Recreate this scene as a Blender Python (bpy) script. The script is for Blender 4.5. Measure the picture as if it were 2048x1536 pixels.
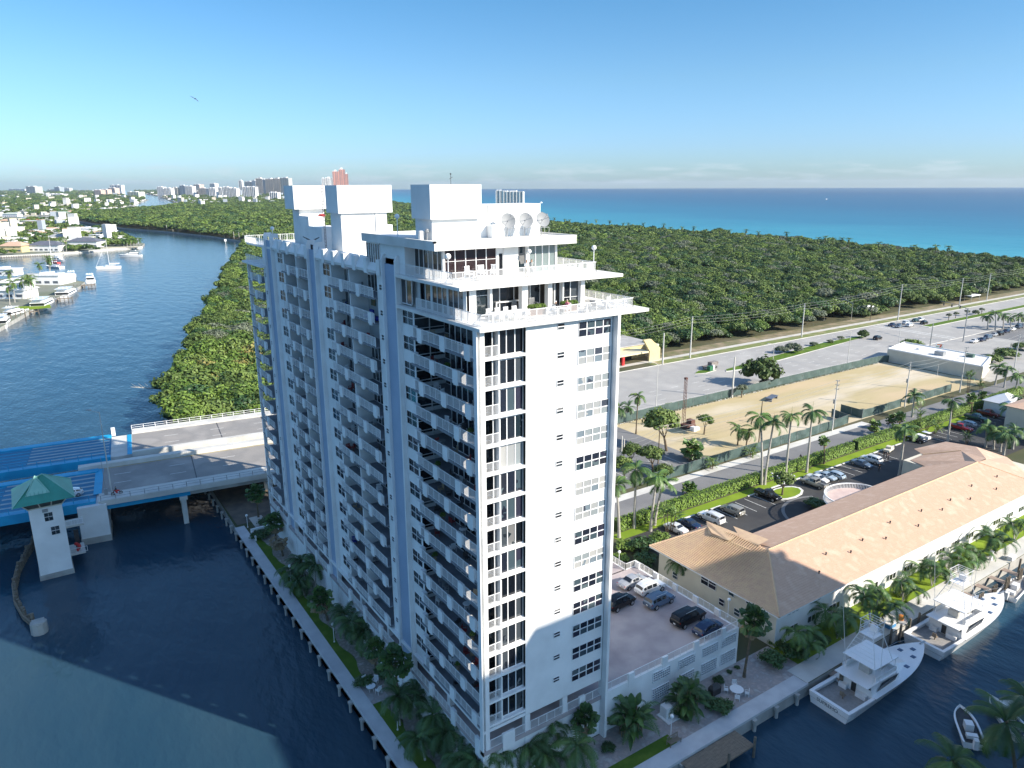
import bpy, math, random
from math import sin, cos, pi, radians, hypot, atan2, sqrt
from mathutils import Vector, Matrix, noise
for o in list(bpy.data.objects): bpy.data.objects.remove(o, do_unlink=True)
SC = bpy.context.scene
COL = SC.collection
# ---------------------------------------------------------------- camera
cd = bpy.data.cameras.new('camera'); cam = bpy.data.objects.new('camera', cd); COL.objects.link(cam)
SC.camera = cam
cd.sensor_width = 36; cd.lens = 25.854; cd.clip_start = 0.5; cd.clip_end = 60000
CAMP = (-32.41, -54.073, 63.246)
PIT, ROL, YAW = 0.263281, -0.004045, 0.589608
fw = Vector((sin(YAW)*cos(PIT), cos(YAW)*cos(PIT), -sin(PIT))); rt = Vector((cos(YAW), -sin(YAW), 0)); up = rt.cross(fw)
r2 = rt*cos(ROL)+up*sin(ROL); u2 = up*cos(ROL)-rt*sin(ROL)
cam.matrix_world = Matrix(((r2.x, u2.x, -fw.x, CAMP[0]), (r2.y, u2.y, -fw.y, CAMP[1]), (r2.z, u2.z, -fw.z, CAMP[2]), (0, 0, 0, 1)))
# ---------------------------------------------------------------- sky, sun, exposure
SUN_AZ, SUN_EL = radians(147), radians(30.5)          # azimuth clockwise from +Y
W = bpy.data.worlds.new('World'); SC.world = W; W.use_nodes = True
nt = W.node_tree; N = nt.nodes; LK = nt.links
bgn = N['Background']
sky = N.new('ShaderNodeTexSky'); sky.sky_type = 'NISHITA'; sky.sun_disc = False
sky.sun_elevation = SUN_EL; sky.sun_rotation = SUN_AZ
sky.altitude = 0; sky.air_density = 1.0; sky.dust_density = 0.6; sky.ozone_density = 1.6
tc = N.new('ShaderNodeTexCoord'); sep = N.new('ShaderNodeSeparateXYZ'); LK.new(tc.outputs['Generated'], sep.inputs[0])
# low bank of far clouds over the sea, thin and broken, all round the horizon
mp = N.new('ShaderNodeMapping'); mp.inputs['Scale'].default_value = (9, 9, 60); LK.new(tc.outputs['Generated'], mp.inputs[0])
ns = N.new('ShaderNodeTexNoise'); ns.inputs['Scale'].default_value = 1.6; ns.inputs['Detail'].default_value = 6; ns.inputs['Roughness'].default_value = .6; LK.new(mp.outputs[0], ns.inputs[0])
def ramp(nodes, links, src, pts):
    r = nodes.new('ShaderNodeValToRGB'); e = r.color_ramp.elements
    while len(e) < len(pts): e.new(.5)
    for k, (p_, c_) in enumerate(pts):
        e[k].position = p_; e[k].color = (c_, c_, c_, 1) if not isinstance(c_, (tuple, list)) else (*c_, 1)
    links.new(src, r.inputs[0]); return r
def mth(nodes, links, op, a, b=None):
    m = nodes.new('ShaderNodeMath'); m.operation = op
    for i, x in enumerate((a, b)):
        if x is None: continue
        if isinstance(x, (int, float)): m.inputs[i].default_value = x
        else: links.new(x, m.inputs[i])
    return m.outputs[0]
band = ramp(N, LK, mth(N, LK, 'MULTIPLY', sep.outputs['Z'], 32.0), [(0.0, .25), (.12, .8), (.55, .9), (.74, 1), (.92, 0)])
nr = ramp(N, LK, ns.outputs['Fac'], [(.50, 0), (.66, .55)])
cover = mth(N, LK, 'MULTIPLY', band.outputs[0], nr.outputs[0])
mixc = N.new('ShaderNodeMixRGB'); LK.new(cover, mixc.inputs[0]); 
tintr = ramp(N, LK, sep.outputs['Z'], [(0, (.27, .40, .58)), (.048, (.26, .385, .60)), (.128, (.25, .38, .50)), (.23, (.19, .36, .47)), (.45, (.35, .5, .58)), (1, (.75, .8, .85))])   # clear maritime air
mixa = N.new('ShaderNodeMixRGB'); mixa.blend_type = 'MULTIPLY'; mixa.inputs[0].default_value = 1; LK.new(sky.outputs[0], mixa.inputs[1]); LK.new(tintr.outputs[0], mixa.inputs[2]); LK.new(mixa.outputs[0], mixc.inputs[1]); mixc.inputs[2].default_value = (2.0, 2.35, 2.6, 1)
hsv = N.new('ShaderNodeHueSaturation'); LK.new(mixc.outputs[0], hsv.inputs['Color']); hsv.inputs['Saturation'].default_value = 1.0
LK.new(hsv.outputs[0], bgn.inputs['Color']); bgn.inputs['Strength'].default_value = 0.15
sl = bpy.data.lights.new('sun', 'SUN'); sl.energy = 3.8; sl.angle = radians(0.55); sl.color = (1.0, .91, .78)
so = bpy.data.objects.new('sun', sl); COL.objects.link(so)
sd = Vector((sin(SUN_AZ)*cos(SUN_EL), cos(SUN_AZ)*cos(SUN_EL), sin(SUN_EL)))
so.rotation_euler = sd.to_track_quat('Z', 'Y').to_euler(); so.location = (0, 0, 300)
SC.view_settings.view_transform = 'Standard'; SC.view_settings.look = 'None'; SC.view_settings.gamma = 1; SC.view_settings.exposure = 1.25
SC.view_settings.use_curve_mapping = False
# ---------------------------------------------------------------- mesh helpers
rnd = random.Random(7)
class MB:
    def __init__(s): s.v = []; s.f = []; s.m = []
    def add(s, pts, faces, m=0):
        b = len(s.v); s.v += [tuple(p) for p in pts]
        for f in faces: s.f.append([b+i for i in f]); s.m.append(m)
        return s
    def quad(s, a, b, c, d, m=0): return s.add((a, b, c, d), ((0, 1, 2, 3),), m)
    def tri(s, a, b, c, m=0): return s.add((a, b, c), ((0, 1, 2),), m)
    def box(s, x0, y0, z0, x1, y1, z1, m=0, skip=''):
        if x0 > x1: x0, x1 = x1, x0
        if y0 > y1: y0, y1 = y1, y0
        if z0 > z1: z0, z1 = z1, z0
        F = {'b': (0, 3, 2, 1), 't': (4, 5, 6, 7), 's': (0, 1, 5, 4), 'e': (1, 2, 6, 5), 'n': (2, 3, 7, 6), 'w': (3, 0, 4, 7)}
        return s.add(((x0, y0, z0), (x1, y0, z0), (x1, y1, z0), (x0, y1, z0), (x0, y0, z1), (x1, y0, z1), (x1, y1, z1), (x0, y1, z1)), [F[k] for k in F if k not in skip], m)
    def obox(s, c, sz, rz=0, m=0, tilt=0):
        a, b, h = sz[0]/2, sz[1]/2, sz[2]
        P_ = []
        for z in (0, h):
            for x, y in ((-a, -b), (a, -b), (a, b), (-a, b)):
                zz = z + x*tilt
                P_.append((c[0]+x*cos(rz)-y*sin(rz), c[1]+x*sin(rz)+y*cos(rz), c[2]+zz))
        return s.add(P_, ((0, 3, 2, 1), (4, 5, 6, 7), (0, 1, 5, 4), (1, 2, 6, 5), (2, 3, 7, 6), (3, 0, 4, 7)), m)
    def prism(s, poly, z0, z1, m=0, bottom=True):
        n = len(poly); P_ = [(x, y, z0) for x, y in poly]+[(x, y, z1) for x, y in poly]
        F = [tuple(range(n, 2*n))]+[(i, (i+1) % n, n+(i+1) % n, n+i) for i in range(n)]
        if bottom: F.append(tuple(range(n-1, -1, -1)))
        return s.add(P_, F, m)
    def tube(s, p, q, r0, r1=None, n=6, m=0, cap=True):
        p = Vector(p); q = Vector(q); r1 = r0 if r1 is None else r1
        d = (q-p).normalized(); a = d.orthogonal().normalized(); b = d.cross(a)
        P_ = []
        for c_, r in ((p, r0), (q, r1)):
            for i in range(n):
                t = 2*pi*i/n; P_.append(c_+(a*cos(t)+b*sin(t))*r)
        F = [(i, (i+1) % n, n+(i+1) % n, n+i) for i in range(n)]
        if cap: F += [tuple(range(n-1, -1, -1)), tuple(range(n, 2*n))]
        return s.add(P_, F, m)
    def path(s, pts, rs, n=6, m=0):
        for i in range(len(pts)-1): s.tube(pts[i], pts[i+1], rs[i], rs[i+1], n, m, True)
        return s
    def ball(s, c, r, n=8, k=5, m=0, sz=1.0, jit=0, rg=None):
        P_ = [(c[0], c[1], c[2]-r*sz)]
        for j in range(1, k):
            ph = pi*j/k
            for i in range(n):
                t = 2*pi*(i+.5*(j % 2))/n; rr = r*(1+(rg.uniform(-jit, jit) if rg else 0))
                P_.append((c[0]+rr*sin(ph)*cos(t), c[1]+rr*sin(ph)*sin(t), c[2]-rr*cos(ph)*sz))
        P_.append((c[0], c[1], c[2]+r*sz)); L = len(P_)-1; F = []
        for i in range(n):
            F.append((0, 1+(i+1) % n, 1+i)); F.append((L, L-n+i, L-n+(i+1) % n))
        for j in range(k-2):
            for i in range(n):
                a = 1+j*n; F.append((a+i, a+(i+1) % n, a+n+(i+1) % n, a+n+i))
        return s.add(P_, F, m)
    def disc(s, c, r, nrm, n=14, m=0, dish=0):
        nrm = Vector(nrm).normalized(); a = nrm.orthogonal().normalized(); b = nrm.cross(a); c = Vector(c)
        P_ = [c-nrm*dish]+[c+(a*cos(2*pi*i/n)+b*sin(2*pi*i/n))*r*.55-nrm*dish*.7 for i in range(n)]+[c+(a*cos(2*pi*i/n)+b*sin(2*pi*i/n))*r for i in range(n)]
        F = [(0, 1+i, 1+(i+1) % n) for i in range(n)]+[(1+i, 1+n+i, 1+n+(i+1) % n, 1+(i+1) % n) for i in range(n)]
        return s.add(P_, F, m)
    def mesh(s, name, mats, smooth=False):
        me = bpy.data.meshes.new(name); me.from_pydata(s.v, [], s.f)
        if not isinstance(mats, (list, tuple)): mats = [mats]
        for m in mats: me.materials.append(m)
        if len(mats) > 1: me.polygons.foreach_set('material_index', s.m)
        if smooth: me.polygons.foreach_set('use_smooth', [True]*len(s.f))
        me.update(); return me
def obj(name, me, parent=None, loc=(0, 0, 0), rz=0, sc=None, mats=None, smooth=False):
    if isinstance(me, MB): me = me.mesh(name, mats, smooth)
    o = bpy.data.objects.new(name, me); COL.objects.link(o); o.location = loc
    if rz: o.rotation_euler = (0, 0, rz)
    if sc is not None: o.scale = (sc, sc, sc) if isinstance(sc, (int, float)) else sc
    if parent: o.parent = parent
    return o
def tag(o, label, cat, group=None):
    o['label'] = label; o['category'] = cat
    if group: o['group'] = group
    return o
def thing(name, label, cat, loc=(0, 0, 0), rz=0, group=None, sc=None):
    o = bpy.data.objects.new(name, None); COL.objects.link(o); o.location = loc; o.rotation_euler = (0, 0, rz)
    if sc is not None: o.scale = (sc, sc, sc) if isinstance(sc, (int, float)) else sc
    o.empty_display_size = .5
    return tag(o, label, cat, group)
def wp(root, name, mb, mats, smooth=False):            # part given in world coordinates
    L = root.location; return obj(name, mb, root, (-L[0], -L[1], -L[2]), mats=mats, smooth=smooth)
def struct(name, mb, mats, smooth=False):
    o = obj(name, mb, mats=mats, smooth=smooth); o['kind'] = 'structure'; return o
def stuff(name, mb, mats, label=None, smooth=False, parent=None, cat=None):
    o = obj(name, mb, mats=mats, smooth=smooth) if not parent else wp(parent, name, mb, mats, smooth)
    o['kind'] = 'stuff'
    if label: o['label'] = label
    if cat: o['category'] = cat
    return o
def dup(root, label=None, loc=None, rz=None, group=None, sc=None, mats=None):
    r = root.copy(); COL.objects.link(r)
    if label: r['label'] = label
    if group: r['group'] = group
    if loc is not None: r.location = loc
    if rz is not None: r.rotation_euler = (0, 0, rz)
    if sc is not None: r.scale = (sc, sc, sc) if isinstance(sc, (int, float)) else sc
    for ch in list(root.children):
        c = ch.copy(); COL.objects.link(c); c.parent = r
        for g in list(ch.children):
            d = g.copy(); COL.objects.link(d); d.parent = c
    return r
# ---------------------------------------------------------------- materials
def M(name, c1, c2=None, scale=.5, rough=.7, metal=0., spec=.4, bump=0., bs=6., detail=4, lo=.35, hi=.65, rand=0., stretch=None, third=None):
    m = bpy.data.materials.new(name); m.use_nodes = True; t = m.node_tree; n = t.nodes; l = t.links
    b = n['Principled BSDF']; b.inputs['Roughness'].default_value = rough; b.inputs['Metallic'].default_value = metal
    b.inputs['Specular IOR Level'].default_value = spec
    g = n.new('ShaderNodeNewGeometry'); src = g.outputs['Position']
    if stretch:
        q = n.new('ShaderNodeMapping'); q.inputs['Scale'].default_value = stretch; l.new(src, q.inputs[0]); src = q.outputs[0]
    if c2 is None:
        c2 = tuple(x*.88 for x in c1)
    x = n.new('ShaderNodeTexNoise'); x.inputs['Scale'].default_value = scale; x.inputs['Detail'].default_value = detail; l.new(src, x.inputs[0])
    pts = [(lo, c1), (hi, c2)]
    if third: pts = [(lo, c1), ((lo+hi)/2, c2), (hi, third)]
    r = ramp(n, l, x.outputs['Fac'], pts); out = r.outputs[0]
    if rand:
        oi = n.new('ShaderNodeObjectInfo'); h = n.new('ShaderNodeHueSaturation')
        v = mth(n, l, 'ADD', mth(n, l, 'MULTIPLY', oi.outputs['Random'], rand*2), 1-rand); l.new(v, h.inputs['Value'])
        hh = mth(n, l, 'ADD', mth(n, l, 'MULTIPLY', oi.outputs['Random'], -.03*rand*2), .5+.015); l.new(hh, h.inputs['Hue'])
        l.new(out, h.inputs['Color']); out = h.outputs[0]
    l.new(out, b.inputs['Base Color'])
    if bump:
        y = n.new('ShaderNodeTexNoise'); y.inputs['Scale'].default_value = bs; y.inputs['Detail'].default_value = 3; l.new(src, y.inputs[0])
        bp = n.new('ShaderNodeBump'); bp.inputs['Strength'].default_value = bump; bp.inputs['Distance'].default_value = .05
        l.new(y.outputs['Fac'], bp.inputs['Height']); l.new(bp.outputs[0], b.inputs['Normal'])
    return m
def GLASS(name, cols, rough=.06, spec=.7):
    m = bpy.data.materials.new(name); m.use_nodes = True; t = m.node_tree; n = t.nodes; l = t.links
    b = n['Principled BSDF']; b.inputs['Roughness'].default_value = rough; b.inputs['Specular IOR Level'].default_value = spec
    oi = n.new('ShaderNodeObjectInfo'); g = n.new('ShaderNodeNewGeometry')
    x = n.new('ShaderNodeTexNoise'); x.inputs['Scale'].default_value = .9; l.new(g.outputs['Position'], x.inputs[0])
    v = mth(n, l, 'ADD', oi.outputs['Random'], mth(n, l, 'MULTIPLY', mth(n, l, 'SUBTRACT', x.outputs['Fac'], .5), .35))
    r = ramp(n, l, v, cols); r.color_ramp.interpolation = 'CONSTANT' if len(cols) > 3 else 'LINEAR'
    l.new(r.outputs[0], b.inputs['Base Color']); return m
def WATER(name, c1, c2, scale, rough, b1, s1, b2, s2, ocean=False):
    m = bpy.data.materials.new(name); m.use_nodes = True; t = m.node_tree; n = t.nodes; l = t.links
    b = n['Principled BSDF']; b.inputs['Roughness'].default_value = rough; b.inputs['IOR'].default_value = 1.33
    b.inputs['Specular IOR Level'].default_value = .5
    g = n.new('ShaderNodeNewGeometry'); mp_ = n.new('ShaderNodeMapping'); mp_.inputs['Scale'].default_value = (1, .45, 1); mp_.inputs['Rotation'].default_value = (0, 0, .5); l.new(g.outputs['Position'], mp_.inputs[0])
    x = n.new('ShaderNodeTexNoise'); x.inputs['Scale'].default_value = scale; x.inputs['Detail'].default_value = 5; l.new(mp_.outputs[0], x.inputs[0])
    if ocean:   # turquoise shallows off the beach, deepening outwards with darker reef bands
        sp = n.new('ShaderNodeSeparateXYZ'); l.new(g.outputs['Position'], sp.inputs[0])
        # distance off the shore line, which bends away to the north-east
        d = mth(n, l, 'SUBTRACT', sp.outputs['X'], mth(n, l, 'ADD', 640, mth(n, l, 'MULTIPLY', mth(n, l, 'MAXIMUM', mth(n, l, 'SUBTRACT', sp.outputs['Y'], 900), 0), .27)))
        q = n.new('ShaderNodeTexNoise'); q.inputs['Scale'].default_value = .004; l.new(g.outputs['Position'], q.inputs[0])
        d2 = mth(n, l, 'ADD', mth(n, l, 'DIVIDE', d, 4200), mth(n, l, 'MULTIPLY', mth(n, l, 'SUBTRACT', q.outputs['Fac'], .5), .10))
        r = ramp(n, l, d2, [(0, (.07, .33, .38)), (.04, (.03, .24, .32)), (.13, (.012, .145, .24)), (.32, (.007, .085, .175)), (1, (.005, .05, .12))])
    else:
        r = ramp(n, l, x.outputs['Fac'], [(.35, c1), (.65, c2)])
    l.new(r.outputs[0], b.inputs['Base Color'])
    nrm = None
    for st, s_ in ((b1, s1), (b2, s2)):
        y = n.new('ShaderNodeTexNoise'); y.inputs['Scale'].default_value = s_; y.inputs['Detail'].default_value = 4; l.new(mp_.outputs[0], y.inputs[0])
        bp = n.new('ShaderNodeBump'); bp.inputs['Strength'].default_value = st; bp.inputs['Distance'].default_value = 1.0/s_*.35
        l.new(y.outputs['Fac'], bp.inputs['Height'])
        if nrm: l.new(nrm, bp.inputs['Normal'])
        nrm = bp.outputs[0]
    l.new(nrm, b.inputs['Normal']); return m
white = M('white_stucco', (.80, .80, .79), (.70, .70, .69), .35, .8, spec=.2, bump=.1, bs=3)
white2 = M('white_paint', (.80, .80, .80), (.74, .74, .74), 1, .5)
offwhite = M('aged_white_roof', (.72, .71, .68), (.50, .49, .46), .25, .9, detail=6, lo=.42, hi=.75)
bluewall = M('pale_blue_paint', (.36, .44, .56), (.30, .38, .50), .25, .8, spec=.2)
railw = M('white_railing', (.80, .80, .80), (.76, .76, .76), 1, .45)
concrete = M('concrete', (.42, .41, .38), (.30, .29, .27), .4, .9, bump=.2, detail=6)
concl = M('pale_concrete', (.60, .59, .55), (.48, .47, .44), .3, .9, bump=.15, detail=6)
deckm = M('deck_membrane', (.44, .38, .37), (.36, .31, .31), .3, .85, third=(.29, .25, .26), detail=6, lo=.38, hi=.72)
balc = M('balcony_floor', (.22, .24, .27), (.17, .18, .20), .6, .8)
dark = M('dark_metal', (.03, .03, .035), (.05, .05, .05), 2, .5)
greym = M('grey_metal', (.35, .36, .37), (.28, .29, .30), 1, .4, metal=.3)
glassd = GLASS('dark_glass', [(0, (.006, .008, .012)), (.38, (.015, .020, .028)), (.62, (.05, .06, .07)), (.8, (.012, .022, .028)), (.92, (.16, .16, .16))])
glassb = GLASS('curtained_glass', [(0, (.30, .31, .31)), (.35, (.23, .26, .27)), (.55, (.36, .36, .35)), (.75, (.16, .20, .23)), (.9, (.05, .06, .08))], .12)
glasss = GLASS('shaded_glass', [(0, (.014, .018, .03)), (.35, (.05, .075, .09)), (.6, (.03, .03, .05)), (.8, (.09, .12, .13)), (.93, (.02, .022, .03))], .08)
asph = M('asphalt_old', (.38, .365, .34), (.32, .31, .295), .08, .9, bump=.1, detail=8, third=(.41, .395, .37), lo=.3, hi=.7)
asph2 = M('asphalt_side_road', (.20, .20, .20), (.15, .15, .155), .15, .9, detail=8)
asphd = M('asphalt_new', (.035, .035, .038), (.055, .055, .055), .2, .8, detail=8)
sidew = M('sidewalk', (.55, .52, .47), (.46, .44, .40), .4, .9, detail=6)
paintw = M('road_paint', (.75, .75, .72), (.55, .55, .52), 2, .7)
paver = M('pavers', (.42, .35, .32), (.30, .27, .26), 1.3, .85, third=(.44, .42, .40), bump=.5, bs=9, lo=.3, hi=.7)
grass = M('lawn', (.10, .17, .025), (.075, .135, .02), .3, .9, spec=.1, third=(.14, .20, .035), lo=.3, hi=.7)
grassb = M('lawn_bright', (.20, .28, .03), (.15, .23, .025), .3, .9, spec=.1)
verge = M('dry_verge', (.22, .21, .09), (.14, .18, .05), .2, .95, third=(.32, .27, .16), lo=.3, hi=.7, detail=8)
sand = M('bare_lot', (.52, .40, .25), (.44, .36, .20), .05, .95, third=(.58, .50, .38), detail=10, lo=.32, hi=.68, stretch=(.5, 1.6, 1), bump=.3, bs=1.2)
beach = M('beach_sand', (.65, .58, .45), (.55, .50, .38), .05, .95)
land = M('town_ground', (.13, .15, .09), (.20, .21, .17), .01, .95, third=(.08, .12, .05), detail=10, lo=.3, hi=.7)
soil = M('forest_floor', (.06, .07, .03), (.10, .09, .05), .1, .95)
trunkm = M('bark', (.16, .12, .08), (.10, .08, .055), 2, .95, stretch=(1, 1, 4))
royal = M('royal_palm_trunk', (.42, .40, .36), (.34, .32, .29), 1.5, .85, stretch=(1, 1, 3))
shaft = M('palm_crownshaft', (.10, .19, .04), (.13, .22, .05), 2, .5)
frond = M('palm_frond', (.055, .11, .022), (.085, .15, .03), .8, .5, spec=.5, rand=.25)
frondy = M('palm_frond_yellow', (.13, .18, .03), (.10, .15, .03), .8, .5, spec=.5, rand=.2)
frondd = M('palm_frond_deep', (.035, .075, .02), (.05, .10, .028), .8, .5, rand=.2)
fronddry = M('dry_frond', (.20, .15, .09), (.27, .20, .12), 2, .9)
leafA = M('leaf_green', (.055, .095, .022), (.10, .145, .035), .30, .6, spec=.3, rand=.38, third=(.12, .17, .035), lo=.32, hi=.68)
leafB = M('leaf_bright', (.08, .135, .02), (.12, .185, .03), .5, .6, spec=.35, rand=.3, third=(.17, .23, .05), lo=.32, hi=.68)
leafC = M('leaf_orange', (.26, .18, .06), (.12, .15, .035), .7, .6, rand=.25, third=(.34, .25, .08), lo=.35, hi=.65)
leafG = M('leaf_grey', (.16, .18, .12), (.10, .12, .08), .6, .7, rand=.25)
hedgem = M('hedge_leaf', (.11, .19, .02), (.16, .26, .03), 1.2, .6, spec=.35, third=(.07, .13, .015), lo=.3, hi=.7)
screen = M('green_screen', (.065, .105, .095), (.05, .085, .08), .3, .7, bump=.5, bs=1.5, third=(.085, .125, .12), lo=.3, hi=.7)
tile = M('clay_tile', (.56, .385, .28), (.51, .34, .24), .6, .75, third=(.60, .43, .32), detail=8, lo=.3, hi=.7, bump=.2, bs=4)
tilep = M('clay_tile_pale', (.58, .42, .26), (.52, .36, .24), 1.2, .75, detail=8)
cream = M('cream_wall', (.62, .58, .48), (.56, .52, .43), .4, .85)
wood = M('dock_wood', (.24, .19, .14), (.18, .145, .11), 1.2, .85, stretch=(1, 4, 1), detail=6)
piling = M('piling', (.20, .17, .13), (.12, .10, .08), 2, .9)
bluep = M('bridge_blue', (.01, .34, .58), (.01, .28, .50), .4, .45)
greenroof = M('green_metal_roof', (.05, .30, .23), (.04, .25, .19), .5, .4)
hullw = M('gelcoat', (.80, .80, .80), (.77, .77, .77), 1, .18, spec=.6)
teak = M('boat_deck', (.30, .29, .28), (.25, .24, .23), 3, .7)
redp = M('red', (.55, .03, .03), (.45, .03, .03), 2, .5)
yellowp = M('yellow_wall', (.62, .52, .28), (.56, .47, .26), .5, .8)
bluec = M('blue_cushion', (.01, .03, .30), (.01, .025, .22), 2, .7)
tyre = M('tyre', (.015, .015, .015), (.02, .02, .02), 4, .9)
rimm = M('rim', (.5, .5, .5), (.4, .4, .4), 4, .3, metal=.7)
lampg = M('globe', (.85, .85, .83), (.82, .82, .80), 2, .3)
tail = M('tail_light', (.35, .01, .01), (.3, .01, .01), 2, .2)
headl = M('head_light', (.6, .6, .62), (.7, .7, .7), 2, .1)
skin = M('skin', (.45, .27, .18), (.40, .24, .16), 4, .6)
def PAINT(name, c, metal=.3): return M(name, c, tuple(x*.95 for x in c), 1, .22, metal=metal, spec=.6)
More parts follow.
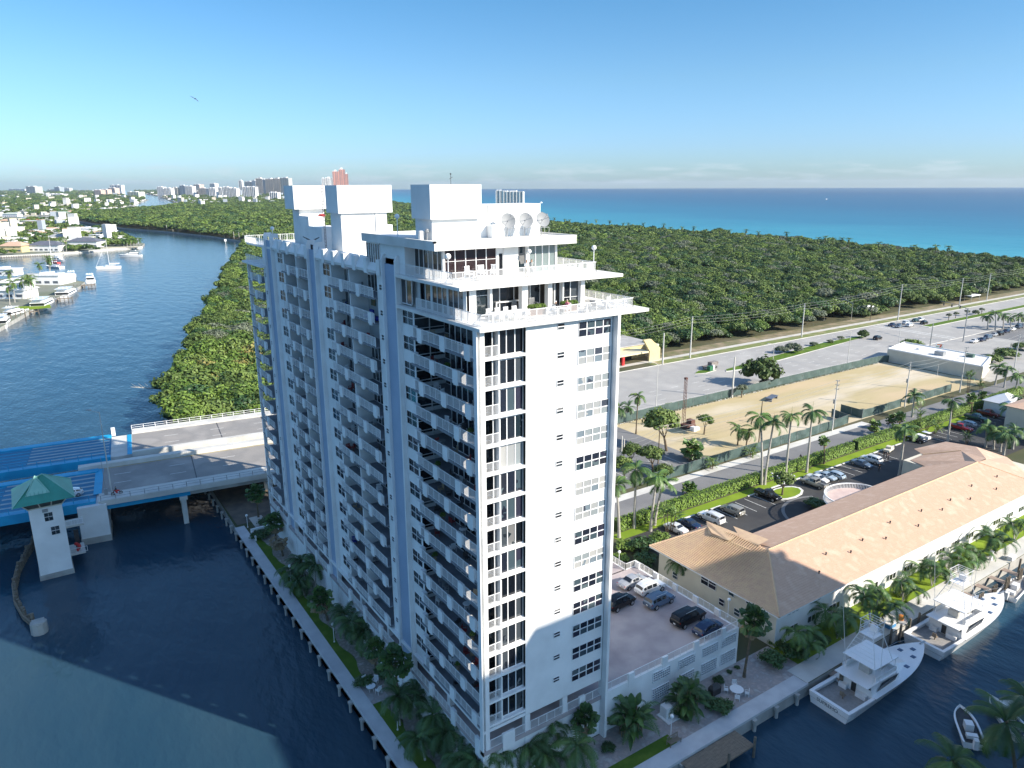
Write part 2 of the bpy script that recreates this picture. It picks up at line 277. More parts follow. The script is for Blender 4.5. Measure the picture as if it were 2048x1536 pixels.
# ---------------------------------------------------------------- surveyed positions
PALMS = [('royal', 92.26, 37.17, 1.80, -0.83, 1.14, 15.09, 'tallest thick-stemmed royal palm at the hedge, left of the close pair', 'royal palms'),
 ('royal', 92.78, 36.81, 1.80, 0.38, -0.53, 13.79, 'thinner royal palm leaning right from the same spot at the hedge', 'royal palms'),
 ('royal', 100.97, 37.64, 1.80, 0.01, -0.02, 13.56, 'royal palm rising from the hedge just behind the small island tree', 'royal palms'),
 ('royal', 106.03, 35.94, 1.80, -0.07, 0.10, 14.21, 'royal palm at the hedge next to the pedestrian, with a bright green spear leaf', 'royal palms'),
 ('royal', 50.89, 35.87, 1.80, -0.58, 0.53, 10.35, 'royal palm half hidden by the right edge of the white tower', 'royal palms'),
 ('royal', 55.76, 37.18, 1.80, -0.07, 0.07, 11.71, 'second royal palm from the tower, above the dark shrubbery', 'royal palms'),
 ('royal', 57.42, 34.56, 1.80, 0.47, -0.48, 10.90, 'third royal palm from the tower, with a pale leaning trunk', 'royal palms'),
 ('royal', 59.79, 35.94, 1.80, 0.80, -0.82, 8.55, 'slimmer royal palm close behind the leaning one', 'royal palms'),
 ('royal', 121.11, 23.50, 1.80, -0.01, 0.02, 10.69, 'royal palm in front of the golf carts, leaning over the car park', 'royal palms'),
 ('royal', 152.47, 28.81, 1.80, -0.13, 0.30, 10.64, 'tall thin palm beside the red car, its foot behind the tile roof', 'royal palms'),
 ('royal', 164.97, 44.42, 1.80, -0.06, 0.11, 5.95, 'royal palm at the end of the green screen fence beyond the gate', 'royal palms'),
 ('sabal', 113.80, 36.85, 1.80, -0.30, 0.48, 5.70, 'small round palm on the hedge beside the pedestrian, nearest of its row', 'small palms along the hedge'),
 ('sabal', 141.50, 41.37, 1.80, -0.10, 0.18, 2.89, 'small round palm on the hedge, opposite the open gate', 'small palms along the hedge'),
 ('sabal', 150.01, 41.26, 1.80, -0.32, 0.61, 2.89, 'small round palm on the hedge, left of two standing close', 'small palms along the hedge'),
 ('sabal', 150.50, 39.95, 1.80, -0.11, 0.22, 4.02, 'small round palm on the hedge, right of two standing close', 'small palms along the hedge'),
 ('sabal', 182.10, 37.07, 1.80, -0.23, 0.55, 4.39, 'small palm on the hedge behind the dark green car', 'small palms along the hedge'),
 ('sabal', 191.50, 38.76, 1.80, 0.01, -0.03, 3.28, 'small palm on the hedge behind the dark red cars', 'small palms along the hedge'),
 ('sabal', 75.11, 41.93, 1.80, 0.13, -0.15, 1.79, 'bushy stemless fan palm beside the side road, left end of the hedge', 'small palms along the hedge'),
 ('areca', 59.34, 32.27, 1.80, -0.35, 0.38, 5.01, 'feathery young palm behind the white sedan', 'royal palms and young palms'),
 ('areca', 60.24, 32.15, 1.80, 0.22, -0.23, 4.22, 'second feathery young palm behind the white sedan', 'royal palms and young palms'),
 ('areca', 154.79, 25.45, 1.80, -0.01, 0.01, 2.45, 'short bright palm standing alone in the shaded end of the car park', 'royal palms and young palms'),
 ('royal', 155.93, 21.63, 1.80, -0.17, 0.43, 5.51, 'slim palm left of the cluster by the beige house', 'palms by the beige house'),
 ('royal', 156.01, 19.87, 1.80, -0.19, 0.49, 4.45, 'slim palm between the beige house cluster and the lone short palm', 'palms by the beige house'),
 ('royal', 155.43, 18.19, 1.80, -0.02, 0.06, 4.63, 'left palm of three white-stemmed palms beyond the roof end', 'palms by the beige house'),
 ('royal', 153.56, 16.62, 1.80, 0.05, -0.12, 5.22, 'middle palm of three white-stemmed palms beyond the roof end', 'palms by the beige house'),
 ('royal', 159.75, 17.31, 1.80, -0.03, 0.09, 4.78, 'right palm of three white-stemmed palms beyond the roof end', 'palms by the beige house'),
 ('royal', 178.40, 26.73, 1.80, 0.14, -0.37, 4.89, 'tall dark palm in front of the white pavilion', 'palms by the beige house'),
 ('royal', 186.56, 27.39, 1.80, 0.04, -0.11, 6.07, 'tall palm at the right picture edge above the pavilion', 'palms by the beige house'),
 ('royal', 219.34, 47.47, 1.80, 0.09, -0.23, 5.73, 'palm at the roadside right of the store, left one', 'palms by the store'),
 ('royal', 218.43, 44.47, 1.80, -0.02, 0.06, 5.94, 'palm at the roadside right of the store, middle one', 'palms by the store'),
 ('royal', 211.89, 38.62, 1.80, -0.05, 0.14, 6.20, 'palm at the roadside right of the store, right one', 'palms by the store'),
 ('areca', 200.21, 46.68, 1.80, -0.12, 0.27, 6.96, 'bushy palm against the end wall of the store', 'palms by the store'),
 ('areca', 197.38, 42.13, 1.80, 0.01, -0.01, 5.34, 'wide bushy palm by the torn end of the green screen', 'palms by the store'),
 ('areca', 156.32, 37.90, 1.80, -0.16, 0.33, 4.84, 'dense green palm clump on the hedge above the golf carts', 'palms by the golf carts'),
 ('areca', 156.20, 36.03, 1.80, 0.22, -0.47, 3.06, 'lower bright palm clump right of the golf carts', 'palms by the golf carts'),
 ('areca', 155.49, 33.64, 1.80, 0.24, -0.51, 2.50, 'rounded palm clump between the golf carts and red car', 'palms by the golf carts'),
 ('sabalbig', 90.59, 55.82, 1.80, 0.17, -0.19, 3.33, 'fat shaggy fan palm standing alone in the bare lot', 'palms in the bare lot'),
 ('coco', 93.07, 76.53, 1.80, 0.07, -0.07, 10.12, 'ragged coconut palm with a hanging skirt at the corner of the bare lot', 'palms in the bare lot'),
 ('coco', 97.32, 87.74, 1.80, 0.01, -0.01, 3.54, 'low yellowing palm against the tower edge by the road railing', 'palms in the bare lot'),
 ('coco', 99.71, 87.17, 1.80, 0.20, -0.19, 3.57, 'low green palm by the road railing left of the ragged coconut palm', 'palms in the bare lot'),
 ('coco', 107.79, 56.39, 1.80, 0.09, -0.12, 4.39, 'yellowish coconut palm behind the screen fence, left of two', 'palms in the bare lot'),
 ('coco', 108.34, 54.28, 1.80, 0.24, -0.31, 4.01, 'coconut palm behind the screen fence, right of two', 'palms in the bare lot'),
 ('areca', 90.45, 49.13, 1.80, -0.16, 0.19, 2.12, 'bushy palm growing out through the near screen fence', 'palms in the bare lot'),
 ('areca', 103.79, 49.14, 1.80, 0.05, -0.06, 1.87, 'bushy palm at the screen fence beside the brown pole', 'palms in the bare lot'),
 ('multi', 48.39, -4.08, 1.80, -0.11, 0.18, 3.64, 'shaded multi-stem palm near the condominium corner, first on the lawn', 'multi-stem palms on the waterside lawn'),
 ('multi', 55.48, -4.36, 1.80, -0.22, 0.39, 4.39, 'shaded multi-stem palm, second on the lawn', 'multi-stem palms on the waterside lawn'),
 ('multi', 63.23, -4.58, 1.80, -0.32, 0.62, 5.10, 'multi-stem palm at the shadow edge above the quay, third on the lawn', 'multi-stem palms on the waterside lawn'),
 ('multi', 63.41, -5.16, 1.80, 0.28, -0.55, 4.34, 'multi-stem palm leaning right at the shadow edge beside its twin', 'multi-stem palms on the waterside lawn'),
 ('multi', 72.35, -4.33, 1.80, 0.01, -0.03, 3.67, 'sunlit multi-stem palm behind the first fishing boat tower', 'multi-stem palms on the waterside lawn'),
 ('multi', 80.54, -4.46, 1.80, -0.13, 0.29, 3.60, 'sunlit multi-stem palm behind the second fishing boat tower', 'multi-stem palms on the waterside lawn'),
 ('multi', 87.80, -4.89, 1.80, 0.10, -0.24, 3.86, 'sunlit multi-stem palm left of the small garden path', 'multi-stem palms on the waterside lawn'),
 ('multi', 93.66, -4.70, 1.80, -0.07, 0.17, 2.90, 'sunlit multi-stem palm close to the long wall, beyond the garden path', 'multi-stem palms on the waterside lawn'),
 ('multi', 99.09, -4.85, 1.80, -0.02, 0.04, 3.93, 'second last multi-stem palm on the lawn towards the right edge', 'multi-stem palms on the waterside lawn'),
 ('multi', 107.84, -4.82, 1.80, -0.09, 0.26, 3.90, 'last whole multi-stem palm on the lawn at the right edge', 'multi-stem palms on the waterside lawn'),
 ('sabal2', 37.95, -2.58, 1.80, 0.37, -0.50, 8.63, 'slender leaning fan palm on the patio outside the garage corner', 'palms in the south garden'),
 ('thin', 47.20, 17.13, 1.80, -0.23, 0.25, 4.84, 'slim palm between the parking deck railing and the condominium wall', 'palms in the south garden'),
 ('sabal2', -0.69, 81.40, 1.80, -0.09, 0.02, 5.11, 'fan palm at the far end of the west garden under the bridge', 'palms in the west garden'),
 ('sabal2', -1.26, 67.94, 1.80, -0.03, 0.01, 4.65, 'dense dark fan palm in the west garden, second from the bridge', 'palms in the west garden'),
 ('dry', -1.54, 63.26, 1.80, -0.47, 0.12, 3.11, 'brown dying fan palm with hanging leaves in the west garden', 'palms in the west garden'),
 ('thin', -1.85, 53.81, 1.80, -0.59, 0.17, 2.09, 'feathery palm in the far clump, left edge', 'palms in the west garden'),
 ('thin', -1.53, 51.36, 1.80, -0.41, 0.12, 4.48, 'feathery palm in the far clump, tallest', 'palms in the west garden'),
 ('thin', -0.62, 49.29, 1.80, 0.13, -0.04, 4.01, 'feathery palm in the far clump, against the tower', 'palms in the west garden'),
 ('thin', -2.67, 48.91, 1.80, -0.61, 0.18, 2.46, 'feathery palm in the far clump, nearest the gravel', 'palms in the west garden'),
 ('sabal2', -2.07, 40.24, 1.80, -0.70, 0.22, 3.84, 'fan palm between the two feathery clumps of the west garden', 'palms in the west garden'),
 ('thin', -0.98, 34.27, 1.80, -0.56, 0.20, 3.84, 'feathery palm of the second clump, farthest one', 'palms in the west garden'),
 ('thin', -0.83, 30.67, 1.80, -0.95, 0.35, 4.44, 'feathery palm of the second clump, middle one', 'palms in the west garden'),
 ('thin', -0.32, 29.64, 1.80, -0.26, 0.10, 3.39, 'feathery palm of the second clump, against the tower', 'palms in the west garden'),
 ('sabal2', -1.11, 25.01, 1.80, -0.00, 0.00, 3.68, 'fan palm left of the tall slender one above the white garden chairs', 'palms in the west garden'),
 ('sabal2', -2.51, 15.25, 1.80, 0.01, -0.00, 8.11, 'tall slender-trunked fan palm standing highest in the west garden', 'palms in the west garden'),
 ('thin', -2.73, 14.38, 1.80, -0.00, 0.00, 4.01, 'feathery palm below the tall fan palm', 'palms in the west garden'),
 ('thin', -0.48, 13.88, 1.80, -0.31, 0.15, 3.39, 'feathery palm with a bright young leaf right of the tall fan palm', 'palms in the west garden'),
 ('thin', -0.35, 8.89, 1.80, -0.49, 0.25, 4.21, 'feathery palm midway along the near podium wall', 'palms in the west garden'),
 ('thin', -2.81, 7.82, 1.80, -0.50, 0.24, 2.84, 'low feathery palm nearest the gravel edge', 'palms in the west garden'),
 ('thin', -0.29, 6.11, 1.80, -0.50, 0.27, 3.67, 'feathery palm near the tower corner, behind', 'palms in the west garden'),
 ('thin', -0.92, 2.29, 1.80, -0.39, 0.22, 3.73, 'feathery palm near the tower corner at the bottom edge', 'palms in the west garden'),
 ('thin', 0.22, 1.11, 1.80, -0.18, 0.11, 3.38, 'feathery palm left of the corner pillar at the bottom edge', 'palms in the west garden'),
 ('thin', 2.53, 0.78, 1.80, -0.16, 0.10, 3.34, 'feathery palm right at the foot of the corner pillar', 'palms in the south garden'),
 ('thin', 5.79, -0.17, 1.80, -0.18, 0.13, 3.43, 'feathery palm in front of the arcade, left one', 'palms in the south garden'),
 ('thin', 9.56, 0.79, 1.80, -0.25, 0.19, 3.77, 'feathery palm in front of the arcade, tallest', 'palms in the south garden'),
 ('thin', 6.88, -2.16, 1.80, -0.36, 0.27, 3.19, 'feathery palm in front of the arcade at the bottom edge', 'palms in the south garden'),
 ('thin', 9.18, -3.72, 1.80, 0.14, -0.12, 4.36, 'feathery palm right of the arcade beside the round fan palm', 'palms in the south garden'),
 ('sabal2', 12.92, -1.02, 1.80, -0.16, 0.14, 4.50, 'round-headed fan palm before the arcade beside the end column', 'palms in the south garden'),
 ('clump', 18.72, -2.12, 1.80, -0.32, 0.31, 4.35, 'big shaggy clump of paddle-leaved palms at the garage wall, nearer the tower', 'palms in the south garden'),
 ('clump', 26.80, -3.04, 1.80, -0.38, 0.44, 4.09, 'big shaggy clump of paddle-leaved palms at the garage wall, farther right', 'palms in the south garden'),
 ('coco2', 48.06, -30.03, 1.80, -0.77, 2.56, 6.67, 'large palm crown at the bottom right corner over a small boat', 'palms on the south bank'),
 ('coco2', 42.03, -27.57, 1.80, -0.44, 1.23, 2.96, 'palm crown cut off by the bottom edge left of the small boat', 'palms on the south bank'),
 ('coco2', 55.14, -29.60, 1.80, -0.60, 2.13, 5.45, 'palm fronds entering at the right edge above the corner boat', 'palms on the south bank'),
 ('royal', 317.43, 93.75, 1.80, -0.24, 0.56, 5.70, 'dark palm in the row in front of the parked cars right of the junction, first from the left', 'palm row beside the junction car park'),
 ('royal', 317.61, 90.80, 1.80, -0.32, 0.77, 7.18, 'dark palm in the row in front of the parked cars right of the junction, second from the left', 'palm row beside the junction car park'),
 ('royal', 324.18, 90.45, 1.80, -0.25, 0.61, 5.94, 'dark palm in the row in front of the parked cars right of the junction, third from the left', 'palm row beside the junction car park'),
 ('royal', 320.41, 86.05, 1.80, -0.19, 0.48, 6.07, 'dark palm in the row in front of the parked cars right of the junction, fourth from the left', 'palm row beside the junction car park'),
 ('royal', 330.62, 87.37, 1.80, -0.08, 0.21, 5.33, 'dark palm in the row in front of the parked cars right of the junction, fifth from the left', 'palm row beside the junction car park'),
 ('royal', 331.99, 84.97, 1.80, -0.06, 0.16, 4.87, 'dark palm in the row in front of the parked cars right of the junction, sixth from the left', 'palm row beside the junction car park'),
 ('royal', 341.81, 85.38, 1.80, -0.10, 0.27, 5.62, 'dark palm in the row in front of the parked cars right of the junction, seventh from the left', 'palm row beside the junction car park'),
 ('royal', 347.43, 84.42, 1.80, -0.08, 0.22, 5.20, 'dark palm in the row in front of the parked cars right of the junction, eighth from the left', 'palm row beside the junction car park')]
TREES = [('A', 159.13, 89.85, -1.63, 2.17, 7.49, 6.35, 'big leaning round-crowned tree casting a shadow on the main road', None),
 ('A', 90.45, 63.18, -1.11, 1.16, 6.44, 4.86, 'broad spreading tree behind the pale wooden pole in the bare lot', None),
 ('B', 107.07, 66.43, 0.09, -0.11, 3.63, 2.23, 'small staked tree beside the drilling rig', None),
 ('A', 90.97, 31.09, 0.01, -0.01, 3.19, 2.41, 'small frangipani-like tree on the car park island with a few white flowers', None),
 ('G', 159.06, 87.69, -0.01, 0.01, 1.96, 2.17, 'round grey-green bush at the screen fence under the big leaning tree', None),
 ('G', 142.19, 83.43, -0.03, 0.04, 2.64, 1.88, 'round grey-green bush at the screen fence beside the thick pole', None),
 ('G', 203.24, 114.84, 0.19, -0.27, 2.34, 2.82, 'grey-leaved tree on the median, left half of the pair', None),
 ('G', 207.37, 113.01, 0.35, -0.50, 3.14, 3.65, 'grey-leaved tree on the median, right half of the pair', None),
 ('G', 224.16, 115.59, 0.13, -0.19, 1.43, 1.92, 'grey round shrub on the median, first after the grey trees', None),
 ('G', 234.75, 115.19, -0.07, 0.10, 1.22, 1.53, 'grey round shrub on the median beside the curved lamp', None),
 ('G', 244.33, 116.98, 0.03, -0.05, 1.26, 1.57, 'grey round shrub on the median near the shaded junction', None),
 ('A', 254.70, 113.49, -0.25, 0.44, 2.90, 2.52, 'dark small tree at the nose of the median in the junction shade', None),
 ('B', 250.85, 91.37, 0.14, -0.26, 3.19, 4.40, 'dense round clipped palm-like tree behind the store roof', None),
 ('G', 326.45, 114.77, -0.03, 0.07, 2.12, 1.36, 'small round median tree beyond the junction, first', None),
 ('G', 334.63, 115.61, -0.02, 0.04, 1.91, 1.39, 'small round median tree beyond the junction, second', None),
 ('G', 344.62, 115.37, -0.02, 0.05, 1.94, 1.42, 'small round median tree beyond the junction, third', None),
 ('G', 351.09, 114.29, -0.04, 0.09, 2.20, 1.73, 'small round median tree beyond the junction, fourth', None),
 ('G', 356.47, 114.02, -0.03, 0.06, 1.97, 1.45, 'small round median tree beyond the junction, fifth', None),
 ('B', 118.35, 89.19, -0.21, 0.23, 0.58, 1.47, 'round green roadside bush, first along the white railing', None),
 ('B', 126.99, 88.79, -0.12, 0.13, 0.60, 1.51, 'round green roadside bush, second along the white railing', None),
 ('B', 134.13, 87.70, -0.05, 0.05, 1.08, 1.85, 'round green roadside bush, third along the white railing', None),
 ('B', 138.75, 87.13, -0.15, 0.18, 1.23, 1.25, 'round green roadside bush, fourth along the white railing', None),
 ('C', 166.43, 89.32, -0.15, 0.21, 1.31, 1.20, 'yellow-flowering roadside bush at the screen fence', None),
 ('D', 91.38, 23.77, -0.18, 0.28, 1.54, 2.36, 'dark shaded shrub beside the round terrace', 'shrubs by the condominium'),
 ('B', 48.94, 31.49, -0.35, 0.33, 1.40, 2.34, 'bright leafy shrub at the foot of the tower edge', 'shrubs by the condominium'),
 ('D', 50.47, 29.35, -0.07, 0.07, 2.37, 2.51, 'dark leafy shrub behind the parking deck railing', 'shrubs by the condominium'),
 ('B', 54.94, 29.64, -0.19, 0.20, 2.10, 2.20, 'yellow-green shrub at the tip of the tile roof', 'shrubs by the condominium'),
 ('D', 47.77, 25.92, -0.34, 0.35, 1.80, 2.26, 'shrub in deep shade against the condominium end wall', 'shrubs by the condominium'),
 ('B', 45.46, 29.56, -0.26, 0.25, 0.72, 1.58, 'leafy shrub low beside the white tower column', 'shrubs by the condominium'),
 ('A', 76.13, 60.04, -0.10, 0.09, 3.59, 2.74, 'leafy tree left of the wooden pole beside the tower', 'trees behind the tower edge'),
 ('A', 78.09, 55.07, -0.43, 0.43, 3.84, 2.93, 'leafy tree below the overhead wires beside the wooden pole', 'trees behind the tower edge'),
 ('A', 69.11, 54.32, -0.49, 0.46, 3.96, 2.38, 'leafy tree half hidden by the tower edge', 'trees behind the tower edge'),
 ('A', 78.01, 51.62, -0.31, 0.32, 2.64, 2.23, 'leafy tree at the dark end of the near screen fence', 'trees behind the tower edge'),
 ('A', 263.67, 63.63, 0.13, -0.33, 2.85, 4.85, 'bushy tree left of the right-hand utility pole', 'trees by the store'),
 ('A', 251.51, 62.47, 0.04, -0.11, 2.39, 3.82, 'bushy tree behind the store end', 'trees by the store'),
 ('A', 282.73, 65.88, 0.01, -0.03, 1.96, 4.19, 'bushy tree at the right edge behind the utility pole', 'trees by the store'),
 ('D', 14.92, -2.38, -0.01, 0.01, 0.67, 0.95, 'clipped round bush beside the palm clump near the tower end column', 'clipped bushes'),
 ('D', 26.00, -3.23, -0.02, 0.02, 0.49, 1.34, 'clipped bush under the right-hand palm clump', 'clipped bushes'),
 ('D', 30.30, -2.71, -0.02, 0.02, 0.50, 1.38, 'clipped bush right of the palm clump by the paved path', 'clipped bushes'),
 ('D', 30.58, -5.07, -0.02, 0.03, 0.56, 1.71, 'large clipped dome bush at the waterside lawn end', 'clipped bushes'),
 ('D', 34.37, -1.47, -0.03, 0.04, 0.73, 0.85, 'dark round bush beside the black grill cover', 'clipped bushes'),
 ('D', 37.12, -0.91, -0.01, 0.01, 0.22, 0.44, 'small low bush at the garage wall, left', 'clipped bushes'),
 ('D', 38.67, -0.85, -0.01, 0.01, 0.22, 0.44, 'small low bush at the garage wall, right', 'clipped bushes'),
 ('A', 47.04, -0.45, -0.04, 0.06, 0.93, 1.23, 'dark shrub at the condominium west wall, under the slender palm', 'shrubs by the quay'),
 ('D', 43.06, -3.06, 0.03, -0.05, 1.54, 1.93, 'dense dark shrub bank at the quay end, left', 'shrubs by the quay'),
 ('D', 46.63, -3.55, -0.07, 0.11, 1.51, 1.97, 'dense dark shrub bank at the quay end, middle', 'shrubs by the quay'),
 ('D', 52.17, -3.93, -0.06, 0.10, 1.15, 1.73, 'dense dark shrub bank at the quay end, right', 'shrubs by the quay'),
 ('B', 61.78, -2.35, -0.03, 0.05, 0.56, 1.01, 'low shrub against the long wall between lawn palms', 'shrubs by the quay'),
 ('B', 73.71, -3.03, -0.02, 0.04, 0.42, 1.08, 'bright low shrub behind the fifth lawn palm', 'shrubs by the quay'),
 ('D', 0.13, 76.65, -1.67, 0.41, 0.80, 2.21, 'low dark planting at the far end of the west garden', 'west garden shrubs'),
 ('D', -2.87, 72.53, 0.94, -0.22, 1.12, 1.95, 'low planting beside the second fan palm of the west garden', 'west garden shrubs'),
 ('D', -0.34, 23.88, -0.10, 0.04, 0.39, 1.56, 'dark shrub under the tall fan palm', 'west garden shrubs'),
 ('D', -3.29, 23.48, 0.33, -0.12, 0.68, 1.54, 'grey-green shrub beside the white garden chairs', 'west garden shrubs'),
 ('D', -0.72, 8.21, -0.09, 0.05, 0.35, 1.14, 'low shrub near the podium corner', 'west garden shrubs')]
CARS = [('sedan', 35.20, 15.81, 7.10, 3, 'silver', 'silver sedan on the parking deck, back end towards the tower', 'cars on the parking deck'),
 ('suv', 36.11, 13.04, 7.10, 0, 'white', 'white estate SUV on the parking deck beside the silver sedan', 'cars on the parking deck'),
 ('suv', 30.02, 12.63, 7.10, 4, 'black', 'black SUV half hidden by the tower end column', 'cars on the parking deck'),
 ('suv', 34.84, 9.97, 7.10, 2, 'bluegrey', 'blue-grey SUV with dark roof on the parking deck', 'cars on the parking deck'),
 ('van', 34.99, 4.73, 7.10, 2, 'black', 'large black long SUV near the deck railing corner', 'cars on the parking deck'),
 ('hatch', 35.30, 1.63, 7.10, 4, 'darkblue', 'dark sloping-back coupe in the deck corner', 'cars on the parking deck'),
 ('sedan', 61.21, 31.97, 1.80, 95, 'white', 'white sedan parked at the tip of the tile roof', 'cars in the condominium car park'),
 ('sedan', 64.65, 31.87, 1.80, 92, 'darkblue', 'dark blue sedan between the white sedan and the white truck-like SUV', 'cars in the condominium car park'),
 ('van', 69.83, 31.16, 1.80, 92, 'white', 'big white SUV with long side windows in the condominium car park', 'cars in the condominium car park'),
 ('van2', 75.90, 31.28, 1.80, 92, 'champagne', 'grey-beige minivan parked by the empty bays', 'cars in the condominium car park'),
 ('pickup', 87.48, 31.96, 1.80, 272, 'black', 'black pickup truck beside the planted island', 'cars in the condominium car park'),
 ('pickup', 100.71, 30.41, 1.80, 92, 'champagne', 'gold-grey pickup with cap, beside the white sedan near the round terrace', 'cars in the condominium car park'),
 ('sedan', 103.64, 31.70, 1.80, 275, 'white', 'white sedan tucked behind the gold-grey pickup', 'cars in the condominium car park'),
 ('sedan', 106.30, 31.57, 1.80, 272, 'paleblue', 'pale blue sedan with dark roof near the round terrace', 'cars in the condominium car park'),
 ('hatch', 108.41, 30.81, 1.80, 92, 'paleblue', 'silver-blue hatchback at the end of the group near the round terrace', 'cars in the condominium car park'),
 ('sedan', 119.56, 31.40, 1.80, 270, 'bluegrey', 'dark grey-blue sedan beside the white hatchback', 'cars in the condominium car park'),
 ('suv', 123.77, 31.54, 1.80, 92, 'white', 'white SUV with red tail lamps beside the group of people', 'cars in the condominium car park'),
 ('sedan', 146.09, 33.19, 1.80, 272, 'black', 'black sedan in front of the golf carts', 'cars at the far end of the car park'),
 ('pickup', 164.31, 31.43, 1.80, 270, 'red', 'bright red pickup in the shade at the far end', 'cars at the far end of the car park'),
 ('hatch', 169.00, 32.18, 1.80, 90, 'silver', 'silver hatchback next to the bright red pickup', 'cars at the far end of the car park'),
 ('pickup', 176.34, 33.35, 1.80, 270, 'darkgreen', 'dark green pickup between silver and dark red cars', 'cars at the far end of the car park'),
 ('pickup', 182.90, 33.17, 1.80, 270, 'darkred', 'dark red pickup near the white pavilion', 'cars at the far end of the car park'),
 ('suv', 190.81, 35.67, 1.80, 90, 'bluegrey', 'blue-grey car behind the dark red pickup by the pavilion', 'cars at the far end of the car park'),
 ('sedan', 290.38, 121.44, 1.80, 5, 'darkblue', 'dark car at the left of the queue at the junction', 'cars waiting at the junction'),
 ('sedan', 289.24, 117.82, 1.80, 5, 'bluegrey', 'grey car, nearest in the queue at the junction', 'cars waiting at the junction'),
 ('van2', 300.29, 120.53, 1.80, 5, 'white', 'white van in the middle of the junction queue', 'cars waiting at the junction'),
 ('suv', 295.55, 116.33, 1.80, 5, 'white', 'white SUV in front lane of the junction queue', 'cars waiting at the junction'),
 ('hatch', 310.08, 121.46, 1.80, 5, 'darkgreen', 'dark green car in the far lane of the junction queue', 'cars waiting at the junction'),
 ('pickup', 313.06, 120.96, 1.80, 5, 'white', 'white pickup last in the far lane of the queue', 'cars waiting at the junction'),
 ('suv', 306.92, 115.88, 1.80, 5, 'black', 'black SUV at the right end of the queue', 'cars waiting at the junction'),
 ('suv', 256.66, 108.37, 1.80, 3, 'black', 'dark SUV alone crossing the shaded junction', None),
 ('sedan', 282.47, 83.07, 1.80, 0, 'white', 'white sedan first in the row right of the junction', 'cars in the row right of the junction'),
 ('sedan', 288.19, 82.68, 1.80, 0, 'darkblue', 'dark sedan second in the row right of the junction', 'cars in the row right of the junction'),
 ('suv', 295.53, 83.71, 1.80, 0, 'bluegrey', 'grey SUV third in the row right of the junction', 'cars in the row right of the junction'),
 ('sedan', 303.10, 84.78, 1.80, 0, 'silver', 'silver car fourth in the row right of the junction', 'cars in the row right of the junction'),
 ('suv', 307.43, 84.36, 1.80, 0, 'black', 'black car fifth in the row right of the junction', 'cars in the row right of the junction'),
 ('sedan', 315.37, 85.47, 1.80, 0, 'darkblue', 'navy car sixth in the row right of the junction', 'cars in the row right of the junction'),
 ('sedan', 322.35, 86.08, 1.80, 0, 'white', 'white car seventh in the row right of the junction', 'cars in the row right of the junction'),
 ('suv', 331.15, 87.00, 1.80, 0, 'bluegrey', 'grey car eighth in the row, at the right picture edge', 'cars in the row right of the junction'),
 ('hatch', -30.44, 97.51, 7.50, 186, 'white', 'white car on the bridge beside the tender house roof', None)]
POLES = [('conc', 153.08, 127.10, 11.35, 'thick bare concrete pole in front of the forest beside the yellow building'),
 ('trans', 168.70, 128.67, 15.42, 'grey utility pole with wires at the forest edge, second from the tower'),
 ('trans', 235.78, 129.26, 14.07, 'tall pale utility pole at the forest edge above the median trees'),
 ('conc', 139.84, 85.06, 12.47, 'thick pale concrete pole on the near side of the road in front of the leaning tree'),
 ('lampL', 114.92, 91.56, 12.45, 'thin street lamp on the near roadside left of the bare lot'),
 ('lampL', 164.98, 90.33, 12.04, 'street lamp with arm beside the leaning tree'),
 ('lampL', 204.42, 88.74, 12.45, 'tall curved street lamp on the near kerb before the junction'),
 ('trans', 307.24, 128.27, 16.64, 'tall white utility pole behind the queue of cars'),
 ('trans', 371.43, 131.78, 14.75, 'tall white utility pole beyond the junction, leftmost of two by the shelter'),
 ('trans', 405.54, 133.85, 14.56, 'tall white utility pole beside the bus shelter'),
 ('thin', 276.86, 146.38, 9.59, 'thin white pole at the forest edge near the traffic signal'),
 ('wood', 294.23, 134.18, 8.63, 'short brown pole carrying small signs at the junction'),
 ('steel', 280.93, 86.54, 13.67, 'stout steel signal mast at the right of the junction'),
 ('steel', 254.87, 86.38, 10.07, 'grey steel mast behind the store roof'),
 ('dist', 136.33, 49.68, 13.61, 'white utility pole with transformer at the side road, nearest'),
 ('dist', 172.50, 50.66, 13.21, 'white utility pole with transformer by the open gate'),
 ('dist', 201.12, 49.43, 14.15, 'white utility pole at the end wall of the store'),
 ('dist', 248.87, 54.34, 11.85, 'white utility pole with transformer at the right picture edge'),
 ('wood', 82.68, 58.17, 9.12, 'greyish wooden pole in front of the broad tree'),
 ('conc2', 73.66, 60.63, 7.82, 'left of two white poles close to the tower edge'),
 ('conc2', 74.48, 60.80, 6.90, 'right of two white poles close to the tower edge'),
 ('wood', 108.16, 50.61, 12.49, 'dark wooden post between the coconut palms and royal palms'),
 ('thin', 215.92, 63.70, 4.18, 'thin brown sign post in the bare lot near the store'),
 ('thin', 289.49, 140.74, 8.23, 'thin street sign pole between signal mast and forest'),
 ('lampL', 255.98, 99.19, 8.47, 'slim white lamp in the shaded junction')]
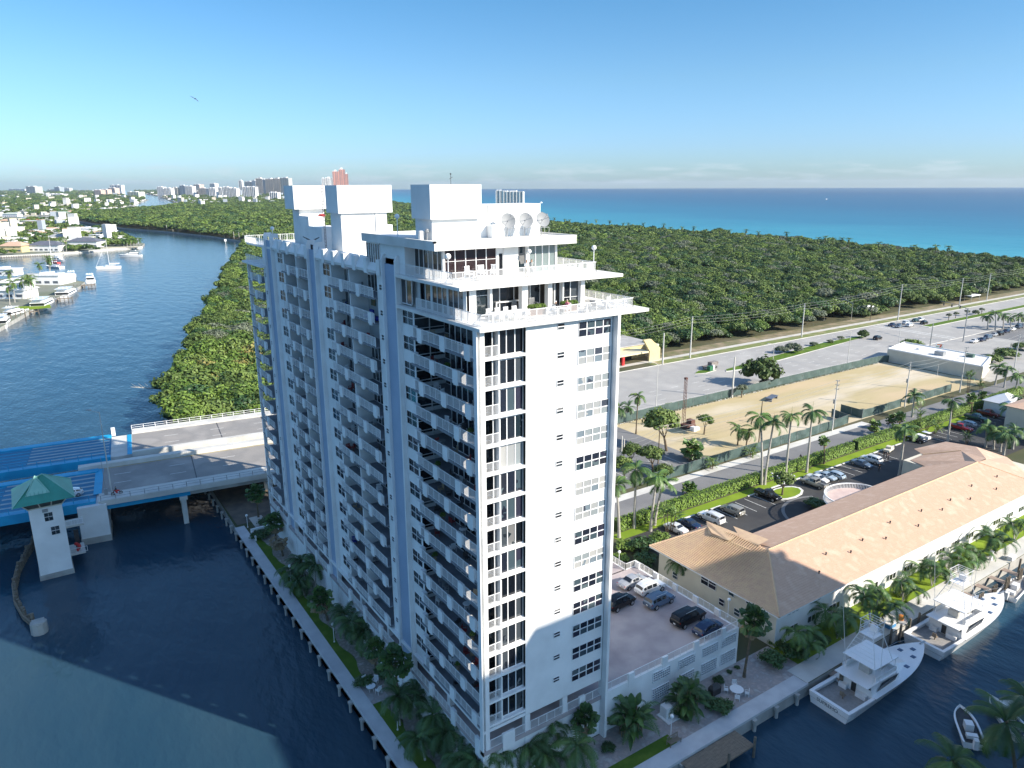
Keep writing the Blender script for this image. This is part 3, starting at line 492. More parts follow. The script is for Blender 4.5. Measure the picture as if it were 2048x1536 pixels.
PT = {'moto': (-22.83, 93.15, 7.6), 'ped': (110.79, 40.06, 1.8), 'ppl1': (128.89, 31.54, 1.8), 'ppl2': (127.58, 29.7, 1.8), 'ppl3': (119.09, 26.99, 1.8), 'ppl4': (122.93, 29.84, 1.8), 'rig': (107.5, 72.46, 1.8), 'sign7': (243.04, 76.99, 1.8), 'rubbish': (146.84, 77.0, 1.8), 'solar': (147.84, 77.59, 1.8), 'kiosk': (164.91, 104.82, 1.8), 'shelter': (399.89, 132.56, 1.8), 'fourchairs': (-3.73, 27.41, 1.8), 't2': (34.51, -4.22, 1.8), 'bench': (21.69, -6.03, 1.8), 'lampg': (22.26, -5.0, 1.8), 'l1': (-4.64, 34.63, 1.8), 'l2': (-5.02, 13.96, 1.8), 'l3': (-6.91, 50.06, 1.8), 'l3b': (-5.2, 56.09, 1.8), 'grill': (33.99, -1.8, 1.8), 'dockA': (24.83, -6.45, 1.6), 'dockB': (25.13, -9.01, 1.6), 'bin': (60.37, -6.67, 1.8), 'dbox': (64.59, -7.77, 1.8), 'dbox2': (67.9, -8.06, 1.8), 'pool': (147.98, 10.83, 1.8), 'cart1': (147.57, 32.62, 1.8), 'cart2': (151.15, 32.89, 1.8), 'cart3': (133.7, 33.1, 1.8), 'ent': (333.04, 186.57, 1.8)}
SKY = [(803, 5323, 833, 5288, 63, 'w'), (838, 5282, 871, 5245, 56, 'w'), (927, 5520, 953, 5489, 59, 'c'), (966, 5473, 995, 5439, 72, 'b'), (995, 5439, 1031, 5397, 68, 'w'), (1097, 5696, 1123, 5663, 34, 'p'), (1062, 5360, 1100, 5315, 55, 't'), (1043, 5045, 1065, 5020, 52, 'b'), (960, 4563, 986, 4533, 56, 'w'), (1035, 4752, 1065, 4718, 58, 'w'), (1017, 4499, 1048, 4465, 61, 'w'), (1048, 4465, 1078, 4431, 55, 'w'), (1136, 4638, 1149, 4623, 43, 'b'), (1340, 5400, 1356, 5381, 104, 'w'), (1057, 4208, 1084, 4179, 61, 'w'), (1080, 4183, 1109, 4152, 61, 'w'), (2243, 8734, 2293, 8652, 119, 't'), (2297, 8646, 2327, 8596, 130, 'w'), (1512, 5602, 1547, 5559, 120, 't'), (1547, 5559, 1563, 5539, 112, 'b'), (1563, 5539, 1602, 5489, 116, 't'), (1605, 5486, 1639, 5443, 119, 't'), (1642, 5440, 1684, 5387, 122, 'g'), (955, 3360, 982, 3332, 37, 'w'), (2019, 10365, 2073, 10272, 93, 'p'), (2166, 10110, 2209, 10033, 104, 'w'), (502, 6023, 541, 5977, 44, 'p'), (575, 6330, 613, 6284, 47, 'p'), (706, 7112, 748, 7057, 57, 'p'), (834, 8180, 916, 8066, 83, 'w'), (584, 4979, 636, 4921, 35, 'y'), (143, 7840, 207, 7756, 72, 'g'), (417, 10533, 483, 10431, 40, 'c'), (483, 10431, 530, 10359, 68, 'b'), (1190, 3332, 1203, 3327, 97, 'w'), (1203, 3327, 1236, 3315, 99, 'w'), (1236, 3315, 1263, 3305, 128, 'r'), (1263, 3305, 1289, 3295, 137, 'r'), (1289, 3295, 1301, 3290, 117, 'r'), (1255, 1957, 1273, 1941, 47, 's'), (1273, 1941, 1318, 1900, 44, 's'), (609, 11390, 691, 11258, 56, 'w'), (198, 6022, 254, 5958, 20, 'w'), (254, 5958, 300, 5904, 20, 'w'), (829, 12437, 1025, 12096, 27, 'w'), (63, 15670, 287, 15248, 41, 'w')]
HOUSES = [(-43.2, 835.2, -25.2, 822.0, 10.6, 'tan', 'tan tile-roofed house at the left edge of the far waterfront'),
 (-19.2, 831.6, 5.6, 813.3, 10.7, 'slate', 'large dark-roofed house with dormer on the far waterfront'),
 (16.3, 866.6, 42.6, 847.0, 10.4, 'slate2', 'long modern white house with dark roof and glass front on the far waterfront'),
 (4.6, 994.4, 19.4, 983.2, 8.2, 'grey', 'grey-roofed house behind the dark-roofed ones'),
 (41.8, 1092.2, 60.4, 1078.0, 9.1, 'whitebox', 'boxy white modern house near the far point'),
 (46.6, 983.6, 57.6, 975.3, 5.9, 'bluew', 'white house with blue windows near the far point'),
 (-46.5, 1172.5, -24.1, 1155.4, 10.5, 'flat', 'white flat-roofed house at the left edge in the middle distance'),
 (-21.1, 1102.8, 0.4, 1086.6, 7.6, 'orange', 'orange-roofed house before the cove'),
 (3.4, 1203.4, 21.0, 1189.8, 6.9, 'orange', 'small orange-roofed house near the cove'),
 (-17.6, 990.9, 3.8, 974.8, 4.6, 'flat', 'low white flat roof in front of the dark-roofed houses'),
 (59.8, 923.0, 69.3, 915.8, 4.5, 'orange', 'terracotta garden pavilion on the far point'),
 (-14.4, 1439.0, 9.0, 1420.6, 8.1, 'flat', 'white boathouse at the cove'),
 (-7.6, 1563.7, 11.9, 1548.3, 7.0, 'red', 'red-roofed boathouse at the cove'),
 (-45.7, 1548.2, -28.2, 1534.3, 8.6, 'orange', 'reddish house at the left edge beyond the cove'),
 (-32.2, 1607.2, -15.4, 1593.8, 7.1, 'flat', 'pale house left of the cove'),
 (-40.3, 1931.0, -13.2, 1908.7, 9.5, 'pale', 'pale green-roofed house left of the cove'),
 (55.6, 1959.8, 81.9, 1938.0, 10.0, 'greeng', 'green hip-roofed house across the cove'),
 (83.6, 2014.9, 105.0, 1997.1, 9.2, 'orange', 'orange-roofed waterfront house across the cove, left'),
 (103.8, 2039.4, 121.6, 2024.5, 9.3, 'orange', 'orange-roofed waterfront house across the cove, middle'),
 (124.7, 2064.7, 146.8, 2046.1, 10.7, 'orange', 'orange-roofed waterfront house across the cove, right'),
 (162.6, 2123.5, 183.4, 2105.8, 9.9, 'whitebox', 'white house at the far side of the cove')]
NHOUSES = [(-45.0, 459.2, -30.7, 449.1, 11.3, 'whiteh', 'white hip-roofed house at the left edge by the near docks'),
 (-43.5, 512.9, -30.4, 503.5, 7.5, 'whiteh', 'low white roof behind the near palms by the docks'),
 (-33.0, 538.9, -19.2, 528.9, 7.2, 'greyw', 'grey-roofed waterfront house with pale gables'),
 (-23.7, 519.6, -10.1, 509.9, 7.7, 'whitebox', 'white waterfront house with dark glazing facing the docks'),
 (-14.2, 525.4, -4.8, 518.6, 5.9, 'whitebox', 'white columned pool house at the dock end'),
 (-46.4, 597.1, -34.4, 588.5, 5.7, 'whitebox', 'white flat-roofed house at the left edge beyond the docks')]
FBOATS = [('cat', 38.5, 622.4, 20.9, 625.9, 'white catamaran sailboat with tall mast on the waterway', 'boats at anchor'),
 ('yacht', 68.3, 725.2, 49.6, 732.6, 'white motor yacht passing the far sandy point', 'boats under way'),
 ('yacht', 8.8, 526.3, 12.9, 589.0, 'white motor yacht moored bow away at the dock tip', 'yachts at the near docks'),
 ('yacht', 0.2, 567.3, -1.7, 533.8, 'white flybridge yacht with radar domes behind the dock', 'yachts at the near docks'),
 ('sport', -13.7, 449.4, -3.2, 483.3, 'white yacht with dark stern openings at the near docks', 'yachts at the near docks'),
 ('sport', -27.4, 408.9, -17.1, 442.3, 'large white yacht moored nearest the lawn', 'yachts at the near docks'),
 ('yacht', -41.1, 385.4, -29.8, 402.8, 'low white cruiser with red flag at the left picture edge', 'yachts at the near docks'),
 ('yacht', -42.7, 357.6, -37.7, 397.2, 'white open boat by the mooring piles at the bottom left of the docks', 'yachts at the near docks'),
 ('sail', -1.3, 651.1, -11.7, 668.1, 'white sailboat with tall bare mast beyond the dock palms', 'boats at anchor'),
 ('sailred', -1.0, 695.3, -10.1, 707.2, 'sailboat with red sail covers and two masts', 'boats at anchor'),
 ('yacht', -3.5, 718.7, 4.6, 707.3, 'white cruiser just beyond the red sailboat', 'boats at anchor')]
FPALMS = [(-35.7, 436.6, 11), (-38.1, 427.4, 10), (-28.1, 438.0, 13), (-29.5, 448.2, 11), (-27.5, 428.5, 12), (-37.4, 514.3, 9), (-19.7, 539.1, 11), (-13.1, 569.4, 13), (-12.8, 561.9, 12), (-31.9, 449.9, 10), (7.8, 783.9, 14), (11.0, 795.2, 11), (16.1, 1006.7, 12), (22.0, 1046.6, 12), (47.1, 952.2, 13), (59.1, 995.9, 15), (61.5, 794.0, 9), (64.4, 791.8, 10), (68.2, 796.6, 10), (71.6, 801.7, 9), (74.2, 799.8, 10), (77.7, 805.0, 9), (-17.2, 875.4, 9), (-24.1, 857.4, 8), (-33.8, 879.9, 8)]
SHPALMS = [(689.0, 897.0, 10), (683.0, 862.0, 8), (679.0, 846.0, 8), (672.0, 797.0, 9), (683.0, 788.0, 12), (672.0, 746.0, 13), (667.0, 702.0, 10), (659.0, 665.0, 14), (657.0, 626.0, 15), (646.0, 584.0, 11), (643.0, 563.0, 14), (634.0, 536.0, 10), (636.0, 504.0, 12), (637.0, 482.0, 15), (635.0, 464.0, 12), (617.0, 416.0, 18), (604.0, 371.0, 12), (604.0, 364.0, 16), (599.0, 353.0, 14), (601.0, 345.0, 15), (601.0, 338.0, 15), (593.0, 305.0, 12), (585.0, 270.0, 12), (582.0, 251.0, 15), (581.0, 241.0, 15), (692.0, 916.0, 8), (670.0, 716.0, 8), (649.0, 606.0, 8), (634.0, 525.0, 9), (610.0, 397.0, 9)]
# ================================================================ setting
GZ = 1.8
def poly(name, pts, z, mat, mb=None):
    m = mb or MB(); m.add([(x, y, z) for x, y in pts], [tuple(range(len(pts)))]); return struct(name, m, mat)
def rect(name, x0, y0, x1, y1, z, mat): return poly(name, [(x0, y0), (x1, y0), (x1, y1), (x0, y1)], z, mat)
watm = WATER('canal_water', (.014, .048, .082), (.026, .062, .092), .05, .09, .35, 1.1, .25, .22)
ocem = WATER('sea_water', (0, 0, 0), (0, 0, 0), .002, .35, .25, .12, .15, .03, ocean=True)
RH = 15500
# one sheet of inland water out to the horizon, and the sea east of the beach
m = MB(); n = 96
m.add([(CAMP[0]+RH*cos(2*pi*i/n), CAMP[1]+RH*sin(2*pi*i/n), 0) for i in range(n)], [tuple(range(n))]); struct('water', m, watm)
SH = [(640, -900), (636, 0), (634, 150), (668, 305), (684, 422), (712, 584), (712, 777), (735, 942), (860, 1500), (1150, 2432), (1560, 3800), (2000, 5200), (4600, 14500)]
m = MB(); O_ = SH+[(CAMP[0]+RH*sin(a), CAMP[1]+RH*cos(a)) for a in [radians(x) for x in range(19, 130, 3)]]
m.add([(x, y, .02) for x, y in O_], [tuple(range(len(O_)-1, -1, -1))]); struct('sea', m, ocem)
surf = MB()
for i in range(len(SH)-2):
    (ax, ay), (bx, by) = SH[i], SH[i+1]
    surf.quad((ax-6, ay, .05), (ax+7, ay, .05), (bx+7, by, .05), (bx-6, by, .05))
struct('surf', surf, M('surf_foam', (.7, .72, .72), (.25, .45, .48), .15, .6, lo=.4, hi=.6))
def landmass(name, pts, mat, z=GZ):
    m = MB(); n = len(pts); P_ = [(x, y, -1.5) for x, y in pts]+[(x, y, z) for x, y in pts]
    m.add(P_, [tuple(range(n, 2*n))]); m.add(P_, [(i, (i+1) % n, n+(i+1) % n, n+i) for i in range(n)], 1); return struct(name, m, [mat, concrete])
BANK = [(-5, 106), (-4, 166), (3.6, 190), (15.5, 226), (25.4, 267), (43, 326), (63, 393), (95, 503), (148, 686), (184, 813), (197, 833), (184, 975), (155, 1133), (118.6, 1260), (98, 1411), (70, 1737), (101, 1988), (307, 2294), (408, 2534), (465, 2773), (563, 3437), (710, 4507), (900, 6000), (1500, 12000), (2100, 15000)]
landmass('ground', [(-5.5, 80), (-5.5, -8), (420, -8), (420, -900)]+[(x-22, y) for x, y in SH]+list(reversed(BANK)), soil)
landmass('ground', [(30, -300), (430, -300), (430, -29), (140, -29), (60, -29), (46, -31), (30, -45)], land)
landmass('ground', [(-43, 348), (-30, 397), (-16, 441), (0, 495), (5, 520), (-12, 560), (-43, 574), (-400, 560), (-400, 300)], land)
landmass('ground', [(-43, 793), (-3, 797), (42, 820), (62, 829), (84, 838), (93, 883), (85, 938), (88, 1085), (67, 1217), (60, 1500), (60, 1690), (-900, 1690), (-900, 793)], land)
landmass('ground', [(-500, 1990), (27, 2006), (84, 1965), (112, 2100), (304, 2690), (450, 3500), (591, 4250), (560, 4900), (600, 8000), (1400, 15000), (-6000, 15000), (-9000, 4000), (-1200, 1990)], land)
m = MB()
for i in range(len(SH)-1):
    (ax, ay), (bx, by) = SH[i], SH[i+1]
    m.quad((ax-30, ay, GZ+.01), (ax+4, ay, .03), (bx+4, by, .03), (bx-30, by, GZ+.01))
struct('beach', m, beach)
# ---- main road, side road, verges
rect('road', 40, 91, 560, 127, GZ+.004, asph)
rect('road', 40, 40.8, 300, 47.6, GZ+.004, asph2)
rect('pavement', 50, 47.6, 150, 49.9, GZ+.006, concl)
rect('grass_verge', 100, 86.6, 218, 88.6, GZ+.005, verge)
rect('pavement', 40, 88.6, 222, 91, GZ+.008, sidew)
rect('grass_verge', 150, 127.3, 560, 132, GZ+.005, verge)
rect('pavement', 120, 132, 560, 134.6, GZ+.009, sidew)
rect('dirt_strip', 150, 134.6, 560, 141, GZ+.004, M('leaf_litter', (.30, .24, .16), (.20, .17, .10), .3, .95, third=(.13, .14, .06), lo=.3, hi=.7))
rect('bare_lot', 93, 51, 221, 84.8, GZ+.004, sand)
rect('car_park', 40, 51.5, 93, 85, GZ+.006, asph2)
rect('road', 222, 50, 300, 91, GZ+.003, asph)
rect('road', 300, -2, 560, 91, GZ+.003, asph2)
m = MB()
for x0, x1, y0 in ((40, 560, 127.0), (40, 560, 90.8)): m.box(x0, y0, GZ, x1, y0+.25, GZ+.14)
struct('kerb', m, concl)
# medians: planted islands with kerbs
def island(pts, h=.14, top=grass):
    m = MB(); m.prism(pts, GZ, GZ+h); struct('kerb', m, concl)
    cx = sum(p[0] for p in pts)/len(pts); cy = sum(p[1] for p in pts)/len(pts)
    m = MB(); m.add([(cx+(x-cx)*.985, cy+(y-cy)*.88, GZ+h+.004) for x, y in pts], [tuple(range(len(pts)))]); struct('traffic_island', m, top)
island([(163, 107), (170, 105.8), (184, 106.5), (245, 113), (258, 114.5), (258, 117), (232, 117.6), (190, 112.5), (165, 109)])
island([(300, 110), (520, 112), (520, 116), (300, 114)])
island([(152, 111), (156, 109.5), (162, 110.5), (163, 113), (156, 113.5)])
m = MB()
for k in range(26):       # lane dashes
    for y in (95.2, 99.4, 103.2, 119.2, 123.0):
        x = 100+k*9.5+(y*3 % 5)
        if x < 290 and not (y > 116 and x < 175): m.quad((x, y, GZ+.012), (x+3, y, GZ+.012), (x+3, y+.16, GZ+.012), (x, y+.16, GZ+.012))
m.quad((100, 91.9, GZ+.012), (222, 91.9, GZ+.012), (222, 92.05, GZ+.012), (100, 92.05, GZ+.012))
for x in (283, 286): m.quad((x, 92, GZ+.012), (x+.6, 92, GZ+.012), (x+.6, 126, GZ+.012), (x, 126, GZ+.012))
struct('road_marking', m, paintw)
# ---- condominium car park, lawn, quay
rect('car_park', 52, 16, 190, 34.7, GZ+.004, asphd)
rect('lawn', 50, 34.9, 200, 37.2, GZ+.005, grassb)
rect('lawn', 46, -4.9, 190, -.4, GZ+.005, grassb)
rect('path', 96.6, -4.9, 98.2, -.5, GZ+.009, sidew)
poly('path', [(86, -4.9), (88.5, -4.9), (93.5, -.5), (91, -.5)], GZ+.009, sidew)
m = MB(); m.box(43.6, -7.9, .9, 190, -4.9, GZ+.06); struct('quay', m, concl)
m = MB()
for k in range(12):
    if k not in (3, 4): m.box(66.3+k*3.7, 34.55, GZ, 69.2+k*3.7, 34.85, GZ+.15)
for k in range(10): m.box(111+k*3.1, 34.3, GZ, 113.6+k*3.1, 34.6, GZ+.15)
struct('kerb', m, paintw)
m = MB()
for x in [66.1+i*2.85 for i in range(9)]+[104.5+i*2.9 for i in range(10)]+[152+i*2.9 for i in range(12)]:
    m.quad((x, 29.0, GZ+.010), (x+.12, 29.0, GZ+.010), (x+.12, 34.3, GZ+.010), (x, 34.3, GZ+.010))
for x in [47+i*2.7 for i in range(16)]: m.quad((x, 56, GZ+.010), (x+.12, 56, GZ+.010), (x+.12, 61, GZ+.010), (x, 61, GZ+.010))
struct('parking_marking', m, paintw)
m = MB(); m.prism([(92.5+3.2*cos(t)*1.5, 31.4+2.6*sin(t)) for t in [i*pi/6 for i in range(12)]], GZ, GZ+.15); struct('kerb', m, paintw)
m = MB(); m.prism([(92.5+2.8*cos(t)*1.5, 31.4+2.2*sin(t)) for t in [i*pi/6 for i in range(12)]], GZ+.1, GZ+.155); struct('traffic_island', m, grassb)
m = MB()
for r0, r1 in ((7.4, 7.9),):
    P_ = [(91+r*cos(t)*1.25, 19+r*sin(t)*1.25, GZ+.010) for r in (r0, r1) for t in [i*pi/24 for i in range(8, 40)]]; h = len(P_)//2
    m.add(P_, [(i, h+i, h+i+1, i+1) for i in range(h-1)])
struct('driveway_band', m, asph2)
# ---- tower gardens
m = MB(); m.box(-5.5, -7.9, -1, 43.5, -6.0, GZ+.06); m.box(-5.5, -6.0, -1, -4.0, 79, GZ+.06)
m.box(-5.75, -8.1, GZ-.25, 43.6, -7.9, GZ+.1); m.box(-5.75, -7.9, GZ-.25, -5.5, 79, GZ+.1)
struct('promenade', m, M('promenade_concrete', (.55, .55, .55), (.46, .46, .47), .5, .85, detail=7, bump=.1))
rect('lawn', -4.0, -1.0, -2.3, 74, GZ+.006, grass); rect('lawn', 1.5, -6.0, 22.3, -4.4, GZ+.006, grass)
rect('terrace', -2.8, -6, 46, 0, GZ+.003, paver)
m = MB(); P_ = []
rg = random.Random(3)
for k in range(64):        # wavy-edged gravel bed along the west side
    y = k*1.15; P_.append((-1.9-.75*abs(sin(y*.42))-.3*rg.random(), y, GZ+.012))
b = len(P_); P_ += [(.2, p[1], GZ+.012) for p in P_]
m.add(P_, [(i, i+1, b+i+1, b+i) for i in range(b-1)]); struct('gravel_bed', m, M('gravel', (.34, .29, .25), (.22, .19, .16), 1.5, .95, third=(.42, .38, .34), lo=.3, hi=.7, bump=.6, bs=7))
rect('patio', -4.0, 19.5, -1.7, 25, GZ+.016, paver)
rect('dirt_strip', -5.0, 80, 6, 112, GZ+.01, M('under_bridge_dirt', (.17, .14, .11), (.10, .09, .08), .5, .95))
rect('path', -2.4, 76, 0, 82, GZ+.02, sidew)
m = MB(); m.box(-4.0, 74, GZ, -.6, 74.3, GZ+1.3); m.box(-4.0, 74, GZ, -3.7, 71.5, GZ+.9); struct('garden_wall', m, white)
# ================================================================ the tower
T = thing('apartment_tower', 'tall white high-rise with stepped terraces, ribbed balcony front and three rooftop lift blocks', 'apartment building', (8, 36, GZ))
FH = 2.75
def FZ(r): return 48.45-FH*r              # floor top of row r (row 0 is under the lower terrace; -1 above)
def CZ(r): return 51.0-FH*r
# core body, kept 4 m inside the balconies
m = MB()
m.box(4.2, .5, 9.4, 15.75, 66.5, 51.0); m.box(4.2, 16.3, 51, 15.75, 66.5, 54.2)
m.box(.5, 12.9, 9.4, 4.2, 16.2, 51.0); m.box(.5, 16.2, 9.4, 4.2, 19.3, 55.9); m.box(.5, 19.3, 9.4, 4.2, 21.9, 54.2); m.box(.5, 36.0, 9.4, 4.2, 43.6, 54.2); m.box(.5, 55.3, 9.4, 4.2, 66.5, 54.2)
m.box(5.84, 0, 9.4, 15.8, .5, 51.0)
wp(T, 'wall', m, white)
m = MB(); m.box(15.75, 16, 2, 16.1, 66.5, 54.2); m.box(15.75, 0, 9.4, 16.1, 16, 51); wp(T, 'end_wall', m, white)
# parking level under the tower
m = MB(); m.box(.0, -.05, 6.6, 16.2, 75, 7.1); wp(T, 'parking_floor', m, deckm)
m = MB(); m.box(.5, .5, 1.8, 16, 74.5, 6.6); wp(T, 'podium_wall', m, white)
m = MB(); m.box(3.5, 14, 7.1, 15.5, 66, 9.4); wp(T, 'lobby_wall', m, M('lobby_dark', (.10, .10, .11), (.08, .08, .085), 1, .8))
m = MB(); m.box(.1, .05, 9.15, 16.1, 75, 9.5); wp(T, 'floor_slab', m, white)
# fins and channels of the west front, corner pillars
def col(nm, x0, y0, x1, y1, z0, z1, mt=white): m = MB(); m.box(x0, y0, z0, x1, y1, z1); wp(T, nm, m, mt)
for y0, z1 in ((15.95, 56.35), (19.3, 56.35), (40.45, 56.3), (43.45, 56.4), (59.9, 56.4), (63.25, 56.4)):
    m = MB(); m.box(0, y0, 1.8, .62, y0+.27, z1-.55)
    m.add([(0, y0, z1-.55), (.62, y0, z1-.55), (.62, y0+.27, z1-.55), (0, y0+.27, z1-.55), (.25, y0, z1), (1.3, y0, z1), (1.3, y0+.27, z1), (.25, y0+.27, z1), (1.3, y0, z1-.8), (1.3, y0+.27, z1-.8)],
          [(4, 5, 6, 7), (0, 4, 7, 3), (0, 1, 5, 4), (3, 7, 6, 2), (1, 8, 5), (2, 6, 9)])
    wp(T, 'fin', m, white)
for y0, y1, z1 in ((16.22, 19.3, 55.3), (40.72, 43.45, 55.2), (60.17, 63.25, 55.3)):
    m = MB(); m.box(.35, y0, 2.0, .495, y1, z1); wp(T, 'channel_wall', m, bluewall)
m = MB(); m.box(0, -.05, 1.8, .12, .5, 51); m.box(.12, .35, 1.8, .4, .5, 51); m.box(.4, 0, 1.8, .86, .5, 51); wp(T, 'corner_pillar', m, white)
col('corner_pillar', 0, 74.1, .5, 74.6, 1.8, 51.0); col('corner_pillar', 15.3, 74.1, 16, 74.6, 1.8, 51.0)
m = MB(); m.box(15.8, -.75, 1.8, 16.15, 0, 51.0); m.box(15.8, 0, 1.8, 16.45, .5, 51); wp(T, 'corner_pillar', m, white)
for x in (5.6, 10.6): col('pillar', x-.3, .05, x+.35, .6, 1.8, 9.2)
for y in (8, 24, 33, 50, 57, 68): col('pillar', .6, y, 1.2, y+.6, 7.1, 9.2)
col('pillar', 5.3, -.02, 5.84, .5, 9.4, 51.0)
# ---------------------------------------------------------------- rails
_rc = {}
def rail_mesh(L, h=1.12, sp=.115, post=1.15):
    k = (round(L, 2), h, sp)
    if k in _rc: return _rc[k]
    m = MB(); m.box(0, -.03, h-.05, L, .03, h); m.box(0, -.02, .08, L, .02, .12)
    n = max(1, int(round(L/post)))
    for i in range(n+1): m.box(L*i/n-.025, -.025, 0, L*i/n+.025, .025, h)
    n2 = int(L/sp)
    for i in range(1, n2): x = L*i/n2; m.box(x-.012, -.012, .1, x+.012, .012, h-.04, skip='bt')
    _rc[k] = m.mesh('railing', railw); return _rc[k]
def rail(root, x0, y0, x1, y1, z, h=1.12, sp=.115, post=1.15, name='railing'):
    L = hypot(x1-x0, y1-y0); R = root.location if root else (0, 0, 0)
    return obj(name, rail_mesh(L, h, sp, post), root, (x0-R[0], y0-R[1], z-R[2]), atan2(y1-y0, x1-x0))
def part(nm, me, x, y, z, rz=0, root=None):
    root = root or T; R = root.location; return obj(nm, me, root, (x-R[0], y-R[1], z-R[2]), rz)
m = MB(); m.box(-.13, .1, -.2, .12, 1.1, 1.12); m.box(-.1, .22, -.34, .08, .98, -.2); m.box(-.1, .15, 1.12, .1, 1.05, 1.13, 1)
planter_me = m.mesh('planter', [white, offwhite])
# windows: frame with mullions, panes set 4 cm back
def win_mesh(L, H, nx, ny, f=.06):
    m = MB()
    for i in range(nx+1): x = L*i/nx; m.box(x-f/2 if i else 0, -.05, 0, x+f/2 if i < nx else L, .03, H)
    for j in range(ny+1): z = H*j/ny; m.box(0, -.046, z-f/2 if j else 0, L, .027, z+f/2 if j < ny else H)
    return m.mesh('window', railw)
_pc = {}
def pane(parent, x0, z0, w, h, mat, y=.0, name='pane'):
    k = (round(w, 2), round(h, 2), mat.name)
    if k not in _pc: m = MB(); m.box(0, 0, 0, w, .03, h); _pc[k] = m.mesh('pane', mat)
    return obj(name, _pc[k], parent, (x0, y, z0))
w22 = win_mesh(2.4, 1.5, 2, 2); w24 = win_mesh(4.1, 1.5, 4, 2, .09); w12 = win_mesh(.84, .62, 1, 2, .07)
npane = [0]
def window(me, x, y, z, rz, L, H, nx, ny, mat, split=True, root=None):
    w = part('window', me, x, y, z, rz, root)
    if split:
        for i in range(nx):
            for j in range(ny): pane(w, L*i/nx, H*j/ny, L/nx, H/ny, mat, -.0)
    else: pane(w, 0, 0, L, H, mat, -.0)
    return w
WM = -pi/2                                   # facing west: local +x runs to -Y
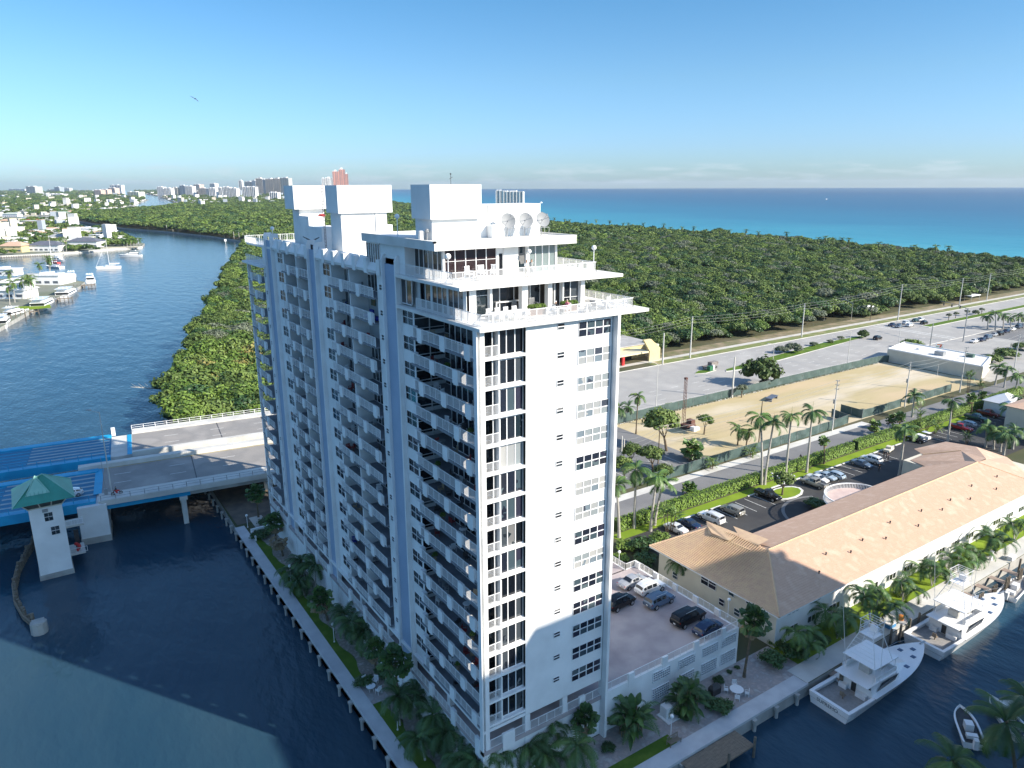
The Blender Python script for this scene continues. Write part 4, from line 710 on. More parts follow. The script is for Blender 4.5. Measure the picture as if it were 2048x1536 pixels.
# glass door walls of the balconies: dark panes with white posts
def doors(x, y0, y1, z, h, n, mat=glassd, root=None, post=.09):
    L = abs(y1-y0); k = ('d', round(L, 2), round(h, 2), n)
    if k not in _rc:
        m = MB(); m.box(0, -.05, h-.1, L, .05, h); m.box(0, -.05, 0, L, .05, .06)
        for i in range(n+1): m.box(max(0, L*i/n-post/2), -.05, 0, min(L, L*i/n+post/2), .05, h)
        _rc[k] = m.mesh('door_frame', railw)
    d = part('glass_door', _rc[k], x, max(y0, y1), z, WM, root)
    pane(d, 0, 0, L, h, mat); return d
ROWS = range(-1, 15)
rg = random.Random(11)
furn = []
for r in ROWS:
    zf, zc = FZ(r), CZ(r)
    if r == -1: zf = 51.3; zc = 54.15
    H = zc-zf
    # ---- bay D (nearest), rows 0..14
    if r >= 0:
        m = MB(); m.box(.0, .5, zf-.2, 4.2, 12.9, zf); m.box(-.05, .5, zf-.24, .06, 12.9, zf+.02); wp(T, 'balcony_floor', m, [balc])
        window(w22, .5, 15.6, zf+.95, WM, 2.4, 1.5, 2, 2, glasss, split=(r < 8))
        doors(2.0, .5, 8.3, zf, H-.03, 7); doors(3.9, 8.3, 12.9, zf, H-.03, 4)
        m = MB(); m.box(.45, 12.84, zf+.7, 3.9, 12.9, zf+.78); m.box(2.1, 12.82, zf, 2.2, 12.9, zf+H-.03); m.box(.45, 12.84, zf+1.75, 3.9, 12.9, zf+1.83); m.box(2.0, 8.2, zf, 3.9, 8.3, zf+H-.03); wp(T, 'side_window', m, railw)
        part('side_pane', (_rc.get('sp') or _rc.setdefault('sp', (lambda q: (q.box(0, 0, 0, 3.4, .03, 2.0), q.mesh('side_pane', glassd))[1])(MB()))), .48, 12.87, zf+.45)
        PL = (10.2, 5.5, .85) if r % 2 == 0 else (7.7, 3.1)
        ys = [12.3]+[v for p in PL for v in (p+1.2, p)]+[.5]
        for p in PL: part('planter', planter_me, 0, p, zf)
        for i in range(0, len(ys), 2):
            if ys[i]-ys[i+1] > .25: rail(T, .0, ys[i], .0, ys[i+1], zf)
        m = MB(); m.box(.0, 12.3, zf-.2, .5, 12.9, zf+1.12); wp(T, 'balcony_end', m, white)
        furn.append((r, 'D', zf))
    # ---- bay C
    m = MB(); m.box(.0, 22.0, zf-.2, 4.2, 36.0, zf); wp(T, 'balcony_floor', m, [balc])
    window(w22, .5, 38.8, zf+.95, WM, 2.4, 1.5, 2, 2, glasss, split=(r < 5))
    window(w12, .5, 21.3, zf+.95, WM, .84, .62, 1, 2, glasss, split=False); 
    doors(2.2, 29.1, 36.0, zf, H-.03, 6)
    s_ = rg.random()
    if s_ < .8: doors(2.4, 22.0, 28.9, zf, H-.03, 7)
    else:
        m = MB(); m.box(2.3, 25.2, zf, 2.5, 28.9, zc); wp(T, 'balcony_back_wall', m, M('shade_grey', (.42, .44, .45), (.38, .40, .41), .5, .8) if 'shade_grey' not in bpy.data.materials else bpy.data.materials['shade_grey']); doors(2.4, 22.0, 25.2, zf, H-.03, 3)
    m = MB(); m.box(.05, 28.9, zf, 2.5, 29.1, zc); wp(T, 'balcony_divider', m, white)
    PL = (30.8, 25.6) if r % 2 else (33.1, 27.6, 22.4)
    ys = [36.0]+[v for p in PL for v in (p+1.2, p)]+[22.0]
    for p in PL: part('planter', planter_me, 0, p, zf)
    for i in range(0, len(ys), 2):
        if ys[i]-ys[i+1] > .25: rail(T, .0, ys[i], .0, ys[i+1], zf)
    # ---- bay B
    m = MB(); m.box(.0, 43.7, zf-.2, 4.2, 55.4, zf); wp(T, 'balcony_floor', m, [balc])
    window(w22, .5, 58.3, zf+.95, WM, 2.4, 1.5, 2, 2, glasss, split=False)
    doors(2.2, 48.6, 55.4, zf, H-.03, 5)
    if rg.random() < .75: doors(2.2, 43.7, 48.4, zf, H-.03, 4)
    else:
        m = MB(); m.box(2.1, 43.7, zf, 2.3, 48.4, zc); wp(T, 'balcony_back_wall', m, bpy.data.materials.get('shade_grey') or white)
    m = MB(); m.box(.05, 48.4, zf, 2.4, 48.6, zc); wp(T, 'balcony_divider', m, white)
    PL = (51.3, 47.2) if r % 2 else (53.2, 49.0, 44.6)
    ys = [55.4]+[v for p in PL for v in (p+1.2, p)]+[43.7]
    for p in PL: part('planter', planter_me, 0, p, zf)
    for i in range(0, len(ys), 2):
        if ys[i]-ys[i+1] > .25: rail(T, .0, ys[i], .0, ys[i+1], zf, sp=.2)
    # ---- bay A: corner balconies, open to the north
    if r >= 0:
        m = MB(); m.box(.0, 66.5, zf-.2, 15.5, 74.5, zf); wp(T, 'balcony_floor', m, [balc])
        window(w12, .5, 65.8, zf+.9, WM, .84, .62, 1, 2, glasss, split=False)
        PL = (69.5,) if r % 2 else (71.5, 67.0)
        ys = [74.1]+[v for p in PL for v in (p+1.2, p)]+[66.5]
        for p in PL: part('planter', planter_me, 0, p, zf)
        for i in range(0, len(ys), 2):
            if ys[i]-ys[i+1] > .25: rail(T, .0, ys[i], .0, ys[i+1], zf, sp=.2)
        rail(T, .5, 74.3, 15.3, 74.3, zf, sp=.25)
    # ---- south front
    if r >= 0:
        m = MB(); m.box(.86, .0, zf-.25, 5.4, 1.6, zf); wp(T, 'floor_slab', m, white)
        rail(T, .88, .06, 2.34, .06, zf, 1.1, .12, .73)
        col('mullion', 2.34, .05, 2.5, 1.3, zf, zc-.2)
        # balcony window behind
        k = ('bw', round(H, 2))
        if k not in _rc: q = MB(); q.box(0, -.05, 0, 1.46, .03, .08); q.box(0, -.05, H-.3, 1.46, .03, H-.2); q.box(.68, -.05, 0, .76, .03, H-.2); _rc[k] = q.mesh('balcony_window', railw)
        w = part('balcony_window', _rc[k], .88, 1.3, zf)
        for i in range(2): pane(w, .73*i, .0, .73, H-.22, glassd)
        k = ('big', round(H, 2))
        if k not in _rc:
            q = MB()
            for i in range(4): q.box(.93*i-(.04 if i else 0), -.06, 0, .93*i+.05, .04, H-.2)
            q.box(0, -.057, 0, 2.8, .037, .07); q.box(0, -.057, H-.29, 2.8, .037, H-.2); _rc[k] = q.mesh('window', railw)
        w = part('window', _rc[k], 2.5, .45, zf)
        gm = [glassd, glasss, glassd, glasss, glassd, glassb][rg.randrange(6)] if r < 12 else glassd
        for i in range(3): pane(w, .93*i, .0, .93, H-.22, gm)
        m = MB(); m.box(5.3, .05, zf, 5.4, 1.6, zc-.2); wp(T, 'side_panel', m, white)
        window(w12, 8.9, .0-.02, zc-.85, 0, .84, .62, 1, 2, glassd, split=(r < 12))
        window(w24, 11.42, .0-.02, zf+.72, 0, 4.1, 1.5, 4, 2, glassb if r in (1, 2, 3, 4, 6, 7, 9) else glasss)
    # ---- roof parapets over bays C and B
for y0, y1 in ((20.0, 40.45), (43.72, 59.9)):
    m = MB(); m.box(0.15, y0, 54.05, 15.9, y1, 54.35); wp(T, 'roof_slab', m, offwhite)
    n = int((y1-y0)/3.4)
    for k in range(n):                        # canted parapet panels between stub piers
        a = y0+(y1-y0)*k/n; b_ = a+(y1-y0)/n
        m = MB(); m.box(.02, a, 53.9, .62, a+.9, 55.6); wp(T, 'parapet_pier', m, white)
        m = MB(); m.add([(.05, a+.9, 54.35), (.05, b_, 54.35), (.75, b_, 55.65), (.75, a+.9, 55.65), (.3, a+.9, 54.35), (.3, b_, 54.35), (.95, b_, 55.6), (.95, a+.9, 55.6)], [(0, 3, 2, 1), (3, 7, 6, 2), (4, 5, 6, 7), (0, 4, 7, 3), (1, 2, 6, 5)]); wp(T, 'parapet_panel', m, white)
        if k % 2 == 0: m = MB(); m.box(-.5, a+1.2, 53.95, .1, a+2.2, 54.07); wp(T, 'drip_ledge', m, greym)
m = MB(); m.box(.3, 59.9, 54.0, 15.9, 74.8, 54.3); m.box(-.6, 64.0, 51.0, 15.9, 75.3, 51.3); wp(T, 'roof_slab', m, white)
rail(T, .1, 74.6, .1, 64.2, 54.3, sp=.2); rail(T, .1, 75.1, .1, 64.2, 51.3, sp=.2); rail(T, .1, 74.7, 15.5, 74.7, 54.3, sp=.3)
m = MB(); m.box(3, 64, 51.3, 15.5, 72, 54.0); wp(T, 'wall', m, white)
# ---- stepped terraces at the south end
m = MB(); m.box(-.05, -.75, 51.0, 19.9, 15.95, 51.32); wp(T, 'terrace_slab', m, offwhite)
m = MB(); m.box(-.05, 2.6, 54.2, 19.3, 15.95, 54.5); wp(T, 'terrace_slab', m, offwhite)
m = MB(); m.box(-.0, 7.2, 57.4, 16.8, 24.4, 58.1); m.box(-.0, 7.2, 58.1, .25, 24.4, 58.28); m.box(-.0, 7.2, 58.1, 16.8, 7.45, 58.28); m.box(16.55, 7.45, 58.1, 16.8, 24.4, 58.28); m.box(.25, 24.15, 58.1, 16.55, 24.4, 58.28); wp(T, 'roof_slab', m, offwhite)
rail(T, .5, 12.4, .5, -.1, 51.32); rail(T, .5, -.1, 18.3, -.1, 51.32); rail(T, 18.3, -.1, 18.3, 15, 51.32, sp=.13)
rail(T, .5, 15.9, .5, 4.9, 54.5, sp=.12); rail(T, .5, 4.9, 17.6, 4.9, 54.5); rail(T, 17.6, 4.9, 17.6, 15, 54.5, sp=.13)
# lower penthouse
m = MB(); m.box(4, 5.5, 51.32, 15.5, 15.95, 54.2); wp(T, 'penthouse_wall', m, M('penthouse_interior', (.16, .14, .13), (.10, .09, .085), .6, .7))
for x0, x1 in ((1.2, 2.2), (3.7, 3.95), (7.3, 8.0), (10.4, 10.9), (12.2, 12.35), (14.5, 15.0)): col('pillar', x0, 3.5, x1, 4.1, 51.32, 54.2)
def gwall(x, y, z, L, H, n, rz=0, mat=glassd, transom=None, root=None, f=.09):
    k = ('g', round(L, 2), round(H, 2), n, transom)
    if k not in _rc:
        q = MB(); q.box(0, -.06, 0, L, .06, .08); q.box(0, -.06, H-.1, L, .06, H)
        for i in range(n+1): q.box(max(0, L*i/n-f/2), -.06, 0, min(L, L*i/n+f/2), .06, H)
        if transom: q.box(0, -.05, transom, L, .05, transom+.04)
        _rc[k] = q.mesh('window_frame', railw)
    w = part('glass_wall', _rc[k], x, y, z, rz, root)
    for i in range(n): pane(w, L*i/n, 0, L/n, H, mat)
    return w
gwall(2.2, 3.9, 51.32, 1.5, 2.88, 1, transom=2.1); gwall(3.95, 4.9, 51.32, 3.35, 2.88, 2); gwall(8.0, 4.9, 51.32, 2.4, 2.88, 2); gwall(10.9, 4.0, 51.32, 1.3, 2.88, 2); gwall(12.35, 3.9, 51.32, 2.15, 2.88, 2, transom=1.1)
for y, L, n in ((12.9, 2.4, 2), (10.2, 3.0, 3), (7.0, 2.9, 3)): gwall(1.25, y, 51.32, L, 2.88, n, WM)
for y0, y1 in ((15.95, 12.9), (10.5, 10.2), (7.2, 7.0), (4.1, 3.5)): col('pillar', 1.15, y1, 1.45, y0, 51.32, 54.2)
gwall(.55, 15.8, 51.5, 2.5, 2.6, 2, WM)
# upper penthouse
m = MB(); m.box(2.6, 9.2, 54.5, 15.0, 24, 57.4); wp(T, 'penthouse_wall', m, white)
gwall(1.75, 8.6, 54.5, 5.9, 2.9, 5, transom=1.7, mat=GLASS('lobby_glass', [(0, (.02, .012, .015)), (1, (.035, .02, .02))])); gwall(11.6, 8.6, 54.5, 3.5, 2.9, 4, mat=GLASS('blind_glass', [(0, (.16, .20, .20)), (1, (.20, .24, .24))], .15)); gwall(10.3, 8.7, 54.5, 1.0, 2.9, 1)
gwall(1.65, 14.6, 54.5, 5.9, 2.9, 6, WM)
for x0, x1, y0, y1 in ((1.55, 1.8, 8.5, 8.8), (7.65, 7.9, 8.5, 8.9), (8.5, 10.3, 8.5, 9.2), (11.3, 11.6, 8.5, 8.9), (15.0, 15.25, 8.5, 8.9)): col('pillar', x0, y0, x1, y1, 54.5, 57.4)
m = MB(); m.box(7.9, 8.6, 56.7, 8.5, 8.7, 57.4); m.box(7.9, 8.55, 54.5, 7.97, 8.7, 56.7); m.box(8.43, 8.55, 54.5, 8.5, 8.7, 56.7); d = part('door', m.mesh('door', railw), 0, 0, 0); d.location = (-8, -36, -GZ); q = MB(); q.box(7.97, 8.62, 54.55, 8.43, 8.66, 56.65); e = obj('door_glass', q, d, mats=glassd)
col('wall', .5, 14.6, 3.0, 24.0, 54.5, 57.4); gwall(.48, 24.2, 54.6, 3.6, 2.7, 6, WM)
# lift blocks and roof plant
def block(nm, *bx): m = MB(); [m.box(*b) for b in bx]; return wp(T, nm, m, white)
block('lift_block', (1.65, 10.9, 60.1, 7.45, 15.0, 63.4), (2.05, 11.4, 58.1, 8.0, 15.0, 60.1), (7.45, 11.35, 58.1, 8.35, 15.0, 61.4), (8.9, 11.9, 58.1, 15.5, 15.4, 61.4), (8.35, 12.2, 58.1, 8.9, 15.4, 61.38))
block('lift_block', (1.75, 35.5, 60.0, 9.05, 39.7, 63.4), (2.2, 35.9, 54.2, 8.4, 39.5, 60.0), (6.8, 35.75, 54.2, 7.0, 35.9, 60.0), (8.4, 36.2, 54.2, 9.3, 39.5, 58.4))
block('lift_block', (1.9, 53.0, 60.1, 7.0, 57.2, 63.4), (2.9, 54.0, 54.2, 6.6, 57.0, 60.1), (2.7, 44.6, 54.2, 5.6, 49.6, 57.9), (2.7, 49.6, 54.2, 4.2, 54, 59.2))
m = MB(); m.box(4.1, 44.52, 54.6, 4.8, 44.59, 56.6); wp(T, 'door', m, M('grey_door', (.45, .45, .45), (.42, .42, .42), 1, .6))
m = MB()
for k in range(22): m.box(1.68, 40.3, 54.6+k*.4, 1.74, 40.75, 54.64+k*.4)
m.box(1.66, 40.25, 54.4, 1.72, 40.3, 63.5); m.box(1.66, 40.75, 54.4, 1.72, 40.8, 63.5); wp(T, 'ladder', m, M('rusty_ladder', (.35, .24, .22), (.25, .18, .16), 3, .8))
block('plant_box', (8.3, 10.2, 58.1, 9.7, 11.2, 59.4)); block('roof_vent', (1.0, 12.0, 58.1, 1.35, 12.4, 59.0)); block('roof_vent', (1.5, 12.9, 58.1, 2.0, 13.4, 58.9))
# parking-level railings and perforated parapets
for x0, x1 in ((.9, 2.4), (3.9, 5.3), (5.95, 10.3), (10.95, 12.6), (13.4, 15.7)): rail(T, x0, 0, x1, 0, 7.1)
for x0, x1 in ((2.4, 3.9), (12.6, 13.4)): col('parapet_block', x0, -.1, x1, .15, 6.2, 8.25)
for y0, y1 in ((.5, 15.9), (19.6, 40.4), (43.7, 59.9), (63.5, 74.1)):
    n = max(1, int((y1-y0)/4.2)); s_ = (y1-y0)/n
    for k in range(n):
        a = y0+k*s_; col('parapet_block', -.12, a, .2, a+.9, 6.1, 8.3); rail(T, 0, a+s_, 0, a+.9, 7.1)
m = MB(); m.box(.12, .05, 1.8, .5, 74.5, 7.0); m.box(.5, .12, 1.8, 16, .5, 7.0); wp(T, 'podium_wall', m, white)
# recessed blockwork screens on the podium
def screenwall(root, x0, x1, y, z0, z1, rot=False, sz=.36):
    m = MB(); nx = int(abs(x1-x0)/sz); nz = int((z1-z0)/sz)
    for i in range(nx+1):
        a = x0+(x1-x0)*i/nx; m.box(a-.03, y-.12, z0, a+.03, y+.0, z1) if not rot else m.box(y-.12, a-.03, z0, y, a+.03, z1)
    for j in range(nz+1):
        z = z0+(z1-z0)*j/nz; m.box(x0, y-.117, z-.03, x1, y-.003, z+.03) if not rot else m.box(y-.117, x0, z-.03, y-.003, x1, z+.03)
    wp(root, 'block_screen', m, white2)
    m = MB(); m.box(x0, y-.02, z0, x1, y-.001, z1) if not rot else m.box(y-.02, x0, z0, y-.001, x1, z1); wp(root, 'screen_shade_sheet', m, M('screen_shade_sheet', (.10, .12, .15), (.08, .1, .12), 1, .9) if 'screen_shade_sheet' not in bpy.data.materials else bpy.data.materials['screen_shade_sheet'])  # dark sheet on the wall, stands in for shade inside the pierced blocks
for y0 in (2, 8, 22, 28, 34, 46, 52): screenwall(T, y0, y0+3.2, .12, 3.2, 5.8, True)
# ================================================================ garage deck to the east
G = thing('parking_garage', 'low white parking deck with railed roof and pierced block walls beside the tower', 'parking garage', (28, 10, GZ))
m = MB(); m.box(16.2, -.0, 1.8, 39.5, .35, 7.1); m.box(39.15, .35, 1.8, 39.5, 19.6, 7.1); m.box(33, 19.6, 1.8, 39.5, 19.8, 7.1); m.box(33, 23, 1.8, 37.5, 23.2, 7.1); m.box(37.3, 19.8, 1.8, 37.5, 23, 7.1); wp(G, 'wall', m, white)
m = MB(); m.box(16.2, .35, 6.6, 39.15, 19.6, 7.1); m.box(16.2, 19.6, 6.6, 37.3, 23, 7.1); wp(G, 'parking_floor', m, deckm)
for x0 in (24, 28.4, 32.6, 36.2): screenwall(G, x0, x0+2.8, 0, 5.3, 6.6, sz=.3); screenwall(G, x0, x0+2.8, 0, 2.6, 4.3, sz=.3)
for x0, x1 in ((16.2, 20.0), (20.9, 25.5), (26.4, 31.0), (31.9, 36.2), (36.9, 39.2)): rail(G, x0, .1, x1, .1, 7.1, sp=.14)
for x0 in (20.0, 25.5, 31.0, 36.2): m = MB(); m.box(x0, -.05, 6.3, x0+.9 if x0 < 36 else 36.9, .25, 8.1); wp(G, 'parapet_block', m, white)
for k in range(5):
    a = .1+k*3.88; rail(G, 39.3, a, 39.3, a+3.0, 7.1, sp=.14); m = MB(); m.box(39.15, a+3.0, 6.8, 39.45, a+3.88, 8.1); wp(G, 'parapet_block', m, white)
rail(G, 39.3, 19.5, 37.3, 19.5, 7.1, sp=.14); rail(G, 37.3, 19.5, 37.3, 23.0, 7.1, sp=.14); rail(G, 37.3, 23.0, 33.0, 23.0, 7.1, sp=.14)
m = MB()
for k in range(6): m.box(33.2, 2.2+k*2.9, 7.105, 38.6, 2.3+k*2.9, 7.108)
struct('parking_marking', m, M('faded_line', (.30, .27, .28), (.36, .32, .33), 1, .8))
# ================================================================ bascule bridge (skewed frame: u runs east, v north)
BU = (.9929, -.119); BV = (.119, .9929); B0 = (0, 88.2)
def bw(u, v, z): return (B0[0]+u*BU[0]+v*BV[0], B0[1]+u*BU[1]+v*BV[1], z)
BR = thing('bridge', 'low concrete road bridge over the waterway with two separate carriageways', 'bridge', (0, 100, GZ))
class BB(MB):
    def bbx(s, u0, v0, z0, u1, v1, z1, m=0, dz=0):      # dz: drop of z at the east end
        P_ = [bw(u0, v0, z0), bw(u1, v0, z0-dz), bw(u1, v1, z0-dz), bw(u0, v1, z0), bw(u0, v0, z1), bw(u1, v0, z1-dz), bw(u1, v1, z1-dz), bw(u0, v1, z1)]
        return s.add(P_, ((0, 3, 2, 1), (4, 5, 6, 7), (0, 1, 5, 4), (1, 2, 6, 5), (2, 3, 7, 6), (3, 0, 4, 7)), m)
def bp(nm, mt, *bx, root=None):
    m = BB(); [m.bbx(*b) for b in bx]; return wp(root or BR, nm, m, mt)
ZB = 7.5
droad = M('bridge_asphalt', (.30, .28, .26), (.24, .23, .22), .15, .9, third=(.34, .32, .30), detail=8, lo=.3, hi=.7, bump=.1)
for v0, v1, ue in ((4.4, 19.2, -26.5), (25.6, 40.6, -20.6)):
    bp('deck', droad, (ue, v0, ZB-.5, 20, v1, ZB)); bp('approach_deck', droad, (20, v0, ZB-.5, 60, v1, ZB, 0, 5.6))
bp('sidewalk', concl, (-26.5, .35, ZB-.6, 20, 4.4, ZB+.12)); bp('sidewalk', concl, (20, .35, ZB-.6, 60, 4.4, ZB+.12, 0, 5.6))
bp('parapet', concl, (-26.0, 0, ZB-.75, 20, .35, ZB+.3)); bp('parapet', concl, (20, 0, ZB-.75, 60, .35, ZB+.3, 0, 5.6))
bp('kerb', concl, (-26.5, 4.1, ZB, 20, 4.4, ZB+.14))
bp('median_barrier', concl, (-30.5, 19.2, ZB-.6, 20, 20.9, ZB+.85)); bp('median_barrier', concl, (-20.6, 24.5, ZB-.6, 20, 25.6, ZB+.85))
bp('median_barrier', concl, (20, 19.2, ZB-.6, 60, 25.6, ZB+.6, 0, 5.6))
bp('median_beam', bluep, (-14, 20.9, ZB-1.2, 4, 21.4, ZB-.1))
bp('parapet', concl, (-20.6, 40.6, ZB-.6, 20, 43.8, ZB+.35)); bp('parapet', concl, (20, 40.6, ZB-.6, 60, 43.8, ZB+.35, 0, 5.6))
bp('expansion_joint', dark, (-9.5, 4.4, ZB+.002, -9.3, 19.2, ZB+.006), (-2.2, 25.6, ZB+.002, -2.0, 40.6, ZB+.006), (8.2, 25.6, ZB+.002, 8.5, 40.6, ZB+.006))
# lane dashes
for v in (9.2, 14.2, 30.6, 35.6): bp('lane_dash', paintw, *[(u, v, ZB+.004, u+3, v+.14, ZB+.008) for u in range(-24, 18, 10)])
bp('edge_line', M('yellow_line', (.55, .42, .08), (.5, .38, .08), 2, .7), (-26, 18.7, ZB+.004, 20, 18.85, ZB+.008))
bp('girder', concrete, *[(-26, v, ZB-1.7, 20, v+.5, ZB-.5) for v in (.8, 5, 9, 13, 17, 26, 30, 34, 38.5)])
bp('blue_girder', bluep, (-27, .5, ZB-1.7, -11, .85, ZB-.6)); bp('blue_girder', bluep, (-27, 20.9, ZB-1.7, -14, 21.3, ZB-.6))
for u in (-12.3, 3.8): bp('pier', concl, *[(u-.45, v, -1, u+.45, v+.9, ZB-1.9) for v in (.6, 6, 11.4, 16.8, 26, 31.5, 37)], (u-.7, .2, ZB-2.4, u+.7, 42, ZB-1.7))
# two-rail metal railings
def bars(u0, u1, v, z, root=None, mt=None, dz=0, h=.75):
    m = MB(); n = max(2, int(abs(u1-u0)/2.4))
    for k in range(n+1):
        u = u0+(u1-u0)*k/n; zz = z-dz*k/n; m.tube(bw(u, v, zz), bw(u, v, zz+h), .06, n=5)
    for hh in (h, h*.5): m.tube(bw(u0, v, z+hh), bw(u1, v, z-dz+hh), .045, n=5)
    return wp(root or BR, 'railing', m, mt or greym)
bars(-26, 20, .18, ZB+.3, h=.95); bars(20, 60, .18, ZB+.3, dz=5.6, h=.95); bars(-20.6, 20, 43.5, ZB+.3, mt=railw, h=1.0); bars(20, 60, 43.5, ZB+.3, mt=railw, dz=5.6, h=1.0)
# steel lifting leaves: blue, open deck with white-grey grating strips
def leaf(v0, v1, ue, lab):
    L = thing('bridge_leaf', lab, 'bridge leaf', bw(ue, (v0+v1)/2, ZB-1)); uw = ue-75
    bp('leaf_deck', M('leaf_blue', (.015, .17, .31), (.012, .13, .25), .3, .6) if 'leaf_blue' not in bpy.data.materials else bpy.data.materials['leaf_blue'], (uw, v0+1.6, ZB-.35, ue, v1-1.6, ZB-.05), root=L)
    bp('edge_beam', bluep, (uw, v0, ZB-1.5, ue, v0+1.6, ZB+.25), root=L); bp('edge_beam', bluep, (uw, v1-1.9, ZB-1.5, ue, v1, ZB+.25), root=L)
    n = 7
    for k in range(n):
        v = v0+2.2+(v1-v0-4.4)*k/(n-1); bp('grating_strip', M('grating', (.30, .38, .42), (.22, .30, .36), 1, .6) if 'grating' not in bpy.data.materials else bpy.data.materials['grating'], (ue-15.5, v-.45, ZB-.05, ue-.4, v+.25, ZB+.0), root=L)
        bp('stringer', bluep, (uw, v-.5, ZB-.05, ue-15.7, v-.3, ZB+.02), root=L)
    for k in range(12): bp('cross_beam', bluep, (ue-3-k*6, v0+1.6, ZB-.9, ue-2.6-k*6, v1-1.6, ZB-.35), root=L)
    bars(uw, ue-1, v0+.3, ZB+.25, root=L, mt=bluep, h=1.15)
    return L
leaf(4.2-3.6, 19.0, -26.9, 'bright blue steel lifting span beside the tender house, nearer the camera')
leaf(25.2, 42.0, -24.8, 'bright blue steel lifting span of the far carriageway')
bp('joint_plate', bluep, (-27.4, 4.6, ZB+.01, -26.0, 19.0, ZB+.07), (-21.6, 25.8, ZB+.01, -20.7, 40.4, ZB+.07))
bp('hinge_slab', concl, (-24.8, 25.6, ZB-.8, -20.6, 40.6, ZB-.02))
# bascule pier block and tender house
bp('bascule_pier', white, (-29.9, -.4, 1.2, -25.2, 6, ZB-.3), (-29.9, 6, 1.2, -25.4, 43, ZB-1.8)); bp('pier_base', concrete, (-30.0, -.5, -1.5, -25.1, 6.1, 1.2))
H = thing('tender_house', 'white bridge tender tower with green hipped metal roof standing in the water', 'bridge house', (-34.3, 85, 0))
m = MB(); m.box(-36.6, 80.9, .9, -31.9, 86.4, 12.8); wp(H, 'wall', m, white)
m = MB(); m.box(-36.75, 80.75, -1.5, -31.75, 86.6, .9); wp(H, 'base', m, concrete)
m = MB(); m.add([(-36.6, 80.9, 12.8), (-31.9, 80.9, 12.8), (-31.9, 86.4, 12.8), (-36.6, 86.4, 12.8), (-37.6, 79.9, 14.2), (-30.9, 79.9, 14.2), (-30.9, 87.4, 14.2), (-37.6, 87.4, 14.2)], [(0, 1, 5, 4), (1, 2, 6, 5), (2, 3, 7, 6), (3, 0, 4, 7), (4, 5, 6, 7)]); wp(H, 'window_band', m, M('smoked_cab', (.05, .055, .05), (.09, .09, .07), 1, .3))
m = MB()
for a, b_ in (((-36.6, 80.9), (-37.6, 79.9)), ((-34.9, 80.9), (-35.2, 79.9)), ((-33.4, 80.9), (-33.2, 79.9)), ((-31.9, 80.9), (-30.9, 79.9)), ((-31.9, 86.4), (-30.9, 87.4)), ((-36.6, 86.4), (-37.6, 87.4)), ((-31.9, 83.6), (-30.9, 83.6)), ((-36.6, 83.6), (-37.6, 83.6))):
    m.tube((*a, 12.75), (*b_, 14.25), .11, n=4)
m.box(-36.7, 80.8, 12.65, -31.8, 86.5, 12.85); wp(H, 'mullion', m, cream)
m = MB(); e = (-38.6, 78.9, -29.9, 88.4); ap = (-34.9, 83.2, 17.3); aq = (-33.9, 84.4, 17.3); z = 14.2
m.add([(e[0], e[1], z), (e[2], e[1], z), (e[2], e[3], z), (e[0], e[3], z), ap, aq], [(0, 1, 5, 4), (1, 2, 5), (2, 3, 4, 5), (3, 0, 4), (3, 2, 1, 0)]); rf = wp(H, 'roof', m, greenroof)
m = MB()
for k in range(15):
    x = e[0]+.4+k*.57; t_ = min(1, (x-e[0])/(ap[0]-e[0]), (e[2]-x)/(e[2]-aq[0])); m.tube((x, e[1]+.02, z+.03), (x, e[1]+(ap[1]-e[1])*t_, z+.04+(17.3-z)*t_), .03, n=4)
wp(H, 'roof_seam', m, greenroof)
m = MB()
for a, b_ in (((e[0], e[1], z), ap), ((e[2], e[1], z), aq), ((e[2], e[3], z), aq), ((e[0], e[3], z), ap), (ap, aq)): m.tube(a, b_, .09, n=4)
m.tube((-36.6, 80.6, 15.2), (-34.9, 82.3, 17.9), .1, n=4); m.tube((-33.3, 80.6, 15.2), (-34.9, 82.3, 17.9), .1, n=4)
m.tri((-36.5, 80.6, 15.2), (-33.4, 80.6, 15.2), (-34.9, 81.9, 17.7)); wp(H, 'ridge_cap', m, M('pale_green_metal', (.25, .5, .42), (.2, .45, .38), 1, .4))
for x, z0 in ((-34.6, 10.2), (-34.0, 7.6)):
    w = part('window', w22, x, 80.88, z0, 0, H); w.scale = (.5, 1, 1.0); pane(w, 0, 0, 2.4, 1.5, glassd, -.0)
m = MB(); m.box(-34.75, 80.7, 11.9, -33.95, 80.9, 12.4); wp(H, 'air_unit', m, greym)
m = MB(); m.box(-31.9, 83.4, 7.2, -29.2, 86.4, 7.5); m.box(-31.9, 83.4, 2.0, -29.6, 87.6, 2.25); wp(H, 'gallery', m, concl)
for z_ in (7.5, 2.25): rail(H, -31.8, 83.5, -29.3, 83.5, z_, .95, .6, .8)
m = MB(); m.box(-30.9, 85.9, 2.3, -30.2, 86.0, 5.6); wp(H, 'door', m, dark)
f = M('sooty_wall', (.3, .29, .27), (.22, .21, .2), .6, .9)
